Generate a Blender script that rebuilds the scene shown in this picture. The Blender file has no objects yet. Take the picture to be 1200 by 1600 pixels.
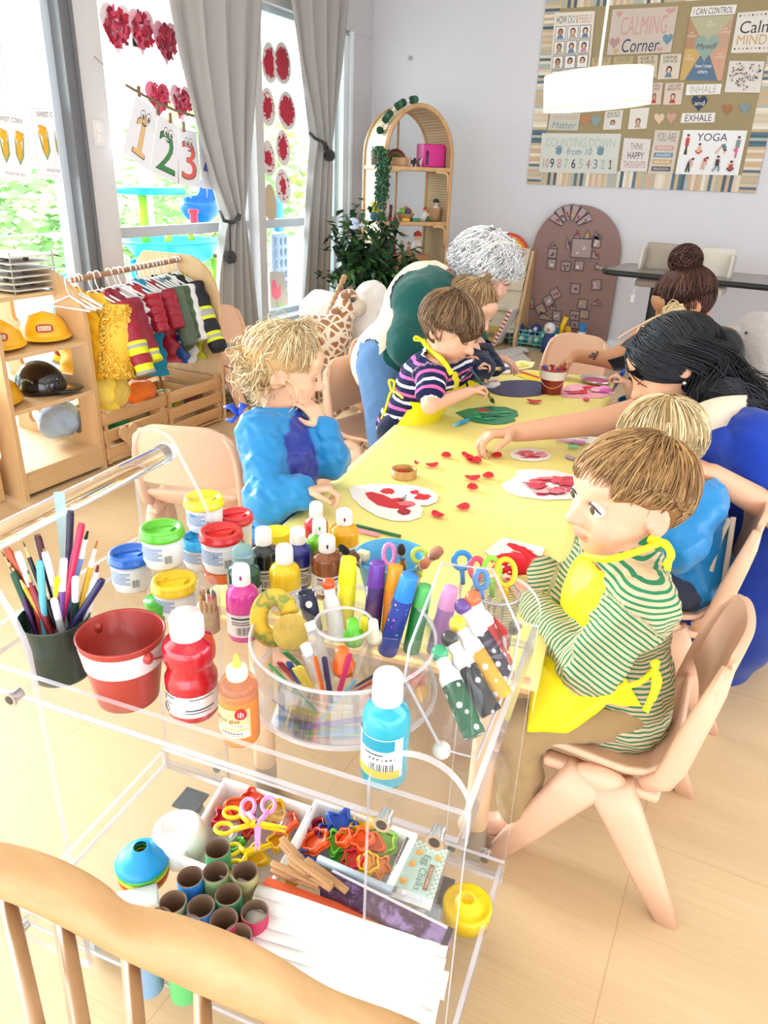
import bpy,bmesh,math,random
import numpy as np
from mathutils import Vector,Matrix,Euler
random.seed(7);RNG=np.random.default_rng(11)
sc=bpy.context.scene
COL=sc.collection
PI=math.pi;ZUP=np.array([0.,0.,1.])
def A(*v):return np.array(v,float)
def nrm(v):
 v=np.asarray(v,float);return v/max(np.linalg.norm(v),1e-9)
# camera
H=1.18
YAW,PITCH,ROLL,FPX=math.radians(26.19),math.radians(24.49),math.radians(2.19),1155.0
CAMP=A(0,0,H)
def _cam_axes():
 cy,sy,cp,sp=math.cos(YAW),math.sin(YAW),math.cos(PITCH),math.sin(PITCH)
 f=A(-sy*cp,cy*cp,-sp);r=A(cy,sy,0);u=np.cross(r,f)
 c,s=math.cos(ROLL),math.sin(ROLL)
 return c*r+s*u,-s*r+c*u,f
CR,CU,CF=_cam_axes()
def ray(x,y):return CF*FPX+CR*(x-600)+CU*(800-y)
def pz(x,y,z):
 d=ray(x,y);return CAMP+d*(z-H)/d[2]
def py(x,y,Y):
 d=ray(x,y);return CAMP+d*Y/d[1]
def px(x,y,X):
 d=ray(x,y);return CAMP+d*X/d[0]
def pd(x,y,dep):return CAMP+ray(x,y)*dep/FPX
def depth(p):return float((np.asarray(p)-CAMP)@CF)
def pix(p):
 q=np.asarray(p,float)-CAMP;z=q@CF
 return 600+FPX*(q@CR)/z,800-FPX*(q@CU)/z
cam_d=bpy.data.cameras.new('camera');cam=bpy.data.objects.new('camera',cam_d);COL.objects.link(cam)
cam_d.sensor_fit='VERTICAL';cam_d.sensor_height=24;cam_d.sensor_width=18;cam_d.lens=24*FPX/1600
cam_d.clip_start=0.02;cam_d.clip_end=300
cam.matrix_world=Matrix(((CR[0],CU[0],-CF[0],CAMP[0]),(CR[1],CU[1],-CF[1],CAMP[1]),(CR[2],CU[2],-CF[2],CAMP[2]),(0,0,0,1)))
sc.camera=cam
# materials
_MC={}
def _new(name):
 m=bpy.data.materials.new(name);m.use_nodes=True
 nt=m.node_tree;return m,nt,nt.nodes['Principled BSDF'],nt.nodes['Material Output']
def lin(c):
 if isinstance(c,str):
  c=c.lstrip('#');c=''.join(q*2 for q in c)if len(c)==3 else c;c=[int(c[i:i+2],16)/255 for i in(0,2,4)]
  c=[x/12.92 if x<=.04045 else((x+.055)/1.055)**2.4 for x in c]
 return tuple(c[:3])
def _mixrgb(nt,a,b,fac,blend='MIX'):
 n=nt.nodes.new('ShaderNodeMix');n.data_type='RGBA';n.blend_type=blend
 for sock,v in((n.inputs[0],fac),(n.inputs[6],a),(n.inputs[7],b)):
  if hasattr(v,'links')or hasattr(v,'is_linked'):nt.links.new(v,sock)
  elif isinstance(v,(int,float)):sock.default_value=v
  else:sock.default_value=(*v,1)
 return n.outputs[2]
def _coords(nt,scale=(1,1,1),kind='Object',rot=(0,0,0)):
 tc=nt.nodes.new('ShaderNodeTexCoord');mp=nt.nodes.new('ShaderNodeMapping')
 mp.inputs['Scale'].default_value=scale;mp.inputs['Rotation'].default_value=rot
 nt.links.new(tc.outputs[kind],mp.inputs['Vector']);return mp.outputs[0]
def _noise(nt,vec,scale,detail=3,rough=.5):
 n=nt.nodes.new('ShaderNodeTexNoise');n.inputs['Scale'].default_value=scale
 n.inputs['Detail'].default_value=detail;n.inputs['Roughness'].default_value=rough
 if vec is not None:nt.links.new(vec,n.inputs['Vector'])
 return n.outputs['Fac']
def _ramp(nt,fac,stops):
 r=nt.nodes.new('ShaderNodeValToRGB');nt.links.new(fac,r.inputs[0]);e=r.color_ramp.elements
 while len(e)<len(stops):e.new(.5)
 for i,(p,c)in enumerate(stops):
  e[i].position=p;e[i].color=(*c,1)if not isinstance(c,(int,float))else(c,c,c,1)
 return r.outputs[0]
def _bump(nt,bs,h,strength,dist=.01):
 b=nt.nodes.new('ShaderNodeBump');b.inputs['Strength'].default_value=strength;b.inputs['Distance'].default_value=dist
 nt.links.new(h,b.inputs['Height']);nt.links.new(b.outputs[0],bs.inputs['Normal'])
def pm(c,rough=.5,metal=0,spec=.5,var=.0,vs=8,bump=0,bs_=200,sheen=0,sub=0,coat=0,trans=0,name='plain'):
 """plain surface with optional colour variation and fine bump"""
 key=('pm',str(c),rough,metal,spec,var,vs,bump,bs_,sheen,sub,coat,trans)
 if key in _MC:return _MC[key]
 m,nt,b,o=_new(name);c=lin(c)
 b.inputs['Base Color'].default_value=(*c,1);b.inputs['Roughness'].default_value=rough
 b.inputs['Metallic'].default_value=metal;b.inputs['Specular IOR Level'].default_value=spec
 if sheen:b.inputs['Sheen Weight'].default_value=sheen
 if coat:b.inputs['Coat Weight'].default_value=coat;b.inputs['Coat Roughness'].default_value=.08
 if sub:
  b.inputs['Subsurface Weight'].default_value=sub;b.inputs['Subsurface Radius'].default_value=(.012,.006,.004)
  b.inputs['Subsurface Scale'].default_value=1.0
 if trans:b.inputs['Transmission Weight'].default_value=trans
 if var:
  v=_coords(nt);f=_noise(nt,v,vs)
  nt.links.new(_mixrgb(nt,tuple(x*(1-var)for x in c),tuple(min(1,x*(1+var))for x in c),f),b.inputs['Base Color'])
 if bump:
  v2=_coords(nt);_bump(nt,b,_noise(nt,v2,bs_,4),bump)
 _MC[key]=m;return m
def wood(c1='#d9b183',c2='#c79a68',axis='x',scale=6,rough=.45):
 key=('wood',c1,c2,axis,scale)
 if key in _MC:return _MC[key]
 m,nt,b,o=_new('wood')
 s={'x':(1,12,12),'y':(12,1,12),'z':(12,12,1)}[axis]
 v=_coords(nt,s);f=_noise(nt,v,scale*.35,6,.65)
 nt.links.new(_ramp(nt,f,[(.3,lin(c2)),(.65,lin(c1))]),b.inputs['Base Color'])
 b.inputs['Roughness'].default_value=rough;_bump(nt,b,f,.06)
 _MC[key]=m;return m
def fabric(c,var=.12,fine=900,rough=.9,bump=.25,soft=7):
 key=('fab',str(c),var,fine,bump,soft)
 if key in _MC:return _MC[key]
 m,nt,b,o=_new('fabric');c=lin(c)
 v=_coords(nt);f=_noise(nt,v,soft,2);g=_noise(nt,v,fine,2)
 nt.links.new(_mixrgb(nt,tuple(x*(1-var)for x in c),tuple(min(1,x*(1+var))for x in c),g),b.inputs['Base Color'])
 b.inputs['Roughness'].default_value=rough;b.inputs['Sheen Weight'].default_value=.2
 b.inputs['Specular IOR Level'].default_value=.2
 n=nt.nodes.new('ShaderNodeMath');n.operation='MULTIPLY_ADD';nt.links.new(f,n.inputs[0]);n.inputs[1].default_value=4;nt.links.new(g,n.inputs[2])
 _bump(nt,b,n.outputs[0],bump,.006);_MC[key]=m;return m
def clear(tint=(.97,.985,.99),gloss=1.0,rough=.03,haze=0.0,hcol=(.9,.9,.92),name='clear_plastic'):
 key=('clear',tint,gloss,rough,haze,hcol)
 if key in _MC:return _MC[key]
 m,nt,b,o=_new(name);nt.nodes.remove(b)
 t=nt.nodes.new('ShaderNodeBsdfTransparent');t.inputs[0].default_value=(*tint,1)
 g=nt.nodes.new('ShaderNodeBsdfGlossy');g.inputs['Roughness'].default_value=rough
 fr=nt.nodes.new('ShaderNodeLayerWeight');fr.inputs[0].default_value=.5
 pw=nt.nodes.new('ShaderNodeMath');pw.operation='POWER';pw.inputs[1].default_value=4;nt.links.new(fr.outputs['Facing'],pw.inputs[0])
 mu=nt.nodes.new('ShaderNodeMath');mu.operation='MULTIPLY_ADD';mu.inputs[1].default_value=.7*gloss;mu.inputs[2].default_value=.03*gloss
 nt.links.new(pw.outputs[0],mu.inputs[0])
 mx=nt.nodes.new('ShaderNodeMixShader');nt.links.new(mu.outputs[0],mx.inputs[0])
 nt.links.new(t.outputs[0],mx.inputs[1]);nt.links.new(g.outputs[0],mx.inputs[2]);out=mx.outputs[0]
 if haze:
  d=nt.nodes.new('ShaderNodeBsdfDiffuse');d.inputs[0].default_value=(*hcol,1)
  m2=nt.nodes.new('ShaderNodeMixShader');m2.inputs[0].default_value=haze
  nt.links.new(out,m2.inputs[1]);nt.links.new(d.outputs[0],m2.inputs[2]);out=m2.outputs[0]
 nt.links.new(out,o.inputs[0]);_MC[key]=m;return m
def emit(c,s,name='light'):
 key=('emit',str(c),s)
 if key in _MC:return _MC[key]
 m,nt,b,o=_new(name);nt.nodes.remove(b);e=nt.nodes.new('ShaderNodeEmission')
 e.inputs[0].default_value=(*lin(c),1);e.inputs[1].default_value=s;nt.links.new(e.outputs[0],o.inputs[0]);_MC[key]=m;return m
def attr_mat(name='tinted',rough=.5,sub=.0,attr='col',bump=0,bs_=300,sheen=0,spec=.4):
 key=('attr',name,rough,sub,attr,bump)
 if key in _MC:return _MC[key]
 m,nt,b,o=_new(name);a=nt.nodes.new('ShaderNodeAttribute');a.attribute_name=attr
 nt.links.new(a.outputs['Color'],b.inputs['Base Color']);b.inputs['Roughness'].default_value=rough
 b.inputs['Specular IOR Level'].default_value=spec
 if sheen:b.inputs['Sheen Weight'].default_value=sheen
 if sub:
  b.inputs['Subsurface Weight'].default_value=sub;b.inputs['Subsurface Radius'].default_value=(.01,.004,.002);b.inputs['Subsurface Scale'].default_value=1
 if bump:_bump(nt,b,_noise(nt,_coords(nt),bs_,3),bump,.004)
 _MC[key]=m;return m
def dots(c,dotc,scale,size,seed=0,rough=.35):
 """scattered round dots on a plain colour"""
 key=('dots',str(c),str(dotc),scale,size)
 if key in _MC:return _MC[key]
 m,nt,b,o=_new('dotted');v=_coords(nt)
 vo=nt.nodes.new('ShaderNodeTexVoronoi');vo.inputs['Scale'].default_value=scale;vo.inputs['Randomness'].default_value=.75
 nt.links.new(v,vo.inputs['Vector'])
 f=_ramp(nt,vo.outputs['Distance'],[(size,1.0),(size+.03,0.0)])
 col=lin(dotc)if dotc!='many' else None
 if col is None:
  hs=nt.nodes.new('ShaderNodeHueSaturation');hs.inputs['Saturation'].default_value=1.5;nt.links.new(vo.outputs['Color'],hs.inputs['Color']);col=hs.outputs[0]
 nt.links.new(_mixrgb(nt,lin(c),col,f),b.inputs['Base Color']);b.inputs['Roughness'].default_value=rough;_MC[key]=m;return m
def paint_smear(paper,paint,scale=9,thr=.5,soft=.04,seed=0,paint2=None):
 key=('smear',paper,paint,scale,thr,seed)
 if key in _MC:return _MC[key]
 m,nt,b,o=_new('painted_paper');tc=nt.nodes.new('ShaderNodeTexCoord');mp=nt.nodes.new('ShaderNodeMapping')
 mp.inputs['Location'].default_value=(seed*3.1,seed*1.7,seed*.9);mp.inputs['Scale'].default_value=(1,1.8,1)
 nt.links.new(tc.outputs['Object'],mp.inputs['Vector'])
 f=_noise(nt,mp.outputs[0],scale,5,.62)
 mask=_ramp(nt,f,[(thr-soft,0.0),(thr+soft,1.0)])
 g=_noise(nt,mp.outputs[0],scale*4,3)
 c2=_mixrgb(nt,lin(paint),lin(paint2 or paint),g)
 nt.links.new(_mixrgb(nt,lin(paper),c2,mask),b.inputs['Base Color']);b.inputs['Roughness'].default_value=.6;_MC[key]=m;return m
# mesh builder
def frame_from(d,up=(0,0,1)):
 d=nrm(d);up=np.asarray(up,float)
 if abs(d@nrm(up))>.98:up=A(1,0,0)if abs(d[0])<.9 else A(0,1,0)
 x=nrm(np.cross(up,d));y=np.cross(d,x);return x,y,d
class MB:
 def __init__(s):s.v=[];s.f=[];s.mi=[];s.sm=[];s.m=0;s.n=0
 def add(s,verts,faces,smooth=False):
  b=s.n;s.v.extend([tuple(map(float,p))for p in verts]);s.n+=len(verts)
  for f in faces:s.f.append([b+i for i in f]);s.mi.append(s.m);s.sm.append(smooth)
  return s
 def box(s,c,size,rz=0,R=None,bev=0):
  c=np.asarray(c,float);h=np.asarray(size,float)/2
  if R is None:
   cz,sz=math.cos(rz),math.sin(rz);R=A([cz,-sz,0],[sz,cz,0],[0,0,1])
  if bev<=0:
   P=[c+R@A(sx*h[0],sy*h[1],sz_*h[2])for sz_ in(-1,1)for sx,sy in((-1,-1),(1,-1),(1,1),(-1,1))]
   return s.add(P,[(3,2,1,0),(4,5,6,7),(0,1,5,4),(1,2,6,5),(2,3,7,6),(3,0,4,7)])
  bm=bmesh.new();bmesh.ops.create_cube(bm,size=1)
  for v in bm.verts:v.co=Vector((v.co.x*2*h[0],v.co.y*2*h[1],v.co.z*2*h[2]))
  bmesh.ops.bevel(bm,geom=bm.edges[:],offset=min(bev,h.min()*.9),segments=2,profile=.6,affect='EDGES')
  bm.verts.index_update();P=[c+R@np.array(v.co)for v in bm.verts];F=[[v.index for v in f.verts]for f in bm.faces];bm.free()
  return s.add(P,F,True)
 def tube(s,pts,r,n=8,cap=True,up=(0,0,1),flat=1.0,smooth=True,close=False):
  pts=[np.asarray(p,float)for p in pts];k=len(pts)
  rr=[r]*k if np.isscalar(r)else list(r)
  V=[];prev=None
  for i,p in enumerate(pts):
   a=pts[(i-1)%k]if(i>0 or close)else p;b=pts[(i+1)%k]if(i<k-1 or close)else p
   d=nrm(b-a)
   if prev is None:x,y,_=frame_from(d,up)
   else:
    x=prev-d*(prev@d);x=nrm(x)if np.linalg.norm(x)>1e-6 else frame_from(d,up)[0];y=np.cross(d,x)
   prev=x
   for j in range(n):
    t=2*PI*j/n;V.append(p+rr[i]*(math.cos(t)*x+flat*math.sin(t)*y))
  F=[]
  for i in range(k if close else k-1):
   i2=(i+1)%k
   for j in range(n):F.append((i*n+j,i*n+(j+1)%n,i2*n+(j+1)%n,i2*n+j))
  if cap and not close:F.append(tuple(range(n))[::-1]);F.append(tuple((k-1)*n+j for j in range(n)))
  return s.add(V,F,smooth)
 def cyl(s,a,b,r0,r1=None,n=20,cap=True,smooth=True):
  s.tube([a,b],[r0,r0 if r1 is None else r1],n,False,smooth=smooth)
  if cap:
   x,y,d=frame_from(np.asarray(b,float)-np.asarray(a,float))
   for p,r,fl in((a,r0,1),(b,r0 if r1 is None else r1,0)):
    if r<=0:continue
    V=[np.asarray(p,float)+r*(math.cos(2*PI*j/n)*x+math.sin(2*PI*j/n)*y)for j in range(n)]
    s.add(V,[tuple(range(n))[::-1]if fl else tuple(range(n))])
  return s
 def lathe(s,prof,c=(0,0,0),n=24,ax=None,smooth=True,sx=1,sy=1,arc=1.0):
  """prof: list of (radius, height)"""
  c=np.asarray(c,float)
  if ax is None:x,y,d=A(1,0,0),A(0,1,0),A(0,0,1)
  else:x,y,d=frame_from(ax)
  V=[];k=len(prof)
  for(r,h)in prof:
   for j in range(n):
    t=2*PI*j/n*arc;V.append(c+x*(r*sx*math.cos(t))+y*(r*sy*math.sin(t))+d*h)
  F=[(i*n+j,i*n+(j+1)%n,(i+1)*n+(j+1)%n,(i+1)*n+j)for i in range(k-1)for j in range(n if arc==1 else n-1)]
  if prof[0][0]>1e-5 and arc==1 and prof[0][0]<0:pass
  return s.add(V,F,smooth)
 def ell(s,c,r,R=None,nu=16,nv=10):
  c=np.asarray(c,float);r=np.asarray(r if not np.isscalar(r)else(r,r,r),float);R=np.eye(3)if R is None else R
  V=[]
  for i in range(nv+1):
   p=PI*i/nv
   for j in range(nu):
    t=2*PI*j/nu;V.append(c+R@(r*A(math.sin(p)*math.cos(t),math.sin(p)*math.sin(t),math.cos(p))))
  F=[(i*nu+j,(i+1)*nu+j,(i+1)*nu+(j+1)%nu,i*nu+(j+1)%nu)for i in range(nv)for j in range(nu)]
  return s.add(V,F,True)
 def prism(s,poly,o,x,y,t,smooth=False,back=True):
  """2D polygon in the frame (o, x, y) pushed t along x cross y"""
  o,x,y=(np.asarray(q,float)for q in(o,x,y));d=nrm(np.cross(x,y))*t;n=len(poly)
  P=[o+x*a+y*b for a,b in poly]
  s.add(P+[p+d for p in P],[tuple(range(n))[::-1],tuple(range(n,2*n))])
  s.add(P+[p+d for p in P],[(i,(i+1)%n,n+(i+1)%n,n+i)for i in range(n)],smooth);return s
 def grid(s,fn,nu,nv,smooth=True,closeu=False):
  V=[fn(i/(nu if closeu else nu-1),j/(nv-1))for j in range(nv)for i in range(nu)]
  F=[(j*nu+i,j*nu+(i+1)%nu,(j+1)*nu+(i+1)%nu,(j+1)*nu+i)for j in range(nv-1)for i in range(nu if closeu else nu-1)]
  return s.add(V,F,smooth)
 def build(s,name,mats,parent=None,world=True):
  me=bpy.data.meshes.new(name)
  me.from_pydata(s.v,[],s.f)
  for m in(mats if isinstance(mats,(list,tuple))else[mats]):me.materials.append(m)
  me.polygons.foreach_set('material_index',s.mi);me.polygons.foreach_set('use_smooth',s.sm);me.update()
  return link(name,me,parent,world)
def link(name,me,parent=None,world=True):
 o=bpy.data.objects.new(name,me);COL.objects.link(o)
 if parent is not None:
  o.parent=parent
  if world:o.matrix_parent_inverse=wmat(parent).inverted()
 return o
def wmat(o):
 return o.matrix_basis.copy()if o.parent is None else wmat(o.parent)@o.matrix_parent_inverse@o.matrix_basis
def tag(o,label,cat,group=None,kind=None):
 o['label']=label;o['category']=cat
 if group:o['group']=group
 if kind:o['kind']=kind
 return o
def thing(name,label,cat,loc=(0,0,0),rz=0,group=None):
 o=bpy.data.objects.new(name,None);COL.objects.link(o);o.empty_display_size=.05
 o.location=tuple(map(float,loc));o.rotation_euler=(0,0,rz);return tag(o,label,cat,group)
def struct(o):o['kind']='structure';return o
def plab(o,label):o['label']=label;return o
def kids(o):return[c for c in COL.objects if c.parent==o]
def dup(root,loc,rz=0,label=None,mats=None,scale=None):
 """copy of a thing with copies of its parts and sub-parts; mats maps old material -> new"""
 def cp(o,par):
  c=o.copy()
  if mats and o.data is not None and any(m in mats for m in o.data.materials):
   c.data=o.data.copy()
   for i,m in enumerate(c.data.materials):
    if m in mats:c.data.materials[i]=mats[m]
  if par is not None:c.parent=par
  COL.objects.link(c)
  for ch in list(o.children):cp(ch,c)
  return c
 r=cp(root,None);r.location=tuple(map(float,loc));r.rotation_euler=(0,0,rz)
 if label:r['label']=label
 if scale:r.scale=(scale,)*3 if np.isscalar(scale)else scale
 return r
# lettering on a flat quad
_TX={'1':(np.array([(.15,0),(.85,0),(.85,.12),(.64,.12),(.64,1),(.46,1),(.12,.82),(.12,.68),(.40,.79),(.40,.12),(.15,.12)]),[list(range(11))])}
def glyphs(t):
 if t in _TX:return _TX[t]
 cu=bpy.data.curves.new('t','FONT');cu.body=t;cu.resolution_u=3
 ob=bpy.data.objects.new('t',cu);COL.objects.link(ob);bpy.context.view_layer.update()
 me=bpy.data.meshes.new_from_object(ob)
 V=np.array([v.co[:2]for v in me.vertices])if len(me.vertices)else np.zeros((0,2));F=[list(p.vertices)for p in me.polygons]
 bpy.data.objects.remove(ob);bpy.data.curves.remove(cu);bpy.data.meshes.remove(me)
 if len(V):
  V=V-V.min(0);V=V/np.maximum(V.max(0),1e-6)
 _TX[t]=(V,F);return _TX[t]
class Sheet:
 """a flat sheet given by its four corners (tl, tr, br, bl); prints on it in 0..1 coordinates, v down"""
 def __init__(s,tl,tr,br,bl,th=.0012):
  s.q=[np.asarray(p,float)for p in(tl,tr,br,bl)];s.mb=MB();s.mats=[];s.lvl=0
  s.n=nrm(np.cross(s.q[2]-s.q[3],s.q[0]-s.q[3]));s.th=th
 def P(s,u,v,h=0):
  tl,tr,br,bl=s.q;return(tl*(1-u)+tr*u)*(1-v)+(bl*(1-u)+br*u)*v+s.n*h
 def mat(s,m):
  if m not in s.mats:s.mats.append(m)
  s.mb.m=s.mats.index(m)
 def base(s,m,poly=None):
  s.mat(m);poly=poly or[(0,0),(0,1),(1,1),(1,0)];n=len(poly)
  top=[s.P(u,v,s.th)for u,v in poly];bot=[s.P(u,v,0)for u,v in poly]
  s.mb.add(bot+top,[tuple(range(n,2*n)),tuple(range(n))[::-1]]+[(i,(i+1)%n,n+(i+1)%n,n+i)for i in range(n)]);s.lvl=1;return s
 def h(s):s.lvl+=1;return s.th+.00025*s.lvl
 def poly(s,pts,m):
  s.mat(m);h=s.h();s.mb.add([s.P(u,v,h)for u,v in pts],[tuple(range(len(pts)))]);return s
 def rect(s,u0,v0,u1,v1,m):return s.poly([(u0,v0),(u0,v1),(u1,v1),(u1,v0)],m)
 def disc(s,u,v,ru,rv,m,n=16):return s.poly([(u+ru*math.cos(-2*PI*i/n),v+rv*math.sin(-2*PI*i/n))for i in range(n)][::-1],m)
 def heart(s,u,v,w,h,m):return s.poly([(u+a*w,v+b*h)for a,b in HEART],m)
 def text(s,t,u0,v0,u1,v1,m,slant=0):
  V,F=glyphs(t)
  if not len(V):return s
  s.mat(m);h=s.h();s.mb.add([s.P(u0+(u1-u0)*x+slant*y*(v1-v0),v1+(v0-v1)*y,h)for x,y in V],F);return s
 def build(s,name,parent=None):return s.mb.build(name,s.mats,parent)
HEART=[]
for _i in range(28):
 _t=-2*PI*_i/28
 HEART.append((.5*16*math.sin(_t)**3/16.5,-.5*(13*math.cos(_t)-5*math.cos(2*_t)-2*math.cos(3*_t)-math.cos(4*_t))/15-.08))
HEART=HEART[::-1]
def sheet_y(pts,Y,th=.0012):return Sheet(*[py(x,y,Y)for x,y in pts],th=th)
def sheet_x(pts,X,th=.0012):return Sheet(*[px(x,y,X)for x,y in pts],th=th)
def sheet_z(pts,z,th=.0012):return Sheet(*[pz(x,y,z)for x,y in pts],th=th)
WHITE=pm('#f4f2ef',.6,name='white_paper');BLACK=pm('#15151a',.5,name='black')
STEEL=pm('#c9c7c5',.22,metal=.9,name='steel')
# soft bodies: blended rounded shapes skinned with one continuous surface
def rotm(ax,deg):
 return np.array(Matrix.Rotation(math.radians(deg),3,Vector(ax)))
class Body:
 def __init__(s):s.p=[];s.k=.012;s.c=(.8,.8,.8)
 def _add(s,kind,data,lo,hi,k,c,sub,t=None,cf=None):
  s.p.append(dict(kind=kind,d=data,lo=lo,hi=hi,k=s.k if k is None else k,c=s.c if c is None else c,sub=sub,t=t,cf=cf));return s
 def cap(s,a,b,ra,rb=None,k=None,c=None,t=None,sub=False,flat=None):
  a,b=np.asarray(a,float),np.asarray(b,float);rb=ra if rb is None else rb;R=max(ra,rb)
  return s._add('cap',(a,b,ra,rb,flat),np.minimum(a,b)-R,np.maximum(a,b)+R,k,c,sub,t)
 def chain(s,pts,rs,k=None,c=None,t=None,sub=False):
  rs=[rs]*len(pts)if np.isscalar(rs)else rs
  for i in range(len(pts)-1):s.cap(pts[i],pts[i+1],rs[i],rs[i+1],k,c,None if t is None else(t[i],t[i+1]),sub)
  return s
 def ell(s,c0,r,R=None,k=None,c=None,sub=False,t=None):
  c0=np.asarray(c0,float);r=np.asarray(r if not np.isscalar(r)else(r,r,r),float);R=np.eye(3)if R is None else np.asarray(R,float)
  m=np.abs(R)@r
  return s._add('ell',(c0,r,R),c0-m,c0+m,k,c,sub,t)
 def build(s,vox,smooth=1,noise=None,clip=None,lo=None,hi=None):
  """noise: (amplitude, scale) wrinkles; clip: function of points, positive is cut away"""
  lo=np.min([p['lo']for p in s.p if not p['sub']],0)-4*vox if lo is None else np.asarray(lo,float)
  hi=np.max([p['hi']for p in s.p if not p['sub']],0)+4*vox if hi is None else np.asarray(hi,float)
  N=np.maximum(np.ceil((hi-lo)/vox).astype(int)+1,4)
  F=np.full(N,.2,np.float32);ID=np.full(N,-1,np.int16);BD=np.full(N,9.,np.float32)
  ax=[lo[i]+vox*np.arange(N[i])for i in range(3)]
  for n,p in enumerate(s.p):
   mar=p['k']+3*vox
   i0=np.clip(np.floor((p['lo']-mar-lo)/vox).astype(int),0,N-1);i1=np.clip(np.ceil((p['hi']+mar-lo)/vox).astype(int)+1,1,N)
   if np.any(i1<=i0):continue
   sl=tuple(slice(i0[i],i1[i])for i in range(3))
   X=np.stack(np.meshgrid(*[ax[i][sl[i]]for i in range(3)],indexing='ij'),-1)
   d=s._d(p,X).astype(np.float32);f=F[sl];k=max(p['k'],1e-5)
   if p['sub']:
    h=np.maximum(k-np.abs(f+d),0)/k;F[sl]=np.maximum(f,-d)+h*h*k*.25
   else:
    h=np.maximum(k-np.abs(f-d),0)/k;F[sl]=np.minimum(f,d)-h*h*k*.25
    b=d<BD[sl];BD[sl][b]=d[b];ID[sl][b]=n
  V,Q=nets(F,lo,vox)
  if len(V)==0:return None
  for _ in range(smooth):V=relax(V,Q)
  idx=np.clip(np.round((V-lo)/vox).astype(int),0,N-1);pid=ID[idx[:,0],idx[:,1],idx[:,2]]
  cols=np.array([p['c']for p in s.p],float)[np.maximum(pid,0)]
  tt=np.zeros(len(V))
  for n,p in enumerate(s.p):
   m=pid==n
   if not m.any():continue
   if p['t']is None:tt[m]=V[m,2]
   else:
    if p['kind']=='cap':a,b=p['d'][:2]
    else:a,b=p['d'][0]-p['d'][2][:,2]*p['d'][1][2],p['d'][0]+p['d'][2][:,2]*p['d'][1][2]
    h=np.clip((V[m]-a)@(b-a)/max((b-a)@(b-a),1e-9),-.4,1.4);tt[m]=p['t'][0]+(p['t'][1]-p['t'][0])*h
  if noise is not None:V=V+vnormals(V,Q)*((wobble(V*noise[1])+.5*wobble(V*noise[1]*2.6+5))*noise[0])[:,None]
  if clip is not None:
   g=clip(V);Q=Q[(g[Q]<=0).any(1)];V=V.copy();used=np.unique(Q);W=used[g[used]>0]
   for _ in range(2):
    P=V[W];g0=clip(P);G=np.stack([(clip(P+e)-g0)/1e-4 for e in np.eye(3)*1e-4],1);st=G*(np.maximum(g0,0)/np.maximum((G*G).sum(1),1e-3))[:,None]
    ln=np.linalg.norm(st,axis=1);V[W]=P-st*np.minimum(1,2.5*vox/np.maximum(ln,1e-9))[:,None]
  s.V,s.Q,s.pid,s.col,s.t=V,Q,pid,cols,tt
  return s
 def _d(s,p,X):
  if p['kind']=='cap':
   a,b,ra,rb,flat=p['d'];ba=b-a;L=max(ba@ba,1e-9);q=X-a
   h=np.clip(q@ba/L,0,1);w=q-h[...,None]*ba
   if flat is not None:
    n,sq=flat;w=w+(w@n)[...,None]*n*(1/sq-1)
   return np.linalg.norm(w,axis=-1)-(ra+(rb-ra)*h)
  c0,r,R=p['d'];q=(X-c0)@R
  k0=np.linalg.norm(q/r,axis=-1);k1=np.linalg.norm(q/(r*r),axis=-1)
  return k0*(k0-1)/np.maximum(k1,1e-6)
 def blurcol(s,n=1):
  for _ in range(n):s.col=relax(s.col,s.Q)
  return s
 def mesh(s,name,mats,parent=None,world=True,mi=None,uvt=True):
  V,Q=s.V,s.Q
  used=np.unique(Q);rm=np.full(len(V),-1);rm[used]=np.arange(len(used));V=V[used];Q=rm[Q]
  me=fastmesh(name,V,Q);me.materials.clear()
  for m in(mats if isinstance(mats,(list,tuple))else[mats]):me.materials.append(m)
  ca=me.color_attributes.new('col','FLOAT_COLOR','POINT')
  buf=np.ones((len(V),4),np.float32);buf[:,:3]=s.col[used];ca.data.foreach_set('color',buf.ravel())
  fa=me.attributes.new('t','FLOAT','POINT');fa.data.foreach_set('value',s.t[used].astype(np.float32))
  if mi is not None:me.polygons.foreach_set('material_index',mi(V[Q].mean(1),s.pid[used][Q[:,0]]).astype(np.int32))
  return link(name,me,parent,world)
def fastmesh(name,V,Q):
 me=bpy.data.meshes.new(name);me.vertices.add(len(V));me.vertices.foreach_set('co',np.asarray(V,np.float32).ravel())
 k=Q.shape[1]
 me.loops.add(Q.size);me.loops.foreach_set('vertex_index',Q.astype(np.int32).ravel())
 me.polygons.add(len(Q));me.polygons.foreach_set('loop_start',np.arange(0,Q.size,k,dtype=np.int32));me.polygons.foreach_set('loop_total',np.full(len(Q),k,np.int32))
 me.polygons.foreach_set('use_smooth',np.ones(len(Q),bool));me.update(calc_edges=True);return me
def wobble(P):
 x,y,z=P[:,0],P[:,1],P[:,2]
 return(np.sin(x*1.0+2.1*np.sin(y*.7+z*.3))+np.sin(y*1.3+1.7*np.sin(z*.9+x*.4)+1)+np.sin(z*1.1+1.9*np.sin(x*.8-y*.5)+2))/3
def relax(V,Q):
 S=np.zeros_like(V);C=np.zeros(len(V));E=np.concatenate([Q[:,[0,1]],Q[:,[1,2]],Q[:,[2,3]],Q[:,[3,0]]])
 for i in range(V.shape[1]):
  S[:,i]=np.bincount(E[:,0],V[E[:,1],i],len(V))+np.bincount(E[:,1],V[E[:,0],i],len(V))
 C=np.bincount(E[:,0],minlength=len(V))+np.bincount(E[:,1],minlength=len(V))
 m=C>0;out=V.copy();out[m]=.5*V[m]+.5*S[m]/C[m][:,None];return out
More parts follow.
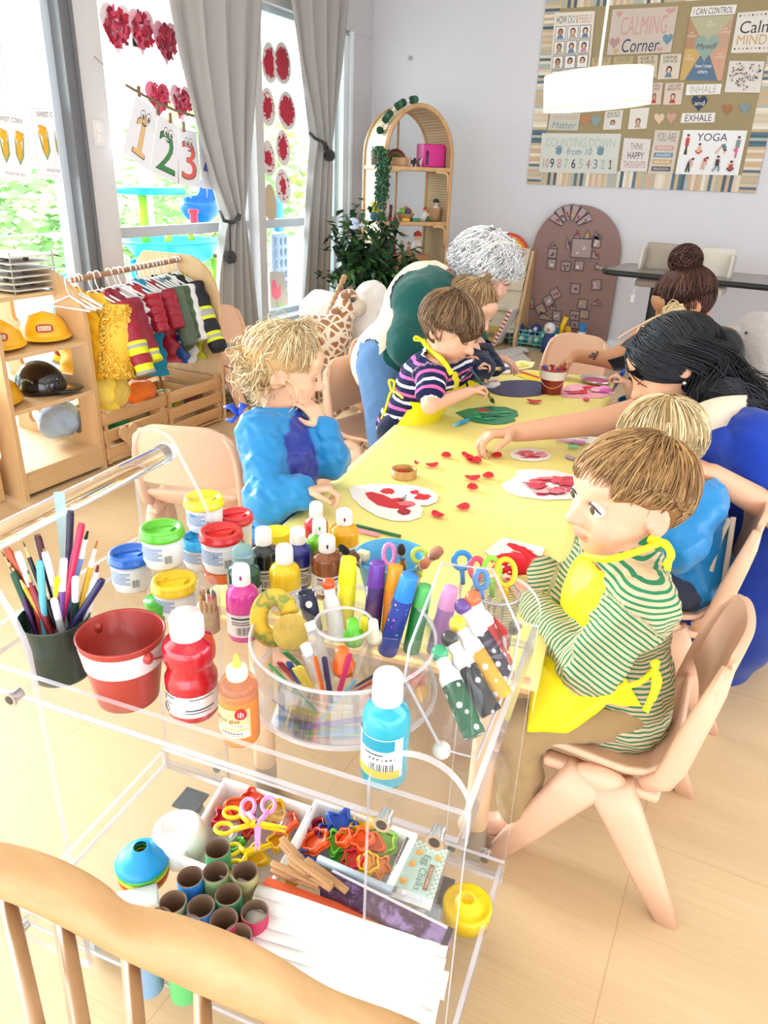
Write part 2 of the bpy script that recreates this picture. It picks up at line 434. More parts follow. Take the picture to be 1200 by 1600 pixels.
def vnormals(V,Q):
 n=np.cross(V[Q[:,2]]-V[Q[:,0]],V[Q[:,3]]-V[Q[:,1]]);o=np.zeros_like(V)
 for i in range(4):
  for a in range(3):o[:,a]+=np.bincount(Q[:,i],n[:,a],len(V))
 return o/np.maximum(np.linalg.norm(o,axis=1),1e-12)[:,None]
def nets(F,lo,vox):
 S=F<0;nx,ny,nz=F.shape
 c=[S[i:nx-1+i,j:ny-1+j,k:nz-1+k]for i in(0,1)for j in(0,1)for k in(0,1)]
 cnt=np.zeros(c[0].shape,np.int8)
 for a in c:cnt+=a
 act=(cnt>0)&(cnt<8);I=np.argwhere(act)
 if len(I)==0:return np.zeros((0,3)),np.zeros((0,4),int)
 idx=np.full(act.shape,-1,np.int64);idx[act]=np.arange(len(I))
 P=np.zeros((len(I),3));W=np.zeros(len(I));off=[(i,j,k)for i in(0,1)for j in(0,1)for k in(0,1)]
 val=[F[I[:,0]+o[0],I[:,1]+o[1],I[:,2]+o[2]].astype(float)for o in off]
 for a in range(8):
  for b in range(a+1,8):
   d=np.abs(np.array(off[a])-np.array(off[b]))
   if d.sum()!=1:continue
   m=(val[a]<0)!=(val[b]<0)
   if not m.any():continue
   t=val[a][m]/(val[a][m]-val[b][m]);oa,ob=np.array(off[a]),np.array(off[b])
   P[m]+=oa+t[:,None]*(ob-oa);W[m]+=1
 V=lo+vox*(I+P/W[:,None]);Q=[]
 for ax in range(3):
  s0=[slice(None)]*3;s1=[slice(None)]*3;s0[ax]=slice(0,-1);s1[ax]=slice(1,None)
  A0,A1=S[tuple(s0)],S[tuple(s1)];b,cc=[(1,2),(2,0),(0,1)][ax]
  E=np.argwhere(A0!=A1);E=E[(E[:,b]>0)&(E[:,cc]>0)&(E[:,b]<F.shape[b]-1)&(E[:,cc]<F.shape[cc]-1)]
  if not len(E):continue
  fl=A0[E[:,0],E[:,1],E[:,2]]
  def at(db,dc):
   e=E.copy();e[:,b]+=db;e[:,cc]+=dc;return idx[e[:,0],e[:,1],e[:,2]]
  q=np.stack([at(-1,-1),at(0,-1),at(0,0),at(-1,0)],1);q[~fl]=q[~fl][:,::-1];Q.append(q)
 return V,np.concatenate(Q)
# hair: thick clumps of strands laid over a skull
def strands(name,roots_dirs,mat,parent,r=.0012,n=3,cols=None):
 """roots_dirs: list of polylines (k,3); every strand a thin tapering tube; all in one mesh"""
 V=[];Q=[];C=[];base=0
 for si,pts in enumerate(roots_dirs):
  pts=np.asarray(pts,float);k=len(pts);T=np.gradient(pts,axis=0);T/=np.maximum(np.linalg.norm(T,axis=1),1e-9)[:,None]
  up=A(0,0,1)if abs(T[0,2])<.9 else A(1,0,0)
  X=np.cross(T,up);X/=np.maximum(np.linalg.norm(X,axis=1),1e-9)[:,None];Y=np.cross(T,X)
  rr=r*(1-np.linspace(0,1,k)**3*.8)if np.isscalar(r)else r[si]*(1-np.linspace(0,1,k)**3*.8)
  for j in range(n):
   a=2*PI*j/n;V.append(pts+rr[:,None]*(math.cos(a)*X+math.sin(a)*Y))
  ii=np.arange(k-1)
  for j in range(n):
   j2=(j+1)%n;Q.append(base+np.stack([j*k+ii,j2*k+ii,j2*k+ii+1,j*k+ii+1],1))
  C.append(np.tile(cols[si]if cols is not None else(1,1,1),(n*k,1)));base+=n*k
 me=fastmesh(name,np.concatenate(V),np.concatenate(Q));me.materials.append(mat)
 ca=me.color_attributes.new('col','FLOAT_COLOR','POINT');C=np.concatenate(C)
 ca.data.foreach_set('color',np.concatenate([C,np.ones((len(C),1))],1).astype(np.float32).ravel())
 return link(name,me,parent)
def hair_mat():
 if 'hair' in _MC:return _MC['hair']
 m=attr_mat('hair',.42,0,spec=.5);_MC['hair']=m;return m
# the room
XL,YB,ZC=-3.15,5.90,2.75
XR,YN=2.6,-2.4
def floor_mat():
 m,nt,b,o=_new('floor_planks');tc=nt.nodes.new('ShaderNodeTexCoord')
 def mapped(sc_):
  mp=nt.nodes.new('ShaderNodeMapping');mp.inputs['Scale'].default_value=sc_;nt.links.new(tc.outputs['Object'],mp.inputs['Vector']);return mp.outputs[0]
 g=_noise(nt,mapped((1.2,60,1)),3,5,.7);g2=_noise(nt,mapped((.6,9,1)),2,3)
 c=_ramp(nt,g,[(.28,lin('#c2a078')),(.5,lin('#d3b48c')),(.72,lin('#dcc29e'))])
 c=_mixrgb(nt,c,lin('#cfb088'),g2)
 w=nt.nodes.new('ShaderNodeTexChecker');w.inputs['Scale'].default_value=260;nt.links.new(tc.outputs['Object'],w.inputs['Vector'])
 bk=nt.nodes.new('ShaderNodeTexBrick');bk.offset=0;nt.links.new(mapped((1,1,1)),bk.inputs['Vector']);bk.inputs['Scale'].default_value=1;bk.inputs['Brick Width'].default_value=.6;bk.inputs['Row Height'].default_value=.6;bk.inputs['Mortar Size'].default_value=.0016;bk.inputs['Mortar Smooth'].default_value=0
 c=_mixrgb(nt,c,lin('#bc9c76'),.12);c=_mixrgb(nt,c,lin('#c0a078'),bk.outputs['Fac']);nt.links.new(c,b.inputs['Base Color']);b.inputs['Roughness'].default_value=.36
 mm=nt.nodes.new('ShaderNodeMath');mm.operation='MULTIPLY_ADD';nt.links.new(w.outputs['Fac'],mm.inputs[0]);mm.inputs[1].default_value=.35;nt.links.new(g,mm.inputs[2])
 _bump(nt,b,mm.outputs[0],.12,.002);return m
def wall_mat(c):
 return pm(c,.75,var=.02,vs=3,bump=.05,bs_=120,name='wall_paint')
WALL=wall_mat('#d6d4da');WALLL=wall_mat('#d0cccd');TRIM=pm('#e9ebee',.35,name='white_trim');GREYF=pm('#77787c',.4,metal=.3,name='grey_frame')
b=MB();b.box(((XL+XR)/2,(YN+YB)/2,-.05),(XR-XL,YB-YN,.1));struct(b.build('floor',floor_mat()))
b=MB();b.box(((XL+XR)/2,YB+.06,ZC/2),(XR-XL+.3,.12,ZC));struct(b.build('wall_back',WALL))
b=MB();b.box(((XL+XR)/2,(YN+YB)/2,ZC+.05),(XR-XL+.3,YB-YN,.1));struct(b.build('ceiling',pm('#f3f1ee',.8)))
b=MB();b.box((XR+.06,(YN+YB)/2,.2),(.12,YB-YN,.4));b.box((XR+.06,(YN+YB)/2,2.28),(.12,YB-YN,.94))  # unseen wall; its opening lowered to cut sky light on the upper back wall
b.box((XR+.06,YB-1.0,1.4),(.12,2.0,2.3));b.box((XR+.06,YN+.2,1.4),(.12,.4,2.3));struct(b.build('wall_right',WALL));b=MB();b.box(((XL+XR)/2,YN-.06,2.4),(XR-XL,.12,.7));struct(b.build('added_light_baffle',WALL))  # unseen upper strip at the near side, added to cut high sky light
Yd=px(80,0,XL)[1];Yf1=px(108,0,XL)[1];Yp=px(151,0,XL)[1];Yq0=px(400,200,XL)[1];Yq1=px(412,200,XL)[1];Yj=px(549.5,62,XL)[1]
ZT=px(430,22,XL)[2];ZS=px(440,494,XL)[2];ZM=px(260,362,XL)[2]
T=.14
b=MB()
b.box((XL-T/2,(YN+YB)/2,(ZT+.05+ZC)/2),(T,YB-YN,ZC-ZT-.05))
b.box((XL-T/2,(Yp+Yj)/2,ZS/2-.015),(T,Yj-Yp,ZS-.03))
b.box((XL-T/2,(Yf1+Yp)/2,ZT/2+.024),(T,Yp-Yf1,ZT+.048))
b.box((XL-T/2,(Yj+YB)/2,ZT/2+.024),(T,YB-Yj,ZT+.048))
b.box((XL-T/2,(Yq0+Yq1)/2,(ZT+ZS)/2),(T,Yq1-Yq0,ZT-ZS+.1))
struct(b.build('wall_left',WALLL))
GLASS=clear((.97,.99,1),.5,.0,name='window_glass')
def win(n,y0,y1,z0,z1,mid=None,fm=TRIM,w=.045,xo=-.09):
 b=MB();x=XL+xo
 for yy in(y0+w/2,y1-w/2):b.box((x,yy,(z0+z1)/2),(.06,w,z1-z0))
 for zz in(z0+w/2,z1-w/2):b.box((x,(y0+y1)/2,zz),(.06,y1-y0-2*w,w))
 if mid:b.box((x,(y0+y1)/2,mid),(.06,y1-y0-2*w,.055))
 o=struct(b.build('window_%d'%n,fm));g=MB();g.box((x-.01,(y0+y1)/2,(z0+z1)/2),(.006,y1-y0-2*w,z1-z0-2*w));g.build('glass',GLASS,o);return o
win(1,Yd-1.9,Yd+.035,.04,ZT+.05,None,pm('#cdd8e4',.3),.05)
win(2,Yp,Yq0,ZS,ZT+.05,ZM,pm('#b9bac0',.35),.03)
win(3,Yq1,Yj-.1,ZS,ZT+.05,ZM,pm('#c9d3dd',.35),.035)
b=MB();b.box((XL-.06,(Yd+Yf1)/2+.02,ZT/2+.03),(.13,Yf1-Yd-.02,ZT+.06));b.box((XL+.006,Yd+.03,ZT/2+.03),(.02,.02,ZT+.06));b.box((XL+.006,Yf1-.012,ZT/2+.03),(.02,.015,ZT+.06));struct(b.build('trim_1',GREYF))
b=MB();b.box((XL-.07,Yj-.05,(ZS+ZT)/2),(.13,.098,ZT-ZS+.04));b.box((XL+.008,Yj-.012,(ZS+ZT)/2),(.02,.035,ZT-ZS+.1));struct(b.build('trim_2',pm('#eef4f8',.4)))
b=MB();b.box((XL-.04,(Yp+Yj)/2,ZS-.015),(.2,Yj-Yp,.03));struct(b.build('trim_3',TRIM))
b=MB();b.box(((XL+XR)/2,YB-.008,.045),(XR-XL,.016,.09));struct(b.build('baseboard_back',TRIM))
b=MB();p=px(155,208,XL+.004);b.box(p,(.008,.075,.12),bev=.004);sw=b.build('light_switch',pm('#dcd6d3',.5));tag(sw,'double white light switch plate on the grey pier by the window','switch')
for dz in(-.025,.025):
 b=MB();b.box(p+A(.006,0,dz),(.006,.03,.04),bev=.002);b.build('rocker',pm('#e6e0dc',.4),sw)
b=MB();q=py(641,91,YB-.004);b.cyl(q,q-A(0,.008,0),.016);tag(b.build('wall_plug',pm('#a8a6a6',.5)),'small round grey cap on the back wall above the rattan shelf','wall cap')
# curtains
CURT=fabric('#a9a5a3',.05,700,.85,.08,5)
def curtain(name,label,edges,folds,X0,amp,mat=CURT):
 E=[(px(l,y,X0),px(r,y,X0))for y,l,r in edges]
 zs=[(a[2]+b_[2])/2 for a,b_ in E];ys0=[a[1]for a,_ in E];ys1=[b_[1]for _,b_ in E]
 zz=np.array(zs)[::-1];y0=np.array(ys0)[::-1];y1=np.array(ys1)[::-1]
 wmax=max(y1-y0);b=MB();ztop,zbot=zs[0],zs[-1]
 def smooth_i(z,arr):return float(np.interp(z,zz,arr))
 def fn(u,v):
  z=ztop+(zbot-ztop)*v;a,c=smooth_i(z,y0),smooth_i(z,y1)
  k=(c-a)/wmax;am=amp*(.55+.9*(1-k));ph=u*folds*2*PI
  x=X0+am*math.sin(ph+.6*math.sin(v*3))+.25*am*math.sin(2.3*ph+1+2*v)
  return A(x,a+(c-a)*(u+.012*math.sin(2*ph)),z)
 b.grid(fn,110,70)
 o=b.build(name,mat);m=o.modifiers.new('thick','SOLIDIFY');m.thickness=.004
 return o
XC=XL+.14
c1=curtain('curtain','',[(-140,246,412),(0,258,405),(100,277,398),(200,302,391),(280,328,384),(338,351,378),(360,346,382),(420,338,392),(520,334,404),(640,333,412)],4,XC,.035)
tag(c1,'grey window curtain tied low beside the dress-up rack','curtain','grey curtains')
c2=curtain('curtain','',[(-140,436,552),(0,450,541),(100,464,531),(165,478,522),(200,485,518),(222,489,515),(260,484,516),(340,478,515),(420,474,514),(560,466,512)],4,XC,.035)
tag(c2,'grey window curtain tied higher up beside the rattan shelf','curtain','grey curtains')
POM=pm('#101014',.95,bump=1,bs_=500,sheen=.3,name='black_wool')
def tieback(label,pts,pom,r=.011):
 P=[px(x,y,XC+.06+d)for x,y,d in pts];o=MB();o.tube(P,r,8);t=o.build('curtain_tieback',POM);tag(t,label,'tieback','black curtain ties')
 c=px(pom[0],pom[1],XC+.07);bb=MB();bb.tube([P[-1],c],.006,6);bb.build('cord',POM,t)
 bb=MB();bb.ell(c,.036);rr=random.Random(3)
 for i in range(160):
  d=nrm(A(rr.gauss(0,1),rr.gauss(0,1),rr.gauss(0,1)));bb.tube([c+d*.03,c+d*(.036+rr.random()*.006)],.003,4)
 bb.build('pompom',POM,t)
tieback('black cord tie with pompom on the lower-tied curtain',[(344,331,-.06),(350,345,.01),(362,347,.02),(374,341,.01),(378,328,-.05),(366,347,.025),(359,349,.03)],(360,402))
tieback('black cord tie with pompom on the higher-tied curtain',[(484,208,-.05),(492,216,.01),(503,221,.02),(512,232,.01),(509,224,.02),(507,232,.03)],(515,243))
# papers on the window panes
XW=XL-.07
def paper_x(name,label,cat,pts,X,group=None,poly=None,m=WHITE,world=True):
 s=sheet_x(pts,X);s.base(m,poly);return s
HP=[(.5+a,.5+b_)for a,b_ in HEART]
hearts=[(181,45,52,88,'#c21f38','#f2dfe4','first heart from the pier, upper row of red hearts'),(220,51,42,80,'#b3203c','#eeb7c8','middle heart in the upper row of red collage hearts'),(258,68,40,76,'#b2283f','#eca9bf','last heart in the upper red row, by the curtain'),(246,155,40,60,'#c32b44','#e2738b','red heart behind the cord, above the card with 2'),(282,162,34,64,'#c5304a','#f3b9c6','pinker heart behind the number string, above the card with 3')]
for i,(x,y,w,h,pc,bc,lab)in enumerate(hearts):
 k=.14*w
 s=sheet_x([(x-w/2-k*.3,y-h/2-k*.4),(x+w/2-k*.3,y-h/2+k),(x+w/2+k*.5,y+h/2+k*.6),(x-w/2+k*.5,y+h/2-k*.4)],XW+.003*(i%3))
 s.base(pm(bc,.8),HP)
 rr=random.Random(i)
 for j in range(70):
  a=rr.random()*2*PI;q=math.sqrt(rr.random())*.33;u,v=.5+q*math.cos(a)*1.05,.45+q*math.sin(a)*1.05
  t=rr.random()*PI;l,ww=.05+.06*rr.random(),.03+.02*rr.random();ca,sa=math.cos(t),math.sin(t)
  s.poly([(u+l*ca*e-ww*sa*f_,v+l*sa*e+ww*ca*f_)for e,f_ in((-1,-1),(-1,1),(1,1),(1,-1))],pm(random.Random(j*7+i).choice([pc,'#a81a33','#d1425d','#8f1730','#c9536b']),.7))
 tag(s.build('collage_heart'),lab+', stuck on the window','paper heart','collage hearts on the window')
ovals=[(420,97,24,66,0,'speckled red painted oval half hidden by the post, top row'),(440,98,27,68,0,'big dark red painted oval, top row on the far window'),(417,166,24,62,0,'half hidden red and white oval by the post, second row'),(447,172,28,62,0,'red painted oval in the second row, ragged at its right side'),(418,246,22,58,0,'cream oval with a red blot by the post, third row'),(441,230,22,58,0,'white oval with a smooth red centre, third row'),(441,290,24,56,0,'white oval with a small red zigzag, lowest row'),(421,316,20,60,1,'plain tan oval beside the blue toy, lowest by the post')]
for i,(x,y,w,h,k,lab)in enumerate(ovals):
 s=sheet_x([(x-w/2,y-h/2-2),(x+w/2,y-h/2+5),(x+w/2+2,y+h/2+3),(x-w/2+2,y+h/2-3)],XW+.003*(i%2))
 s.base(pm('#ebe2dc' if not k else '#d9bf9d',.8),[(.5+.5*math.sin(t)*(1-.12*math.cos(t)),.5-.5*math.cos(t))for t in[-2*PI*j/32 for j in range(32)]][::-1][::-1])
 if not k:
  rr=random.Random(i+40);n=34;sx=(.36,.4,.33,.42,.3,.33,.2,.3)[i];sy=(.36,.38,.3,.36,.25,.34,.3,.3)[i]
  s.poly([(.5+(sx+.1*rr.uniform(-1,.6))*math.sin(-2*PI*j/n),.5-(sy+.08*rr.uniform(-1,.6))*math.cos(2*PI*j/n))for j in range(n)],pm('#c41a38',.5,var=.3,vs=60))
  for j in range(14):
   a=rr.random()*6.28;s.disc(.5+.36*math.cos(a),.5+.36*math.sin(a),.03+.05*rr.random(),.01+.03*rr.random(),pm('#d23a52',.5))
 tag(s.build('painted_oval'),lab,'painted paper','painted ovals on the far window')
def corn(pts,lab,name=None):
 s=sheet_x(pts,XW);s.base(pm('#e9ecf5',.6));ink=pm('#8a7f8e',.7);w_=pm('#f6f6fb',.6)
 s.rect(.05,.04,.95,.96,w_);s.text('SWEET CORN',.17,.06,.83,.13,pm('#7d5a3c',.7));s.text('PICKED FOR YOU',.25,.88,.8,.92,ink)
 for u,sl in((.3,.1),(.68,-.1)):
  s.poly([(u-.14-sl*.3,.32),(u-.1,.6),(u,.76),(u+.12,.62),(u+.13-sl*.3,.3),(u+.05,.5),(u-.06,.5)],pm('#8fa36a',.6));s.poly([(u-.1-sl*.3,.36),(u-.05,.6),(u,.7),(u+.06,.6),(u+.08-sl*.3,.36)],w_)
  s.disc(u-sl*.3,.34,.11,.07,pm('#f0b52a',.5));s.disc(u,.52,.07,.16,pm('#eeb02c',.5));
  for j in range(5):s.disc(u-.09+.045*j-sl*.4,.26+.01*abs(j-1),.022,.02,pm('#e5a426',.5))
 if name:s.text(name,.55,1.02,.85,1.08,pm('#55555f',.7))
 tag(s.build('corn_poster'),lab,'poster','sweet corn posters')
corn([(45,167),(103,170),(115,280),(60,275)],'sweet corn footprint poster beside the grey window frame','Sage')
corn([(-14,172),(42,181),(51,286),(-6,278)],'sweet corn footprint poster cut by the picture edge, beside its twin','Sage')
corn([(-60,40),(0,56),(13,142),(-46,128)],'poster high on the near pane, mostly out of the frame')
XS=XL+.06
P=[px(147,88,XL+.002),px(197,133,XS),px(230,152,XS),px(270,171,XS),px(305,182,XS),px(340,190,XS)]
b=MB();b.tube(P[:2],.0015,6);b.tube(P[1:],.007,8);tag(b.build('hanging_cord',pm('#8a6b52',.9,bump=.6,bs_=400)),'brown twisted cord strung from the pier to the curtain','cord')
cards=[([(212,150),(247,173),(233,268),(192,236)],'1','#e8bd82','white card with a tan number 1',(219,142)),([(247,178),(278,197),(279,288),(234,267)],'2','#4a8a54','white card with a green number 2',(247,173)),([(279,199),(306,207),(314,293),(278,287)],'3','#e06a5e','white card with a red number 3',(266,183)),([(309,208),(336,214),(344,298),(315,294)],'4','#6a6fd8','violet number 4 card, half behind the curtain',(288,199))]
for pts,t,c,lab,pg in cards:
 s=sheet_x(pts,XS+.01);s.base(pm('#eeedf4',.7));e,w_,k=pm('#2a2a2e',.5),WHITE,pm(c,.6)
 s.text(t,.16,.2,.86,.9,e);s.text(t,.19,.215,.83,.885,k)
 for u in(.42,.64):s.disc(u,.22,.1,.085,e);s.disc(u,.22,.085,.072,w_);s.disc(u+.02,.24,.045,.04,e);s.disc(u+.035,.228,.015,.013,w_)
 s.poly([(.42+.22*q,.345+.04*math.sin(PI*q))for q in np.linspace(0,1,9)]+[(.42+.22*q,.335+.025*math.sin(PI*q))for q in np.linspace(1,0,9)],e)
 tag(s.build('number_card'),lab+' with a smile, pegged to the cord','card','number cards on the cord')
for x,y,d in((217,143,0),(247,172,1),(266,184,2),(287,198,3)):
 b=MB();p=px(x,y,XS+.018);b.box(p+A(0,-.004,0),(.012,.006,.05),bev=.001);b.box(p+A(0,.004,0),(.012,.006,.05),bev=.001);b.cyl(p+A(-.008,0,.005),p+A(.008,0,.005),.004,n=8)
 tag(b.build('clothes_peg',wood('#8d6a4c','#6e5038')),('tiny wooden peg holding the card with 1','tiny wooden peg between the cards 1 and 2','tiny wooden peg over the card with 2','tiny wooden peg over the card with 3')[d],'peg','pegs on the cord')
def translucent(c):
 m,nt,bs,o=_new('translucent_panel');nt.nodes.remove(bs);t=nt.nodes.new('ShaderNodeBsdfTranslucent');t.inputs[0].default_value=(*lin(c),1);d=nt.nodes.new('ShaderNodeBsdfDiffuse');d.inputs[0].default_value=(*lin(c),1)
 mx=nt.nodes.new('ShaderNodeMixShader');mx.inputs[0].default_value=.45;nt.links.new(t.outputs[0],mx.inputs[1]);nt.links.new(d.outputs[0],mx.inputs[2]);nt.links.new(mx.outputs[0],o.inputs[0]);return m
# outside the windows
b=MB();b.box((XL-2.2,2.5,-.15),(4.2,12,.1));struct(b.build('deck_floor',pm('#d8d4cd',.7)))
b=MB();rt=translucent('#eef2ea')
b.box((XL-1.9,3,2.62),(3.6,13,.04))
for i in range(9):b.box((XL-1.9,-2+i*1.25,2.52),(3.6,.09,.18))
for x in(-.5,-1.9,-3.5):b.box((XL+x,3,2.4),(.1,13,.14))
struct(b.build('porch_roof',rt))
b=MB()
for y in(.3,3.6,7.0):b.box((XL-3.5,y,1.2),(.1,.1,2.6))
struct(b.build('porch_posts',pm('#eeeeea',.6)))
xr=XL-3.3
za=px(100,330,xr)[2]
b=MB();b.box((xr,1.5,za),(.09,6.2,.1),bev=.01)
rail=b.build('deck_railing',pm('#4c4743',.6));tag(rail,'dark wooden deck railing with cables beyond the windows','railing')
b=MB()
for k in range(4):b.tube([(xr,-1.5,za-.2-.17*k),(xr,8,za-.2-.17*k)],.006,6)
b.build('cable',pm('#c9cdd0',.4,metal=.6),rail)
for y in(1.5,4.6,7.5):
 b=MB();b.box((xr,y,za/2-.05),(.08,.08,za+.1));b.build('post',pm('#e6e6e2',.6),rail)
b=MB();xm=XL-.9
for k in range(22):b.tube([(xm,.8+.08*k,.6),(xm,.8+.08*k,2.3)],.002,4)
for k in range(22):b.tube([(xm,.8,.6+.08*k),(xm,2.55,.6+.08*k)],.002,4)
tag(b.build('wire_mesh',pm('#b9bcc0',.4,metal=.5)),'fine wire mesh screen hanging outside the near window','wire mesh')
def leafball(name,label,c,r,cols,n,seed,group):
 rr=random.Random(seed);b=MB();mats=[pm(x,.7)for x in cols]
 for i in range(n):
  d=nrm(A(rr.gauss(0,1),rr.gauss(0,1),rr.gauss(0,1)));p=np.asarray(c)+d*np.asarray(r)*(.55+.45*rr.random())
  b.m=rr.randrange(len(mats));x,y,_=frame_from(nrm(d+.8*A(rr.gauss(0,1),rr.gauss(0,1),rr.gauss(0,1))));s=.06+.08*rr.random()
  b.add([p-x*s,p-y*s*.5,p+x*s,p+y*s*.5],[(0,1,2,3)])
 o=b.build(name,mats);tag(o,label,'bush',group)
 t=MB();t.tube([(c[0],c[1],-2.2),(c[0],c[1],c[2])],.08,6);t.build('trunk',pm('#6d5a48',.9),o)
GR=['#a9c98a','#c0d89c','#8fb878','#d3e4b4','#9cc088']
for i,(x,y,z,r,lab)in enumerate([(-8.2,1.6,.1,(1.2,1.4,1.2),'pale green bush behind the deck railing at the near pane'),(-8.6,4.2,.2,(1.2,1.5,1.3),'green bush beyond the railing seen under the number cards'),(-8.8,7.4,.1,(1.3,1.4,1.2),'green bush behind the blue swing seat'),(-8.4,10.4,.9,(1.4,1.6,1.5),'tall green bush seen through the far window'),(-10.5,13.5,1.0,(1.6,2,1.7),'yellow-green tree far behind the far window')]):
 leafball('garden_bush',lab,(x,y,z),r,GR if i<4 else['#b5c85e','#9dbb58','#d3d77a'],2600,i,'bushes in the garden')
b=MB();b.box((-30,10,-2.4),(54,60,.3));struct(b.build('garden_ground',pm('#b9c6a0',.9)))
b=MB();b.ell((-48,22,-4),(14,30,9));struct(b.build('hill',pm('#c3d6d8',.9,var=.1,vs=.3)))
BL=pm('#1f7be0',.35);SK=pm('#18b4dc',.35);LIME=pm('#b6e02a',.4);RED=pm('#e2364f',.4);YEL=pm('#f2c71e',.4)
xt=XL-1.1
t=thing('swing_seat','bright blue bucket swing seat hanging outside the window','swing',px(312,325,xt))
B=Body();c=px(312,320,xt);B.c=(.02,.2,.75)
B.ell(c+A(0,0,-.02),(.15,.17,.12),k=.02);B.cap(c+A(.0,.1,.0),c+A(.0,.13,.17),.09,.07,k=.03);B.ell(c+A(.02,-.03,.08),(.12,.13,.12),k=.02,sub=True);B.ell(c+A(.03,.06,.14),(.07,.08,.16),k=.02,sub=True)
B.build(.012,2).mesh('seat',BL,t)
for dy in(-.1,.1):
 b=MB();b.tube([c+A(0,dy,.05),(c[0],c[1]+dy,2.42)],.006,6);b.build('rope',pm('#efe9d8',.8),t)
b=MB();q=px(303,340,xt+.1);b.cyl(q+A(0,0,-.08),q+A(0,0,.05),.03);b.cyl(q+A(0,0,.03),q+A(0,0,.06),.04);b.build('handle',RED,t)
t=thing('water_table','turquoise plastic water play table outside the middle window','water table',px(272,440,xt))
c=px(272,388,xt-.05)
b=MB();w0,w1=.3,.34
b.lathe([(.01,-.09),(w0*.8,-.09),(w1,.05),(w1+.02,.05),(w1+.02,.065),(w1-.02,.065),(w0*.75,-.07),(.01,-.07)],c,28,sy=1.25);b.build('basin',SK,t)
for dx,dy in((.2,-.25),(.2,.25),(-.2,-.25),(-.2,.25)):
 b=MB();b.tube([c+A(dx,dy,-.08),A(c[0]+dx,c[1]+dy,-.1)],.035,10);b.build('leg',LIME if dy>0 else SK,t)
b=MB();b.box(c+A(0,-.2,.42),(.25,.5,.05),bev=.02);b.build('upper_tray',SK,t)
b=MB();b.tube([c+A(0,-.3,.06),c+A(0,-.3,.42)],.035,10);b.build('tower',LIME,t)
b=MB();b.tube([c+A(0,.08+.14*math.cos(q),.05+.12*math.sin(q))for q in np.linspace(0,PI,12)],.025,8);b.build('water_wheel',YEL,t)
b=MB();b.tube([c+A(.05,.2,.13),c+A(.05,.42,.13)],.03,8);b.build('spout',RED,t)
q=px(100,445,XL-.7);b=MB();B=Body();B.ell(q,(.1,.1,.07));B.ell(q+A(0,.09,.07),(.05,.05,.1));B.ell(q+A(0,.03,-.25),(.1,.13,.25),k=.05);B.build(.012,2)
tag(B.mesh('ride_on_toy',SK),'turquoise ride-on toy outside behind the hanger rail','toy')
q=px(318,430,xt+.5);b=MB();b.cyl(q+A(0,0,-.2),q+A(0,0,.04),.05,.07);tag(b.build('lime_cup_stack',LIME),'stack of lime green cups beside the water table','cups')
q=px(331,490,XL-.5);b=MB()
for k in range(7):b.cyl(q+A(0,0,-.1+.035*k),q+A(0,0,-.07+.035*k),.06,.063)
tag(b.build('red_tower_toy',RED),'ribbed red toy tower outside beside the lower-tied curtain','toy')
q=px(437,420,XL-.55);b=MB();b.box(q,(.05,.2,.55),bev=.025)
for i in range(3):
 for j in range(6):b.ell(q+A(.028,-.065+.065*i,-.22+.088*j),(.012,.022,.032),nu=10,nv=6)
tag(b.build('egg_foam_panel',pm('#8b98ae',.7)),'blue-grey bumpy panel standing outside the far window','panel')
q=[px(x,y,XL-.36)for x,y in((420,424),(442,424),(452,496),(423,500))]
s=Sheet(*q,th=.012);s.base(pm('#b3a08e',.8));s.poly([(.1,.2),(.05,.5),(.3,.6),(.6,.5),(.65,.25),(.45,.35),(.3,.15)],RED);s.poly([(.3,.62),(.34,.95),(.38,.95),(.36,.62)],pm('#5b8a2e',.7));s.poly([(.4,.75),(.5,.95),(.75,.9),(.7,.65)],pm('#8fc63a',.7))
tag(s.build('tulip_board'),'brown board painted with a red tulip outside the far window','board')
q=px(432,330,XL-.6);b=MB();b.ell(q,(.04,.09,.12));b.box(q+A(0,.03,-.1),(.05,.11,.12),bev=.03);tag(b.build('blue_slide_toy',pm('#2d8fdc',.5)),'blue plastic toy behind the tan oval on the far window','toy')
# bulletin board on the back wall
YP=YB-.014
bl,br,tp=py(823,287,YP),py(1175,302,YP),py(850,-14,YP)
xl,xr_,zb,zt=bl[0],br[0]+.02,(bl[2]+br[2])/2,tp[2]
s=Sheet((xl,YB-.002,zt),(xr_,YB-.002,zt),(xr_,YB-.002,zb),(xl,YB-.002,zb),th=.008)
s.base(pm('#a08f6c',.85,var=.08,vs=6))
board=s.build('bulletin_board');tag(board,'big brown paper bulletin board with striped border on the back wall','bulletin board')
s=Sheet((xl,YB-.010,zt),(xr_,YB-.010,zt),(xr_,YB-.010,zb),(xl,YB-.010,zb),th=.001)
W_,H_=xr_-xl,zt-zb;bw=.105;sc_=['#c9b191','#ddd0bb','#b7ad9b','#5e7480','#d8c4ae','#c8a98e','#a9b3ac','#cfbfa6','#e3dccd','#4d6572','#c7b08c']
s.mat(pm(sc_[0],.8));n=72
for i in range(n):
 c=pm(sc_[(i*7+i*i%5)%len(sc_)],.8);u0,u1=i/n,(i+1)/n
 s.lvl=0;s.rect(u0,1-bw/H_,u1,1,c);s.lvl=0;s.rect(u0,0,u1,bw/H_,c)
n=70
for i in range(n):
 c=pm(sc_[(i*5+i*i%7)%len(sc_)],.8);v0,v1=i/n,(i+1)/n
 s.lvl=1;s.rect(0,v0,bw/W_,v1,c);s.lvl=1;s.rect(1-bw/W_,v0,1,v1,c)
s.build('striped_border',board)
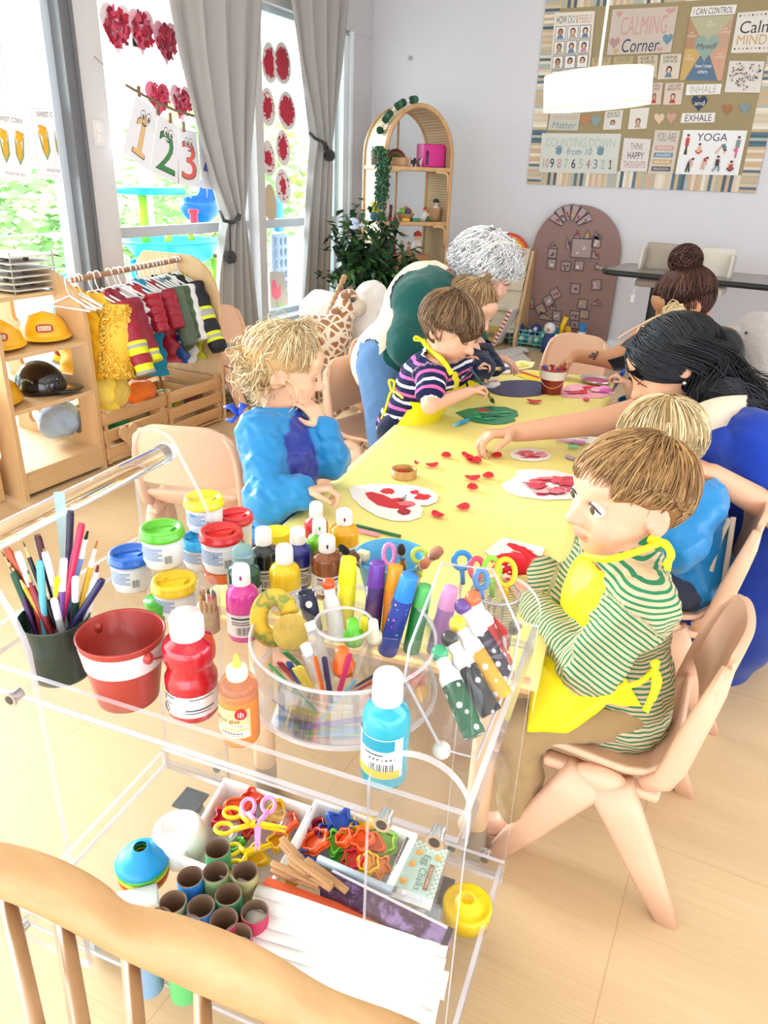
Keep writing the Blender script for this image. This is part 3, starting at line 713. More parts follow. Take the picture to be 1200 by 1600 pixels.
INK=pm('#3f3a3a',.7);NAVY=pm('#2c3d56',.7);PINK=pm('#c99a92',.7);BLUE=pm('#6d8ea3',.7);MINT=pm('#a9bdb2',.7);TAN=pm('#c7a06a',.7);CREAM=pm('#e6dcd2',.75);PAPER=pm('#e8e3df',.7);SKIN_=pm('#d9b096',.7);DK=pm('#4b3a35',.7);REDP=pm('#c2473f',.7)
YQ=YP-.002
def poster(pts,base,lab,fn,name='poster',cat='poster',group='posters on the bulletin board',poly=None):
 s=sheet_y(pts,YQ);s.base(base,poly);fn(s);tag(s.build(name),lab,cat,group);return s
def portrait(s,u,v,w,h,seed=0,border=True):
 rr=random.Random(seed);c=pm(rr.choice(['#3a2a28','#5a3b30','#2b2430','#6d4a35']),.7);k=pm(rr.choice(['#e0b79d','#c99878','#d8ab8f','#b98565']),.7);t=pm(rr.choice(['#6a7fa0','#b04a42','#b9a08a','#dfe0e4','#7e6b94','#c58f9c']),.7)
 if border:s.rect(u-w/2,v-h/2,u+w/2,v+h/2,INK);s.rect(u-w*.46,v-h*.46,u+w*.46,v+h*.46,PAPER)
 s.disc(u,v-h*.08,w*.25,h*.27,c);s.poly([(u-w*.32,v+h*.42),(u+w*.32,v+h*.42),(u+w*.2,v+h*.15),(u-w*.2,v+h*.15)][::-1][::-1],t);s.disc(u,v-h*.04,w*.16,h*.19,k)
def f_feel(s):
 for i,(t,m)in enumerate((('HOW',INK),('DO',BLUE),('I',PINK),('FEEL?',PINK))):
  u=(.07,.36,.56,.63)[i];s.text(t,u,.05,u+(.25,.16,.03,.3)[i],.16,m)
 k=0
 for j in range(4):
  for i in range(3):portrait(s,.19+.31*i,.3+.22*j,.27,.2,k);k+=1
poster([(867,20),(930,17),(920,122),(858,126)],CREAM,'chart headed HOW DO I FEEL with rows of faces',f_feel)
def f_calm(s):
 s.text('CALMING',.17,.17,.88,.58,PINK);s.text('Corner',.22,.66,.8,.96,NAVY,.05)
 for u,v,w,h,m in((.1,.75,.17,.27,pm('#b48f8f',.7)),(.92,.72,.16,.27,BLUE),(.12,.12,.1,.16,PINK),(.9,.1,.16,.15,PINK),(.14,.93,.08,.12,TAN),(.83,.93,.09,.12,PINK)):s.heart(u,v,w,h,m)
poster([(957,15),(1060,10),(1048,82),(948,86)],pm('#cbbcb3',.75),'large pinkish sign reading CALMING Corner',f_calm)
def f_small(t,sd,m=INK,dark=True):
 def f(s):
  for i,w in enumerate(t.split('|')):s.text(w,.15,.06+.16*i,.85,.19+.16*i,m)
  if dark:portrait(s,.5,.68,.55,.6,sd,False)
 return f
FADE=pm('#b9a783',.8)
for k,(pts,base,t,lab,dk)in enumerate([([(925,91),(955,89),(953,112),(923,114)],FADE,'COUNT|TO 10','faded tan card next to the HOW DO I FEEL chart',False),([(959,89),(990,88),(987,112),(957,113)],FADE,'TALK TO SOMEONE|I TRUST','faded tan card between two others below the CALMING sign',False),([(997,87),(1028,86),(1026,121),(994,122)],pm('#c8bba4',.8),'GET|A HUG','pale card left of the DRINK SOME WATER card',True),([(1033,85),(1065,84),(1060,123),(1027,124)],pm('#d8cbbd',.8),'DRINK|SOME WATER','card reading DRINK SOME WATER with a dark-haired figure',True),([(1014,130),(1036,129),(1032,163),(1010,164)],pm('#d8c2b4',.8),'LISTEN|TO MUSIC','card reading LISTEN TO MUSIC beside the lamp shade',True),([(1040,130),(1069,129),(1064,163),(1036,164)],pm('#d9c6b8',.8),'TAKE A DEEP|BREATH','card reading TAKE A DEEP BREATH',True),([(946,174),(974,172),(970,202),(942,203)],pm('#d9d2c9',.8),'READ|BOOKS','photo card with two figures under the lamp',True),([(985,170),(1015,168),(1010,201),(981,202)],pm('#e0dad2',.8),'','photo card with a figure in white under the lamp',True)]):
 poster(pts,base,lab,f_small(t,k+20,pm('#7d6f58',.8)if not dk else INK,dk),'card','card')
poster([(1082,11),(1152,7),(1148,22),(1078,26)],PAPER,'white strip reading I CAN CONTROL',lambda s:s.text('I CAN CONTROL',.06,.18,.94,.84,INK),'sign_strip','sign')
def f_ctl(s):
 s.poly([(0,0),(.5,.5),(1,0)],pm('#b7b294',.8));s.poly([(0,0),(0,.5),(.5,.5)],pm('#b58d6e',.8));s.poly([(1,0),(.5,.5),(1,.5)],pm('#c39d86',.8));s.poly([(0,.5),(0,1),(.12,1),(.5,.5)],pm('#c9a66c',.8));s.poly([(1,.5),(.5,.5),(.9,1),(1,1)],pm('#cf9f86',.8));s.poly([(.12,1),(.9,1),(.5,.45)],pm('#5e7690',.8))
 s.heart(.5,.5,.58,.44,pm('#93a79f',.8));s.text('Myself',.28,.42,.72,.53,INK,.1);s.text('how I treat',.32,.74,.7,.8,WHITE,.1);s.text('others',.4,.83,.62,.89,WHITE,.1)
 for u,v,t in((.5,.12,'MY|THOUGHTS'),(.12,.28,'MY|WORDS'),(.88,.24,'MY|ACTIONS'),(.14,.64,'MY|FEELINGS'),(.86,.62,'MY|EFFORT')):
  a,c=t.split('|');s.text(a,u-.04,v-.05,u+.04,v-.015,CREAM);s.text(c,u-.11,v,u+.11,v+.035,CREAM)
poster([(1078,27),(1147,23),(1128,126),(1062,125)],pm('#c9ab8a',.8),'coloured triangle chart with a grey heart reading Myself',f_ctl)
def f_mind(s):
 s.text('Calm',.12,.22,.95,.52,INK,.04);s.text('MIND',.1,.56,.85,.8,TAN)
 for i in range(9):
  for v in(.09,.9):s.heart(.08+.105*i,v,.05,.06,(INK,PINK,TAN)[i%3])
poster([(1153,20),(1216,15),(1204,82),(1142,83)],pm('#ded8d2',.75),'white poster reading Calm MIND, cut by the frame',f_mind)
def f_dots(s):
 rr=random.Random(4);n=0
 while n<75:
  u,v=rr.random(),rr.random();x,y=(u-.5)*2.6,-(v-.5)*2.5+.15
  if(x*x+y*y-1)**3-x*x*y**3<0:s.disc(u,v,.022,.032,pm(rr.choice(['#7b5d57','#a88f86','#4d4143','#b98f88','#8d7f78']),.8),8);n+=1
poster([(1140,95),(1195,96),(1187,145),(1132,144)],pm('#dcd5cf',.75),'white sheet with a heart made of small fingerprints',f_dots)
poster([(1073,132),(1128,131),(1125,147),(1071,149)],PAPER,'white strip reading INHALE',lambda s:s.text('INHALE',.13,.16,.87,.84,pm('#b5aaa6',.7)),'sign_strip','sign')
poster([(1081,149),(1106,149),(1104,175),(1079,175)],NAVY,'navy heart reading and between INHALE and EXHALE',lambda s:s.text('and',.2,.32,.82,.6,PAPER,.08),'paper_heart','paper heart','posters on the bulletin board',HP)
poster([(1066,177),(1118,176),(1116,191),(1063,192)],PAPER,'white strip reading EXHALE',lambda s:s.text('EXHALE',.12,.16,.9,.86,INK),'sign_strip','sign')
poster([(860,178),(907,177),(903,204),(856,203)],pm('#c5c2b6',.8),'grey card reading YOUR FEELINGS Matter under the lamp',lambda s:(s.text('YOUR FEELINGS',.1,.1,.92,.36,PINK),s.text('Matter',.12,.48,.9,.9,pm('#7c919b',.7),.06)),'card','card')
for x,y,c,lab in((915,188,'#b9825b','tan paper heart beside the YOUR FEELINGS card'),(931,190,'#869a9c','blue-grey paper heart beside the tan heart'),(1030,186,'#dcc3a2','cream paper heart left of EXHALE'),(1049,185,'#c69c8c','pink paper heart beside EXHALE'),(1136,172,'#a8714f','brown paper heart right of the navy heart'),(1164,170,'#7e939c','blue-grey paper heart near the striped border')):
 poster([(x-8,y-9),(x+9,y-9),(x+8,y+9),(x-9,y+9)],pm(c,.8),lab,lambda s:None,'paper_heart','paper heart','small paper hearts on the board',HP)
def f_count(s):
 s.text('COUNTING DOWN',.06,.12,.94,.34,MINT);s.text('from 10',.34,.36,.66,.54,BLUE,.05)
 for u in(.24,.77):
  s.disc(u,.47,.04,.07,BLUE)
  for k in range(5):a=-.9+.45*k;s.poly([(u+.02*math.sin(a)-.01,.45),(u+.02*math.sin(a)+.01,.45),(u+.06*math.sin(a)+.008,.45-.14*math.cos(a)),(u+.06*math.sin(a)-.008,.45-.14*math.cos(a))],BLUE)
 for i,t in enumerate('10 9 8 7 6 5 4 3 2 1'.split()):s.text(t,.05+.093*i,.64,.05+.093*i+(.075 if i==0 else .05),.88,(PINK,NAVY,PINK,MINT,NAVY,MINT,pm('#b08f86',.7),BLUE,MINT,pm('#7c6f74',.7))[i])
poster([(847,208),(971,209),(963,272),(842,269)],pm('#cfd0c8',.7),'pale poster reading COUNTING DOWN from 10',f_count)
def f_think(s):
 for i,t in enumerate(('THINK','HAPPY','THOUGHTS')):s.text(t,(.28,.22,.1)[i],.14+.27*i,(.74,.8,.9)[i],.34+.27*i,(pm('#9c7f74',.7),INK,pm('#b0877c',.7))[i])
zig=[]
for(a,c_)in(((0,0),(0,1)),((0,1),(1,1)),((1,1),(1,0)),((1,0),(0,0))):
 for k in range(14):
  t=k/14;o=.02 if k%2 else 0;u,v=a[0]+(c_[0]-a[0])*t,a[1]+(c_[1]-a[1])*t;zig.append((u+(.5-u)*o*2,v+(.5-v)*o*2))
poster([(975,215),(1018,217),(1011,269),(968,268)],pm('#ddd4d2',.7),'scalloped card reading THINK HAPPY THOUGHTS',f_think,'card','card','posters on the bulletin board',zig)
def f_you(s):
 s.text('YOU ARE',.12,.06,.88,.25,pm('#86757a',.7))
 for i,(t,m)in enumerate((('IMPORTANT',PINK),('AMAZING',BLUE),('BRAVE',TAN),('ENOUGH',pm('#5d4a4a',.7)))):
  v=.35+.16*i;s.rect(.12,v,.88,v+.11,m);s.text(t,.2,v+.025,.8,v+.085,PAPER)
poster([(1024,203),(1063,204),(1051,272),(1012,271)],pm('#cfc5b8',.7),'beige card headed YOU ARE with coloured word bars',f_you)
def f_yoga(s):
 s.text('YOGA',.24,.07,.72,.24,NAVY)
 def limb(pts,w,m):
  for a,c in zip(pts[:-1],pts[1:]):
   d=math.hypot(c[0]-a[0],c[1]-a[1])+1e-6;nx_,ny_=-(c[1]-a[1])/d*w,(c[0]-a[0])/d*w*1.4
   s.poly([(a[0]-nx_,a[1]-ny_),(a[0]+nx_,a[1]+ny_),(c[0]+nx_,c[1]+ny_),(c[0]-nx_,c[1]-ny_)][::-1],m)
 def fig(u,v,h,top,leg,pose):
  hd=dict(up=((0,-.36),[(0,-.28),(0,.08)],[(0,.08),(-.03,.45)],[(0,.08),(.03,.45)],[(0,-.26),(-.03,-.46)]),sit=((0,-.22),[(0,-.12),(0,.18)],[(0,.18),(-.12,.1),(0,.26)],[(0,.18),(.12,.1),(0,.26)],[(0,-.1),(.08,.08)]),bend=((.09,-.2),[(.06,-.14),(-.03,-.12)],[(-.03,-.12),(-.08,.38)],[(-.03,-.12),(.03,.38)],[(.06,-.12),(.1,.15)]),war=((0,-.34),[(0,-.25),(0,.05)],[(0,.05),(-.12,.3)],[(0,.05),(.07,.08),(.08,.3)],[(0,-.2),(.06,-.08)]),dog=((.1,.12),[(.02,-.12),(.09,.05)],[(.02,-.12),(-.14,.22)],[(.02,-.12),(-.12,.22)],[(.08,.05),(.1,.24)]),tree=((0,-.36),[(0,-.28),(0,.04)],[(0,.04),(0,.46)],[(0,.04),(-.08,.14),(0,.2)],[(0,-.26),(.05,-.12)]))[pose]
  f_=lambda p:(u+p[0]*h,v+p[1]*h)
  limb([f_(p)for p in hd[4]],.012,SKIN_);limb([f_(p)for p in hd[2]],.013,leg);limb([f_(p)for p in hd[3]],.013,leg);limb([f_(p)for p in hd[1]],.03,top);s.disc(*f_(hd[0]),.022,.034,SKIN_);s.disc(f_(hd[0])[0],f_(hd[0])[1]-.014,.023,.026,DK)
 fig(.1,.32,.52,REDP,DK,'up');fig(.31,.42,.42,SKIN_,REDP,'sit');fig(.66,.38,.6,pm('#5f7d80',.7),SKIN_,'dog');fig(.9,.36,.55,pm('#7a8a8e',.7),pm('#d65f95',.7),'tree');fig(.2,.76,.5,pm('#b99aa8',.7),DK,'bend');fig(.43,.72,.45,pm('#a7384c',.7),SKIN_,'bend');fig(.64,.77,.5,DK,BLUE,'war');fig(.86,.8,.42,REDP,DK,'sit')
poster([(1068,203),(1168,204),(1153,274),(1055,272)],pm('#e6e3e4',.4),'glossy white YOGA poster with exercising figures',f_yoga)
# pendant lamp
YL=3.3;cl=py(933,141,YL);rl=np.linalg.norm(py(1016,136,YL)-py(851,147,YL))/2;hl=py(933,108,YL)[2]-py(933,162,YL)[2]
lamp=thing('pendant_lamp','white oval drum pendant lamp hanging before the bulletin board','lamp',cl)
tilt=Matrix.Rotation(math.radians(-5.5),3,Vector(CF-CF[2]*A(0,0,1)));ax_=np.array(tilt@Vector((0,0,1)))
b=MB();b.lathe([(rl,-hl/2),(rl,hl/2),(rl-.004,hl/2),(rl-.004,-hl/2),(rl,-hl/2)],cl,48,ax=ax_);b.build('lamp_shade',emit('#fffaf0',2.6),lamp)
b=MB();b.lathe([(0,-hl/2+.012),(rl-.005,-hl/2+.012)],cl,48,ax=ax_);b.build('diffuser',emit('#fff6e6',3.6),lamp)
b=MB();b.lathe([(rl+.001,-hl/2-.002),(rl+.001,-hl/2+.006)],cl,48,ax=ax_);b.lathe([(rl+.001,hl/2-.004),(rl+.001,hl/2+.002)],cl,48,ax=ax_);b.build('rim',pm('#e8d9c4',.6),lamp)
b=MB();b.cyl(cl+ax_*hl*.3,(cl[0],cl[1],ZC),.006,n=10);b.build('rod',pm('#d9d6d0',.4,metal=.3),lamp)
b=MB();b.lathe([(0,-.04),(.06,-.03),(.06,0)],(cl[0],cl[1],ZC),20);b.build('ceiling_rose',TRIM,lamp)
l=bpy.data.lights.new('lamp_bulb','POINT');l.energy=6;l.color=(1,.93,.82);l.shadow_soft_size=.05;lo=bpy.data.objects.new('lamp_bulb',l);COL.objects.link(lo);lo.parent=lamp;lo.location=(0,0,-hl)
# rattan arch shelf
def ppl(x,y,q,n_):
 d=ray(x,y);return CAMP+d*(((np.asarray(q)-CAMP)@n_)/(d@n_))
DS=.38;AS=math.radians(50);E1=A(math.cos(AS),math.sin(AS),0);E2=A(-math.sin(AS),math.cos(AS),0);RS=np.stack([E1,E2,A(0,0,1)],1)
F0=py(599,262,5.02);F0[2]=0
p0,p1=ppl(599,258,F0,E2),ppl(707,263,F0,E2);zs1=(p0[2]+p1[2])/2
zs2=(ppl(594,344,F0,E2)[2]+ppl(700,349,F0,E2)[2])/2;zs3=ppl(640,433,F0,E2)[2];ztop=ppl(645,164,F0,E2)[2]
x0,x1=.012,(p1-F0)@E1-.012;xc=(x0+x1)/2;rw=(x1-x0)/2;zsp=zs1+.05;rh=ztop-zsp
def LS(x,y,z):return F0+E1*x+E2*y+A(0,0,z)
RAT=wood('#d3a878','#b98a58','z',5)
shelf=thing('rattan_shelf','tall arched rattan shelf in the corner beside the far window','shelf',LS(xc,DS/2,0))
def archpts(n=26):return[(x0,0),(x0,zsp*.5),(x0,zsp)]+[(xc-rw*math.cos(t),zsp+rh*math.sin(t))for t in np.linspace(0,PI,n)[1:-1]]+[(x1,zsp),(x1,zsp*.5),(x1,0)]
for y,nm in((0,'front_hoop'),(DS,'rear_hoop')):
 b=MB();b.tube([LS(x,y,z)for x,z in archpts()],.016,8);b.build(nm,RAT,shelf)
def cane_mat():
 m,nt,bs,o=_new('woven_cane');v=_coords(nt);bs.inputs['Base Color'].default_value=(*lin('#d6b98d'),1)
 def wv(d):
  w=nt.nodes.new('ShaderNodeTexWave');w.wave_type='BANDS';w.bands_direction=d;w.inputs['Scale'].default_value=18;nt.links.new(v,w.inputs['Vector']);return w.outputs['Fac']
 mx=nt.nodes.new('ShaderNodeMath');mx.operation='MAXIMUM';nt.links.new(wv('X'),mx.inputs[0]);nt.links.new(wv('Z'),mx.inputs[1])
 nt.links.new(_ramp(nt,mx.outputs[0],[(.35,lin('#a98658')),(.75,lin('#e0c79f'))]),bs.inputs['Base Color']);_bump(nt,bs,mx.outputs[0],.5,.004);return m
b=MB();pts=archpts();b.grid(lambda u,v:LS(pts[min(int(round(v*(len(pts)-1))),len(pts)-1)][0],.01+u*(DS-.02),pts[min(int(round(v*(len(pts)-1))),len(pts)-1)][1]),3,len(pts));b.build('cane_side',cane_mat(),shelf)
for z in(zs1,zs2,zs3,.08):
 b=MB();b.box(LS(xc,DS/2,z-.014),(x1-x0+.02,DS+.02,.028),R=RS,bev=.006);b.build('shelf_board',wood('#d8b083','#bf9060','x',5),shelf)
 if z>.3:
  for sx,xx in((1,x0+.02),(-1,x1-.02)):
   b=MB();b.tube([LS(xx,-.004,z-.16),LS(xx,-.004,z-.06),LS(xx+sx*.012,-.004,z-.04),LS(xx+sx*.035,-.004,z-.032),LS(xx+sx*.1,-.004,z-.032)],.009,8);b.build('bracket',pm('#dcb583',.5),shelf)
b=MB();b.tube([LS(xc,DS,.1),LS(xc,DS,ztop)],.008,6);b.build('rear_rod',RAT,shelf)
g=MB()
gp=[LS(xc-(rw+.018)*math.cos(t),.07+.06*(1.5-t),zsp+(rh+.022)*math.sin(t))for t in np.linspace(.45,1.5,15)]
mats=[pm('#1f4a3a',.9,bump=.5),pm('#e9ddcc',.8),pm('#3f6a4d',.9,bump=.5)]
for i,p in enumerate(gp):g.m=(0,1,1,0,2)[i%5];g.ell(p+A(0,0,.018),.026 if g.m!=1 else .014,nu=12,nv=8)
g.tube([p+A(0,0,.016)for p in gp],.003,5);tag(g.build('felt_garland',mats),'garland of dark green felt balls and beads on the shelf arch','garland')
YF=0
def on(xp,yp,z,y=.12):
 p=ppl(xp,yp,F0+E2*y,E2);return A(p[0],p[1],z+.001)
b=MB();mats=[pm('#2f5a3c',.7),pm('#47794f',.7),pm('#254a33',.7)];rr=random.Random(5)
for k in range(16):
 bx=on(589,225,zs1+.1,YF+.02)+A(rr.uniform(-.03,.05),rr.uniform(-.02,.06),0);L=rr.uniform(.25,.5)
 P=[bx-E2*.05*min(1,4*t)+A(.01*math.sin(3*t),0,.03*math.sin(PI*min(1,3*t))-L*t)for t in np.linspace(0,1,14)];b.m=2;b.tube(P,.0025,4)
 for p in P:
  for _ in range(4):
   b.m=rr.randrange(3);q=p+A(rr.uniform(-.018,.018),rr.uniform(-.014,.014),rr.uniform(-.012,.012));b.ell(q,(.008,.004,.008),nu=6,nv=4)
iv=b.build('trailing_ivy',mats);tag(iv,'trailing green ivy hanging from the top board of the rattan shelf','plant')
b=MB();p=on(589,250,zs1);b.lathe([(.0,.0),(.04,0),(.05,.09),(.045,.09),(.035,.02),(0,.02)],p,16);b.build('pot',pm('#8c7a66',.7),iv)
s=MB()
for k,(c,r)in enumerate((('#7b3f33',.085),('#9a6a4a',.07),('#2f6a4c',.055))):
 s.m=k;c0=on(618,250,zs1,YF+.2);s.tube([c0+A(r*math.cos(t),0,r*math.sin(t)*1.2)for t in np.linspace(0,PI,14)],.008,6,flat=1.6)
tag(s.build('wooden_rainbow',[pm('#7b3f33',.6),pm('#8d6a50',.6),pm('#2d6a4c',.6)]),'dark nested arch toy behind the ivy on the rattan shelf','toy')
b=MB();b.box(on(625,255,zs1+.028),(.1,.07,.055),bev=.004);tag(b.build('wooden_box',wood()),'small wooden box on the top board of the rattan shelf','box')
def figurine(label,p,c,h=.055,name='animal_figurine',g='animal figurines on the rattan shelf'):
 B=Body();B.c=lin(c);B.ell(p+A(0,0,h*.55),(h*.45,h*.22,h*.24),k=.008);B.ell(p+A(h*.45,0,h*.9),(h*.2,h*.15,h*.17),k=.012)
 for dx in(-.28,.28):
  for dy in(-.1,.1):B.cap(p+A(dx*h,dy*h,h*.5),p+A(dx*h,dy*h,.003),h*.09,k=.006)
 B.build(.004,1);tag(B.mesh(name,pm(c,.6)),label,'figurine',g)
for x,c,lab in((637,'#c9b19a','tan animal figurine next to the wooden box'),(643,'#2a3238','dark animal figurine in the middle of the top board'),(650,'#6b4a4a','brown animal figurine near the pink box'),(655,'#d9d5d0','pale animal figurine leaning at the pink box')):figurine(lab,on(x,255,zs1),c)
t=thing('pink_box','square hot pink box on the top board of the rattan shelf','box',on(672,258,zs1))
b=MB();b.box(on(672,258,zs1+.075,YF+.14),(.17,.13,.15),R=RS,bev=.008);b.build('body',pm('#d3288a',.5),t)
b=MB();b.box(on(667,258,zs1+.05,YF+.07),(.022,.004,.07),R=RS,bev=.002);b.lathe([(0,0),(.012,.0),(.009,.02),(0,.025)],on(667,258,zs1+.085,YF+.072),10);b.build('figure_print',pm('#5a2b57',.6),t)
for i,(x,c,h,r,lab)in enumerate(((587,'#d9c01e',.12,.045,'yellow beaker on the middle board of the rattan shelf'),(603,'#d9d3de',.13,.026,'white tall cup on the middle board of the rattan shelf'),(608.5,'#5b3a28',.105,.02,'dark brown cup beside the white tall cup'))):
 b=MB();p=on(x,338,zs2);b.lathe([(0,0),(r*.85,0),(r,h),(r-.004,h),(r*.8,.01),(0,.01)],p,18);tag(b.build('cup',pm(c,.5)),lab,'cup')
for x,c,lab in((584,'#3d6f86','dark blue ball on the middle board of the rattan shelf'),(596,'#7fa7a8','pale teal ball on the middle board of the rattan shelf')):
 b=MB();b.ell(on(x,338,zs2+.03,YF+.06),.03);tag(b.build('ball',pm(c,.6)),lab,'ball')
t=thing('fruit_basket','small wicker bowl on the middle board of the rattan shelf','basket',on(633,338,zs2))
b=MB();b.lathe([(0,0),(.045,.002),(.07,.05),(.066,.05),(.04,.008),(0,.006)],on(633,338,zs2),20);b.build('bowl',pm('#b08a5e',.8,bump=.6),t)
for i,(dx,dy,c)in enumerate(((-.03,0,'#6a9a3a'),(.02,.02,'#c9a02c'),(.03,-.02,'#5d3f78'),(-.005,-.03,'#88b84a'),(0,.01,'#d8762c'))):
 b=MB();b.ell(on(633,338,zs2+.062+.012*(i==4))+A(dx,dy,0),.024,nu=10,nv=8);tag(b.build('toy_fruit',pm(c,.5)),('pale green','yellow','purple','bright green','orange')[i]+' toy fruit in the wicker bowl','toy fruit','toy fruit in the wicker bowl')
t=thing('doll_basket','round wicker basket with dolls on the middle board','basket',on(673,340,zs2))
b=MB();b.lathe([(0,0),(.05,.002),(.065,.09),(.06,.09),(.045,.008),(0,.006)],on(676,340,zs2),20);b.build('bowl',pm('#b79064',.8,bump=.6),t)
def doll(p,c,c2,lab,name='doll',h=.1,g=None,rot=0):
 t=thing(name,lab,'doll',p,0,g);b=MB();b.lathe([(0,0),(h*.26,0),(h*.2,h*.45),(h*.1,h*.6),(0,h*.62)],p,14);b.build('body',pm(c,.7),t)
 b=MB();b.ell(p+A(0,0,h*.74),h*.17,nu=12,nv=8);b.build('head',pm('#e6c3a8',.6),t);b=MB();b.lathe([(h*.185,h*.74),(h*.16,h*.88),(0,h*.98)],p,12);b.build('cap',pm(c2,.7),t)
doll(on(664,342,zs2),'#e6e6e6','#b5394a','small doll in white with red hair beside the wicker basket',g='small dolls');doll(on(668,344,zs2,YF+.05),'#3a6f4a','#d8b78c','small green doll lying before the basket',h=.06,g='small dolls');doll(on(680,336,zs2+.03),'#dfe2e4','#28343a','doll in pale dress sitting in the wicker basket',h=.13,g='small dolls')
for x,c,lab in((616,'#d9653c','orange wooden block at the edge of the middle board'),(633,'#e8b03a','yellow wooden block at the edge of the middle board'),(649,'#3f8a63','green wooden block at the edge of the middle board')):
 b=MB();b.box(on(x,345,zs2+.011,YF+.025),(.06,.035,.022),R=RS,bev=.003);tag(b.build('wooden_block',pm(c,.6)),lab,'block','blocks on the rattan shelf')
zb3=ppl(635,399,F0+E2*.03,E2)[2]
t=thing('wooden_crate','wooden box on the lower board of the rattan shelf','crate',on(632,430,zs3));b=MB();c0=on(632,430,(zs3+zb3)/2,YF+.14);b.box(c0,(.3,.2,zb3-zs3),R=RS,bev=.006);b.build('body',wood('#b98254','#9c683e','x',4),t);b=MB();b.box(c0-E2*.1,(.29,.006,.008),R=RS);b.build('lid_seam',pm('#6d472c',.7),t)
for x,c,c2,h,lab in((612,'#7b1f2a','#7b1f2a',.13,'dark red gnome on the wooden box, by the plant'),(627,'#e4dcd2','#c9b7a5',.1,'white gnome on the wooden box'),(638,'#b58a68','#a87c5c',.09,'tan gnome on the wooden box'),(651,'#d8433f','#d8433f',.17,'tall red and white gnome on the wooden box')):
 p=on(x,399,zb3,YF+.13);doll(p,c if h<.15 else '#e8ded6',c2,lab,'gnome',h,'gnomes on the wooden box')
b=MB();p=py(712,384,YB-.1);b.box((p[0]-.02,YB-.08,p[2]/2-.02),(.16,.12,p[2]-.04),bev=.005);tag(b.build('low_cabinet',wood('#c99a6c','#b3835a')),'narrow wooden cabinet by the back wall behind the white-haired woman','cabinet')
p=A(p[0]+.01,YB-.08,p[2]-.04);doll(p,'#b3303c','#9c2a35','red gnome on the cabinet behind the white-haired woman','gnome',.1)
# potted ficus
pc=py(572,405,4.6);pl=thing('potted_ficus','leafy dark green ficus in a pot between curtain and rattan shelf','plant',(pc[0],pc[1],0))
b=MB();b.lathe([(0,0),(.11,0),(.15,.26),(.14,.26),(.12,.22),(0,.22)],(pc[0],pc[1],0),24);b.build('pot',pm('#b79a7c',.7),pl)
tr=MB();lf=MB();rr=random.Random(9);mats=[pm(c,.35,name='leaf')for c in('#1f4229','#2c5636','#17331f','#3d6b3c','#4e7a3e')]
base=A(pc[0],pc[1],.2)
cen=A(pc[0],pc[1],pc[2]-.0)
for k in range(60):
 a=rr.random()*6.283;el=rr.uniform(-.5,1.3);d=A(math.cos(a)*math.cos(el),math.sin(a)*math.cos(el),math.sin(el));L=rr.uniform(.18,.36)
 st=base+A(rr.uniform(-.03,.03),rr.uniform(-.03,.03),0);md=cen+A(rr.uniform(-.06,.06),rr.uniform(-.06,.06),-.12);en=cen+d*L*A(1.0,.8,1.05)
 P=[st*(1-t)**2+2*md*t*(1-t)+en*t*t for t in np.linspace(0,1,10)];tr.tube(P,[.006*(1-.7*t)for t in np.linspace(0,1,10)],5)
 for p in P[4:]:
  for _ in range(4):
   q=p+A(rr.gauss(0,.035),rr.gauss(0,.035),rr.gauss(0,.03));dd=nrm(A(rr.gauss(0,1),rr.gauss(0,1),-.5+rr.gauss(0,.6)));x,y,dd=frame_from(dd);s=rr.uniform(.042,.072);lf.m=rr.randrange(5)
   lf.add([q,q+dd*s*.5+x*s*.42+y*.004,q+dd*s*1.5,q+dd*s*.5-x*s*.42+y*.004,q+dd*s*.7-y*.008],[(0,1,4),(1,2,4),(2,3,4),(3,0,4)],True)
tr.build('stem',pm('#6b5238',.8),pl);lf.build('foliage',mats,pl)
b=MB();q=py(554,352,4.35)
for k in range(9):b.ell(q+A(rr.gauss(0,.02),rr.gauss(0,.02),rr.gauss(0,.02)),(.025,.02,.012),nu=8,nv=5)
b.build('pale_flower',pm('#b9c3d6',.7),pl)
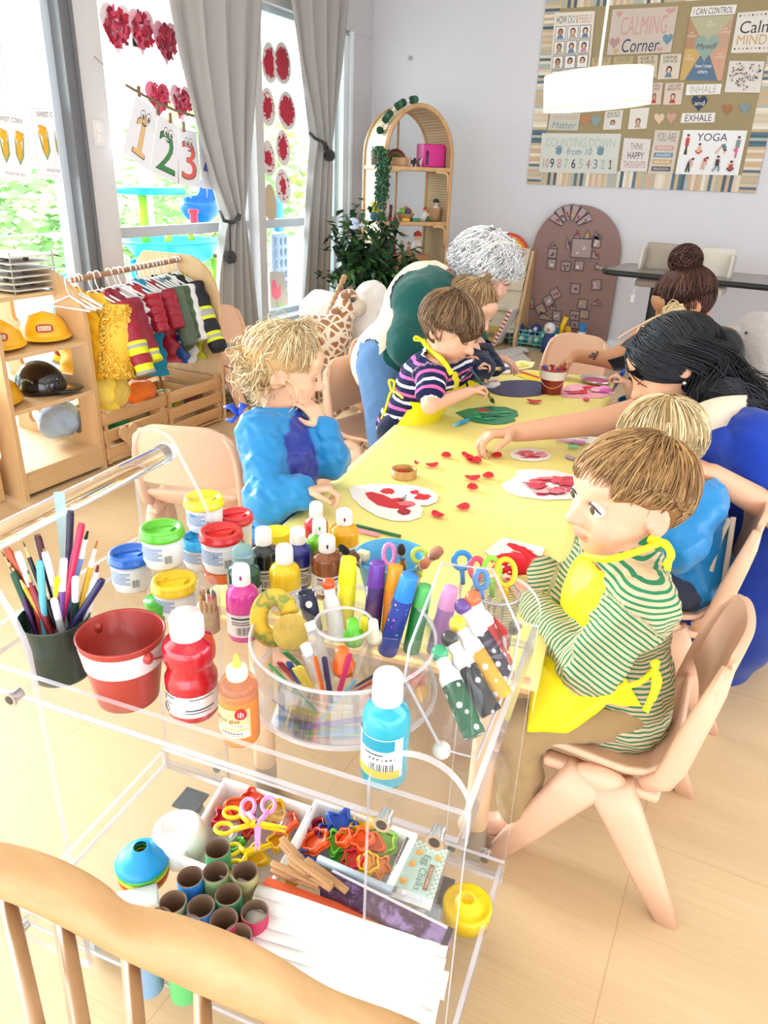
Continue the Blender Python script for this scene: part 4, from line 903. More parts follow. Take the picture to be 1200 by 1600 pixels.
# mauve arch board with magnet tiles, leaning on the wall
YM=YB-.05
def mv(x,y):return py(x,y,YM)
zt_=mv(893,320)[2];xa,xb_=mv(823,470)[0],mv(957,470)[0];xm_=(xa+xb_)/2;rm_=(xb_-xa)/2
t=thing('arch_board','tall mauve arched magnet board leaning on the back wall','board',(xm_,YM,0))
pol=[(-rm_,0),(rm_,0)]+[(rm_*math.cos(q),zt_-rm_*1.0+rm_*1.0*math.sin(q))for q in np.linspace(0,PI,40)]
b=MB();b.prism(pol,(xm_,YM+.03,0.002),(1,0,0),(0,0,1),.025);b.build('panel',pm('#8f7069',.6,var=.04,vs=3),t)
tile_m=pm('#a08a86',.35);tile_e=pm('#5d4d5c',.5)
def tile(kind,x,y,w,h,lab,rot=0):
 p=mv(x,y);sx=w*depth(p)/FPX/2;sz=h*depth(p)/FPX/2;R_=math.radians(rot);f_=lambda a,c:(a*math.cos(R_)-c*math.sin(R_),a*math.sin(R_)+c*math.cos(R_))
 if kind=='s':pl_=[(-sx,-sz),(sx,-sz),(sx,sz),(-sx,sz)]
 elif kind=='t':pl_=[(-sx,-sz),(sx,-sz),(0,sz)]
 elif kind=='r':pl_=[(-sx,-sz),(sx,-sz),(-sx,sz)]
 else:pl_=[(-sx*.55,-sz),(sx*.55,-sz),(sx,sz),(-sx,sz)]
 b=MB();b.prism([f_(a,c)for a,c in pl_],(p[0],YM+.003,p[2]),(1,0,0),(0,0,1),.005)
 b.m=1;b.tube([A(p[0]+f_(a,c)[0]*.93,YM-.004,p[2]+f_(a,c)[1]*.93)for a,c in pl_],.004,4,close=True)
 b.m=2;rr=random.Random(int(x*7+y))
 for k in range(3):b.ell((p[0]+rr.uniform(-.4,.4)*sx,YM-.003,p[2]+rr.uniform(-.5,.2)*sz),(.009,.002,.009),nu=8,nv=4)
 tag(b.build('magnet_tile',[tile_m,tile_e,pm(rr.choice(['#c9a24a','#a9454c','#6a4a4c','#d8cfc8']),.5)]),lab,'magnet tile','magnet tiles on the mauve board')
for k in range(6):
 a=150-24*k;tile('z',892+24*math.cos(math.radians(a)),356-24*math.sin(math.radians(a)),13,24,('first','second','third','fourth','fifth','sixth')[k]+' tile of the fan on the mauve board, counted from its window side',-(90-a)if True else 0)
CT=[('t',902,366,11,13,'tower tip of the castle tiles'),('t',918,366,12,13,'second tower tip of the castle tiles'),('s',909,388,34,30,'large square middle of the castle tiles'),('s',932,378,14,18,'side tile of the castle at its top right'),('r',934,367,10,14,'pointed castle tile above the side tile'),('r',932,398,14,12,'small triangle at the foot of the castle'),('r',889,380,8,18,'narrow tile at the window side of the castle'),('t',864,383,16,10,'roof tile of the tiny house'),('s',863,396,14,15,'upper square of the tiny house'),('s',862,412,14,15,'lower square of the tiny house'),('s',884,416,15,15,'single square tile with a yellow mark below the castle'),('s',905,415,15,15,'single square tile below the big castle square'),('r',938,416,16,10,'lone triangle at the table side of the board'),('s',932,445,15,16,'tilted square with a yellow mark',10),('s',899,451,15,16,'lone square in the middle of the board'),('s',868,459,15,16,'topmost tilted tile of the slanted row',35),('s',857,470,15,16,'second tilted tile of the slanted row',35),('s',845,483,15,16,'third tilted tile of the slanted row',35),('s',828,474,14,16,'brown square by the book rack'),('t',865,477,12,14,'small triangle beside the slanted row'),('r',856,494,26,12,'pinkish triangle below the slanted row'),('s',870,494,14,16,'upper square of the short stack'),('s',869,508,14,14,'lower square of the short stack'),('s',910,475,15,15,'top tile of the stair shape'),('s',913,491,15,14,'tile with a yellow mark in the stair shape'),('s',898,493,15,15,'tile with a red mark in the stair shape'),('s',898,507,14,13,'lowest tile of the stair shape'),('t',933,472,18,11,'lone triangle near the black table')]
for c in CT:tile(c[0],c[1],c[2],c[3],c[4],c[5]+' on the mauve board',*c[6:])
# sling book rack
YR=5.58
t=thing('book_rack','low wooden book rack with cream cloth slings by the mauve board','book rack',(py(790,540,YR)[0],YR,0))
xs=py(800,530,YR)[0]+.02;zr=py(822,392,YR+.2)[2]
for xx in(xs,xs-.48):
 b=MB();b.prism([(0,0),(.29,0),(.29,zr),(.23,zr),(.0,.08)],(xx-.011,YR,0),(0,1,0),(0,0,1),.022);b.build('side_panel',wood('#d9b68a','#c49c6c','z',4),t)
for k in range(4):
 y0=YR+.04+.05*k;z0=.1+zr*.22*k;b=MB();b.grid(lambda u,v:A(xs-.02-.44*u,y0-.035*math.sin(PI*v)+.06*v,z0+.0+.15*v-.05*math.sin(PI*v)),8,8);b.build('cloth_sling',fabric('#d9cdb8',.06),t)
 b=MB();b.cyl((xs,y0+.1,z0+.15),(xs-.48,y0+.1,z0+.15),.008,n=8);b.build('rod',wood(),t)
def bk(x,y,w,h,c,lab,Y,tilt=.2,fn=None):
 p=py(x,y,Y);b=MB();R_=np.array(Matrix.Rotation(-tilt,3,'X'));b.box(p,(w,.012,h),R=R_,bev=.002);o=b.build('picture_book',pm(c,.45));tag(o,lab,'book','books in the sling rack')
 if fn:b=MB();fn(b,p,R_);b.build('cover_picture',pm('#8a6f52',.6),o)
bk(756,521,.11,.13,'#7e9a82','greenish picture book lying low in the sling rack',YR-.03);bk(768,523,.12,.13,'#b49a44','ochre picture book with a bear at the foot of the sling rack',YR-.05,.2,lambda b,p,R_:b.ell(p+R_@A(0,-.008,0),(.03,.003,.022)))
p=py(790,515,YR-.0);t2=thing('tall_book','tall red and white striped book standing in the sling rack','book',p);b=MB();R_=np.array(Matrix.Rotation(math.radians(22),3,'Y'));b.box(p+A(0,0,.03),(.03,.2,.3),R=R_);b.build('pages',pm('#e9e2dc',.7),t2);b=MB()
for k in range(9):b.box(p+A(0,0,.03)+R_@A(0,-.101,-.13+.032*k),(.028,.004,.014),R=R_)
b.build('stripe',REDP,t2)
c0=py(792,402,YB-.06);t=thing('rainbow_board','rainbow cut-out standing above the book rack','rainbow',c0);k0=36*depth(c0)/FPX
for i,c in enumerate(('#d8432f','#e88a2f','#ecd04a','#4a9a5b','#2f6fb3','#8d86c9','#c9b5d8')):
 r1,r0=k0*(1-.1*i),k0*(.9-.1*i);b=MB();q=np.linspace(.25,2.2,20);pol=[(r1*math.cos(a),r1*math.sin(a))for a in q]+[(r0*math.cos(a),r0*math.sin(a))for a in q[::-1]];b.prism(pol,c0+A(0,.01,0),(1,0,0),(0,0,1),.012);b.build('band',pm(c,.6),t)
s=sheet_y([(806,391),(819,390),(816,406),(804,406)],YB-.12,th=.01);s.base(pm('#b5303f',.6));s.text('2',.3,.15,.75,.85,PAPER);tag(s.build('day_card'),'small red card with a white 2 on the book rack','card')
# wire baskets with toys on the floor
def basket(x,y,w,lab):
 p=pz(x,y,0);p[1]=YM-.16;p=A(py(x,y-2,p[1])[0],p[1],0);t=thing('wire_basket',lab,'basket',p);b=MB();d,h=.16,.13
 for k in range(5):z=.005+h*k/4;b.tube([p+A(sx*w/2,sy*d/2,z)for sx,sy in((-1,-1),(1,-1),(1,1),(-1,1))],.003,5,close=True)
 n=max(3,int(w/.045))
 for i in range(n+1):xx=-w/2+w*i/n;b.tube([p+A(xx,-d/2,h),p+A(xx,-d/2,.005),p+A(xx,d/2,.005),p+A(xx,d/2,h)],.0022,5)
 b.build('wire_frame',pm('#7fc9c4',.4),t);return p
pa=basket(829,538,.30,'teal wire basket of blue toys nearest the book rack');pb_=basket(877,541,.2,'teal wire basket of mixed toys before the mauve board')
rr=random.Random(12)
for i,(dx,dz,c,r)in enumerate(((-.11,.13,'#27407e',.045),(-.06,.06,'#2a8c96',.05),(.0,.12,'#5d4a9a',.035),(.04,.14,'#2c3f80',.042),(-.1,.04,'#2f9aa0',.04),(.06,.06,'#37a08f',.05),(.11,.1,'#3aa38f',.05),(.11,.17,'#c9a24a',.02),(0,.05,'#d8e4e0',.03))):
 b=MB();b.ell(pa+A(dx,rr.uniform(-.03,.03),dz),(r,r,r*1.05),nu=12,nv=8);b.m=1;b.ell(pa+A(dx,-.03-r*.55,dz+.01),(r*.4,r*.5,r*.4),nu=10,nv=6);tag(b.build('toy_animal',[pm(c,.6),pm('#d9dee0',.6)]),('dark blue','teal','violet','navy','sea green','green-blue','jade','small ochre','white')[i]+' soft toy in the basket by the book rack','toy','toys in the wire baskets')
for i,(dx,dz,c,r)in enumerate(((-.06,.13,'#2f7fb0',.04),(.0,.1,'#1f2a33',.045),(.03,.16,'#e5b62c',.03),(.06,.08,'#2aa07c',.045),(-.03,.05,'#d9b43a',.04),(.12,.15,'#c4303a',.05),(.17,.13,'#8b2433',.04))):
 b=MB();b.ell(pb_+A(dx,rr.uniform(-.03,.03),dz if dx<.1 else dz-.03),(r,r*.8,r),nu=12,nv=8);tag(b.build('toy_animal',pm(c,.6)),('blue','black','yellow','green','ochre','red','dark red')[i]+' toy piled at the mixed toy basket','toy','toys in the wire baskets')
def stand(x,y,c,c2,h,lab):
 p=A(py(x,y,YM-.28)[0],YM-.28,0);t=thing('penguin_toy',lab,'toy',p);b=MB();b.lathe([(0,0),(h*.2,0),(h*.22,h*.3),(h*.14,h*.62),(0,h*.66)],p,14);b.build('body',pm(c,.6),t);b=MB();b.ell(p+A(0,0,h*.78),h*.19,nu=12,nv=8);b.build('head',pm(c2,.6),t);b=MB();b.cyl(p+A(0,-h*.17,h*.76),p+A(0,-h*.32,h*.74),h*.06,.002,8);b.build('beak',pm('#e0853a',.5),t)
stand(856,538,'#2b3f78','#e4e6ea',.23,'navy and white penguin toy standing between the wire baskets')
p=A(py(906,540,YM-.2)[0],YM-.2,0);b=MB();b.cyl(p,p+A(0,0,.17),.035,.03,14);b.m=1;b.cyl(p+A(0,0,.17),p+A(0,0,.23),.025,.028,14);tag(b.build('spray_bottle',[pm('#e0e5ea',.5),pm('#2f7fc2',.4)]),'white bottle with blue cap at the far end of the toys','bottle')
b=MB();p=A(py(882,520,YM-.24)[0],YM-.24,0);b.tube([p+A(-.03,0,.12),p+A(-.02,0,.21),p+A(.0,0,.27)],[.012,.018,.02],10);tag(b.build('yellow_toy',YEL),'yellow handle of a toy sticking up from the baskets','toy')
def cloth_fn(u,v):
 a,c_=pz(725,552,0),pz(818,548,0);d,e=pz(740,585,0),pz(826,566,0);p=(a*(1-u)+c_*u)*(1-v)+(d*(1-u)+e*u)*v
 return A(p[0]+.03*math.sin(7*v),p[1],.012+.012*math.sin(9*u+2*v)*math.sin(6*v+1)+.008)
def cloth_m():
 m,nt,bs,o=_new('printed_cloth');v=_coords(nt,(3,1,1));f=_noise(nt,v,4,3);nt.links.new(_ramp(nt,f,[(.56,lin('#d8d0cb')),(.6,lin('#a9a3a2')),(.66,lin('#d5cbc4')),(.72,lin('#c0887c'))]),bs.inputs['Base Color']);bs.inputs['Roughness'].default_value=.8;return m
b=MB();b.grid(cloth_fn,30,14);o=b.build('floor_cloth',cloth_m());mm=o.modifiers.new('t','SOLIDIFY');mm.thickness=.006;tag(o,'crumpled pale printed cloth on the floor beyond the table','cloth')
# black-edged table with clip-on seats
ZBT=.69;t_q=[pz(942,420,ZBT),pz(1260,455,ZBT),pz(1260,430,ZBT),pz(966,404,ZBT)]
d1=nrm(t_q[1]-t_q[0]);n1=A(-d1[1],d1[0],0);o0=t_q[0]-A(0,.02,0);d1=A(1,0,0)if False else nrm(d1*A(1,.45,1));n1=A(-d1[1],d1[0],0);Lx,Ly=1.5,.55
t=thing('nook_table','long grey-topped table with black edge along the back wall','table',o0+d1*.75+n1*.27-A(0,0,ZBT))
def rr_poly(L,W,r):return[(r+(-r)*math.cos(a)if False else r-r*math.sin(a),r-r*math.cos(a))for a in np.linspace(0,PI/2,6)][::1]
def rpoly(L,W,r,n=6):
 P=[]
 for cx_,cy_,a0 in((L-r,r,-PI/2),(L-r,W-r,0),(r,W-r,PI/2),(r,r,PI)):
  for k in range(n+1):a=a0+PI/2*k/n;P.append((cx_+r*math.cos(a),cy_+r*math.sin(a)))
 return P
b=MB();b.prism(rpoly(Lx,Ly,.07),o0-A(0,0,.026),d1,n1,.026);b.build('top',pm('#8f8781',.3,var=.05),t)
b=MB();P=rpoly(Lx,Ly,.07);b.tube([o0+d1*a+n1*c-A(0,0,.016)for a,c in P],.017,8,close=True);b.build('edge_band',pm('#14171c',.4),t)
for k in(.2,.85):
 q=o0+d1*(k*Lx-.02)+n1*Ly*.5
 b=MB();b.cyl((q[0],q[1],.03),(q[0],q[1],ZBT-.02),.03,n=16);b.build('leg',pm('#16181c',.35),t)
 b=MB();b.box((q[0],q[1],.018),(.08,.5,.036),bev=.012);b.build('foot',pm('#16181c',.35),t)
def clipseat(k,back,lab,c='#a29586'):
 q=o0+d1*k+n1*back;t=thing('booster_seat',lab,'seat',q,math.atan2(d1[1],d1[0]),'clip-on seats at the nook table')
 B=Body();R_=np.stack([d1,n1,A(0,0,1)],1);B.c=lin(c)
 b=MB();b.box(q+A(0,0,.075)+n1*.03,(.2,.03,.17),R=R_@np.array(Matrix.Rotation(math.radians(-10),3,'X')),bev=.014);b.build('backrest',pm(c,.5),t)
 for s_ in(-1,1):b=MB();b.box(q+d1*.1*s_+A(0,0,.06)-n1*.02,(.02,.1,.14),R=R_@np.array(Matrix.Rotation(math.radians(-10),3,'X')),bev=.009);b.build('side_wing',pm('#c9bfb2',.5),t)
 b=MB();b.box(q+A(0,0,-.075)-n1*.05,(.19,.17,.05),R=R_,bev=.02);b.build('seat',pm(c,.5),t)
 b=MB();b.tube([q-d1*.1-n1*.1+A(0,0,-.07),q-d1*.1-n1*.1+A(0,0,-.2)],.004,6);b.box(q-d1*.1-n1*.1+A(0,0,-.18),(.026,.012,.05),bev=.004);b.build('strap_buckle',pm('#e8e6e4',.5),t)
clipseat(.27,.28,'taupe booster seat at the free end of the black-edged table');clipseat(.62,.2,'booster seat with white inside, behind the hair bun','#cfc6ba')
b=MB();q=o0+d1*.4+n1*.14;B=Body();B.c=(.9,.86,.84);B.ell(q+A(0,0,.02),(.03,.024,.022));B.ell(q+d1*.05+A(0,0,.014),(.035,.02,.014),k=.01);B.build(.005,1);tag(B.mesh('napkin',pm('#e3d3cc',.8)),'crumpled pink and white wipe on the black-edged table','wipe')
# dress-up rack: shelf unit, rail, end panel
PLY=wood('#dcb98c','#c8a06f','z',3);PLYX=wood('#dfbd92','#cba676','y',3)
XF,YA,YB2,YC=-2.36,1.70,2.09,2.90;ZTOP=.80;DP=.50
rack=thing('dress_up_rack','plywood dress-up rack with hat shelves and a hanging rail by the window','clothes rack',(XF-DP/2,(YA+YC)/2,0))
def panel(y,cut,r=.2,th=.018,nm='side_panel'):
 out=[(0,0),(-.0,ZTOP-r)]+[(-r+r*math.cos(a),ZTOP-r+r*math.sin(a))for a in np.linspace(0,PI/2,10)]+[(-DP+.05,ZTOP),(-DP,ZTOP-.05),(-DP,0)]
 out=out[::-1]
 bm=bmesh.new();V=[bm.verts.new((XF+a,y,z))for a,z in out];ed=[bm.edges.new((V[i],V[(i+1)%len(V)]))for i in range(len(V))]
 for(a0,z0,a1,z1)in cut:
  q=.025;P=[]
  for cx_,cz_,s0 in((a1-q,z0+q,-PI/2),(a1-q,z1-q,0),(a0+q,z1-q,PI/2),(a0+q,z0+q,PI)):P+=[(cx_+q*math.cos(s0+PI/2*k/4),cz_+q*math.sin(s0+PI/2*k/4))for k in range(5)]
  W=[bm.verts.new((XF+a,y,z))for a,z in P];ed+=[bm.edges.new((W[i],W[(i+1)%len(W)]))for i in range(len(W))]
 bmesh.ops.triangle_fill(bm,use_beauty=True,use_dissolve=False,edges=bm.edges[:])
 r_=bmesh.ops.extrude_face_region(bm,geom=bm.faces[:]);bmesh.ops.translate(bm,verts=[v for v in r_['geom']if isinstance(v,bmesh.types.BMVert)],vec=(0,th,0));bmesh.ops.recalc_face_normals(bm,faces=bm.faces[:])
 me=bpy.data.meshes.new(nm);bm.to_mesh(me);bm.free();me.materials.append(PLY);return link(nm,me,rack)
CUTS=[(-.42,.14,-.10,.32),(-.42,.39,-.10,.52),(-.42,.575,-.16,.73)]
panel(YA,CUTS);panel(YB2,CUTS);panel(YC,[])
zsh=[px(101,452,-2.5)[2],px(132,532,XF-.02)[2],px(143,609,XF-.02)[2],px(157,698,XF-.01)[2]]
for k,z in enumerate(zsh):
 fx=-2.5 if k==0 else XF-.015
 b=MB();b.box(((fx+XF-DP)/2,(YA+YB2)/2+.009,z-.008),(fx-XF+DP,YB2-YA-.018,.016));b.build('shelf_board',PLYX,rack)
b=MB();b.box((XF-.012,(YA+YB2)/2+.009,zsh[3]-.045),(.014,YB2-YA-.018,.075));b.build('apron',PLYX,rack)
b=MB();b.box((XF-DP/2,(YA+YB2)/2+.009,.03),(DP-.03,YB2-YA-.018,.016));b.build('base_board',PLYX,rack)
ra,rb=py(112,438,YB2+.02),py(279,406,YC)
b=MB();b.cyl(ra,rb,.011,n=12);b.build('rail',wood('#b98562','#a06e4c','y',4),rack)
b=MB();b.box((XF-.28,YA-.24,.21),(.44,.4,.42),bev=.006);lc=b.build('low_cabinet',PLY);tag(lc,'plywood cabinet beside the rack, cut by the picture edge','cabinet')
def hard_hat(p,ang,lab,s=.115):
 t=thing('hard_hat',lab,'hard hat',p,0,'yellow hard hats');d=A(math.cos(ang),math.sin(ang),0);n_=A(-d[1],d[0],0);R_=np.stack([d,n_,A(0,0,1)],1)
 B=Body();B.c=lin('#f3b816');B.ell(p+A(0,0,s*.18),(s*.98,s*.86,s*.84),R_,k=.01);B.ell(p+A(0,0,s*.16)+d*s*.16,(s*1.2,s*.98,s*.08),R_,k=.012)
 B.cap(p+A(0,0,s*.93)-d*s*.45,p+A(0,0,s*.95)+d*s*.25,s*.10,s*.10,k=.012)
 B.build(.005,2,clip=lambda V:p[2]+s*.06-V[:,2]);B.mesh('shell',pm('#f4b512',.3,coat=.5),t)
 e=p+d*s*.72+A(0,0,s*.52)+n_*(-s*.45);side=nrm(CAMP-e);x_=nrm(np.cross(A(0,0,1),side));y_=np.cross(side,x_)
 b=MB();c0=p+A(0,0,s*.38)+side*s*.9;w,h=s*.3,s*.15
 b.prism([(w*math.copysign(abs(math.cos(a))**.6,math.cos(a)),h*math.copysign(abs(math.sin(a))**.6,math.sin(a)))for a in np.linspace(0,2*PI,24)[:-1]],c0,x_,y_,.004);b.build('badge',pm('#a8202c',.4),t)
 s_=Sheet(c0-x_*w*.72+y_*h*.55+side*.0045,c0+x_*w*.72+y_*h*.55+side*.0045,c0+x_*w*.72-y_*h*.55+side*.0045,c0-x_*w*.72-y_*h*.55+side*.0045);s_.rect(0,0,1,1,pm('#f0d9a8',.5));s_.text('BOSS',.1,.14,.9,.86,pm('#5b1a1c',.5));s_.build('badge_lettering',t)
hx=XF-.16
def onsh(xp,yp,k,X=None):
 X=hx if X is None else X;p=px(xp,yp,X);return A(X,p[1],zsh[k]+.001)
hard_hat(onsh(72,535,1),-.7,'yellow hard hat facing out on the middle shelf of the rack',.105);hard_hat(onsh(2,552,1),-.7,'yellow hard hat half behind the near panel of the rack',.1)
hard_hat(onsh(-2,635,2),-.9,'yellow hard hat cut off on the lower shelf, next to the black helmet',.1)
p=onsh(66,614,2);t=thing('black_helmet','shiny black baseball helmet with a peak on the lower shelf','helmet',p);d=nrm(A(.75,.3,0));n_=A(-d[1],d[0],0);R_=np.stack([d,n_,A(0,0,1)],1);s=.1
GLB=pm('#0a0a0d',.12,coat=.6)
B=Body();B.ell(p+A(0,0,s*.2),(s*1.02,s*.86,s*.98),R_);B.build(.005,2,clip=lambda V:p[2]+.002-V[:,2]);B.mesh('shell',GLB,t)
B=Body();B.ell(p+A(0,0,s*.2)+d*s*1.0,(s*.72,s*.7,s*.09),R_);B.build(.004,2);B.mesh('peak',GLB,t)
b=MB();b.tube([p+A(0,0,s*.2)+R_@A(s*1.04*math.cos(a),s*.1,s*1.0*math.sin(a))for a in np.linspace(.3,2.6,16)],.003,5);b.build('seam',pm('#8a8a90',.3),t)
b=MB();b.box(p+A(0,0,s*.35)-n_*s*.86+d*.01,(.05,.003,.02),R=R_@np.array(Matrix.Rotation(.15,3,'Z')));b.build('dark_badge',pm('#20222c',.3),t)
p=onsh(28,452,0,-2.62);t=thing('slat_tower','clear acrylic tower with thin slats and dark pegs on the rack top','toy tower',p)
for k in range(6):b=MB();b.box(p+A(0,0,.012+.024*k),(.22,.2,.005));b.build('slat',pm('#cfc6bb',.5),t)
b=MB();rr=random.Random(1)
for k in range(5):
 for _ in range(4):b.cyl(p+A(rr.uniform(-.09,.09),rr.uniform(-.08,.08),.014+.024*k),p+A(rr.uniform(-.001,.001),0,0)*0+A(0,0,0)+p*0+p+A(0,0,0)if False else None,.006)if False else b.box(p+A(rr.uniform(-.09,.09),rr.uniform(-.08,.08),.024+.024*k),(.014,.014,.02))
b.build('peg',pm('#4a3b33',.6),t)
b=MB()
for sx,sy in((-1,-1),(1,-1),(1,1),(-1,1)):b.cyl(p+A(sx*.105,sy*.095,0),p+A(sx*.105,sy*.095,.15),.003,n=6)
b.build('corner_rod',pm('#9c958d',.4),t)
HANG=pm('#eeeeee',.35)
RD=nrm(rb-ra)
def hanger(tt,lab,dz=0,yaw=0,m=HANG):
 p=ra+(rb-ra)*tt;c=thing('clothes_hanger',lab,'hanger',p,0,'hangers on the rail');u=nrm(A(math.cos(yaw),math.sin(yaw),0));b=MB()
 b.tube([p+A(0,0,.016)+u*(-.016)*math.cos(a)*1.0+A(0,0,.016*math.sin(a))if False else p+u*.016*math.cos(a)+A(0,0,.002+.016*math.sin(a))for a in np.linspace(-.4,PI,9)]+[p-u*.012+A(0,0,-.03),p-u*.0+A(0,0,-.055)],.003,6);b.build('hook',m,c)
 b=MB();b.tube([p+A(0,0,-.055)+u*.0,p+u*.105+A(0,0,-.095),p+u*.10+A(0,0,-.103),p-u*.10+A(0,0,-.103),p-u*.105+A(0,0,-.095)],.0045,6,close=True);b.build('bar',m,c);return p,u
def wrinkle(z,a,k,s):return 1+k*math.sin(a*3+z*23+s)+k*.6*math.sin(a*5-z*31+2*s)
def garment(tt,name,lab,col,L,w=.13,off=0,sleeve=None,bands=None,seed=0,slen=.24,yaw=0,mat2=None,flare=1.15,open_=False,hang=True,scol=None,sang=.55,dz=0,rs=.045):
 p=ra+(rb-ra)*tt+A(off,0,0);u=nrm(A(math.cos(yaw),math.sin(yaw),0));v=A(-u[1],u[0],0)
 if hang:hanger(tt,'white hanger carrying the '+lab.split(' hanging')[0].split(' with')[0][:60],yaw=yaw)
 t=thing(name,lab,'costume',p+A(0,0,-L),0,None);z0=p[2]-.06+dz;m=col if hasattr(col,'name')else fabric(col,.08,500,.8,.15,14)
 b=MB()
 def fn(a,s):
  an=a*2*PI;ww=w*(.35+.65*min(1,s*5))*(1+(flare-1)*s);th=.022+.022*min(1,s*3)
  k=wrinkle(s,an,.05+.06*s,seed);return A(p[0],p[1],z0-s*L-.03*abs(math.cos(an))*min(1,s*6)*(1-s)*1.2)+u*(ww*math.cos(an)*k)+v*(th*math.sin(an)*k)
 b.grid(fn,40,26,True,True);b.build('body',m,t)
 if sleeve:
  for sgn in((1,-1)if sleeve==2 else(1,)):
   st=p+u*sgn*(w*.82)+A(0,0,-.10+dz);di=nrm(u*sgn*math.sin(sang)+A(0,0,-math.cos(sang))+v*(-.12));n=22;b=MB()
   mats=[scol or m]if not bands else[scol or m,pm('#e2ea1f',.5),pm('#a8a8a6',.4)]
   for i in range(n):
    s0,s1=i/n,(i+1)/n;q=[st+di*slen*s for s in(s0,s1)]
    rad=[rs*(1.05-.2*s)*(1+.07*math.sin(9*s*PI+seed))for s in(s0,s1)]
    b.m=0
    if bands:
     for c in bands:
      if abs((s0+s1)/2-c)<.085:b.m=1
      if abs((s0+s1)/2-c)<.03:b.m=2
    b.tube(q,rad,12,cap=(i==n-1),flat=.75)
   b.build('sleeve',mats,t)
 return t,m
CR_=pm('#9c1230',.38,bump=.15,bs_=60)
garment(.085,'lion_costume','golden shaggy costume hanging just behind the hat shelf panel','#eeb41c',.36,.11,-.06,seed=1,hang=False,dz=.02)
garment(.12,'yellow_cape','pale yellow cape reaching lower behind the hat shelf panel','#f2d44e',.48,.10,-.04,seed=2,hang=False)
t,m=garment(.15,'nubby_costume','yellow costume of thick nubby loops with a puffy pale hem','#e9b93a',.3,.13,0,None,seed=3,yaw=.15)
p=ra+(rb-ra)*.15;st=p+A(.10,.02,-.10);en=px(183,585,-2.36);b=MB();rr=random.Random(8);mats=[pm('#efc143',.8),pm('#e5ad2c',.8),pm('#f6d468',.8)]
b.tube([st,st*.5+en*.5+A(.015,0,.01),en],[.05,.062,.07],14)
for i in range(900):
 s=rr.random();c=st*(1-s)+en*s;x,y,d_=frame_from(en-st);a=rr.random()*6.283;r=.05+.02*s;q=c+(x*math.cos(a)+y*math.sin(a))*r;b.m=rr.randrange(3);o=(x*math.cos(a)+y*math.sin(a));b.tube([q,q+o*.007+d_*.003,q+o*.011+d_*.008],[.0045,.0045,.003],5)
b.build('nubby_sleeve',mats,t)
B=Body();q=px(175,610,-2.42);B.ell(q,(.05,.09,.085));B.ell(q+A(-.03,-.08,.05),(.04,.06,.07),k=.03);B.build(.008,2,noise=(.004,40));B.mesh('puffy_hem',fabric('#f3d766',.06),t)
garment(.20,'fire_jacket','crimson firefighter jacket with yellow and silver sleeve bands',CR_,.33,.13,0,2,[.62,.97],4,.30,.1,sang=.42,rs=.05)
garment(.30,'plum_jacket','second crimson jacket behind the banded firefighter jacket',pm('#8a1030',.4,bump=.15,bs_=60),.33,.12,0,2,[.9],5,.27,.05,sang=.5)
garment(.40,'white_smock','small white smock hanging between the crimson jackets','#eceaee',.2,.11,0,None,seed=6,yaw=.2)
garment(.47,'leather_jacket','shiny dark red jacket with gold piping in the middle of the rail',pm('#a3122f',.25,bump=.12,bs_=50),.2,.13,0,2,None,7,.16,.15,sang=.35)
garment(.56,'teal_costume','long teal blue costume hanging in the middle of the rail','#1887b0',.42,.085,0,None,seed=8,yaw=.1,flare=1.3,dz=.01)
garment(.64,'crimson_coat','crimson coat with short sleeves right of the teal costume',CR_,.36,.12,0,2,None,9,.17,.1,sang=.4)
garment(.73,'denim_vest','grey denim vest hanging toward the arched end of the rail','#7e8894',.2,.12,0,1,None,10,.26,.05,sang=.42,scol=fabric('#5a6a58',.2,soft=30))
garment(.77,'star_skirt','blue skirt with white stars and a red fringe',dots('#1c4fa0','#e8ecf4',22,.16),.38,.10,0,None,seed=11,flare=1.3)
garment(.80,'camo_jacket','dark green camouflage jacket beside the denim vest',fabric('#4c6146',.35,40),.33,.12,0,1,None,12,.24,.05,sang=.35)
garment(.86,'white_coat','long white coat with dark streak near the arched end','#e9e8ea',.40,.12,0,1,None,13,.26,.05,sang=.4)
garment(.95,'police_jacket','black jacket with yellow and silver banded sleeve at the rail end',pm('#0e1020',.6,bump=.1,bs_=90),.30,.13,0,2,[.45,.8],14,.34,-.02,sang=.55,rs=.052)
garment(.985,'hi_vis_vest','lime and grey safety vest on the last hanger',pm('#c5dc2a',.5),.40,.11,0,None,seed=15,yaw=-.05)
for k,tt in enumerate((-.03,.0,.03,.06,.36,.52,.60,.69)):hanger(tt,'bare white hanger, %s along the rail from the hat shelves'%('first','second','third','fourth','fifth','sixth','seventh','eighth')[k],yaw=.1*(k%3))
def crate(y0,y1,lab,heart=False):
 t=thing('slatted_crate',lab,'crate',(XF-.2,(y0+y1)/2,0),0,'crates under the clothes rail');x1,x0=XF-.0,XF-.40
 for k in range(3):
  z=.03+.075*k
  for xx in(x1,x0):b=MB();b.box((xx,(y0+y1)/2,z+.03),(.012,y1-y0,.05),bev=.002);b.build('slat',wood('#d3a676','#b98b5b','y',4),t)
  for yy in(y0,y1):b=MB();b.box(((x0+x1)/2,yy,z+.03),(x1-x0,.012,.05),bev=.002);b.build('slat',wood('#d3a676','#b98b5b','x',4),t)
 for xx in(x0+.012,x1-.012):
  for yy in(y0+.012,y1-.012):b=MB();b.box((xx,yy,.13),(.018,.018,.24));b.build('corner_post',wood(),t)
 b=MB();b.box(((x0+x1)/2,(y0+y1)/2,.015),(x1-x0-.02,y1-y0-.02,.01));b.build('bottom',wood(),t)
 if heart:b=MB();c=px(200,680,x1+.015);b.prism([(a*.11,c_*-.1)for a,c_ in HEART][::-1],c,(0,1,0),(0,0,1),.008);b.build('heart_tag',wood('#dcb68a','#cda273'),t)
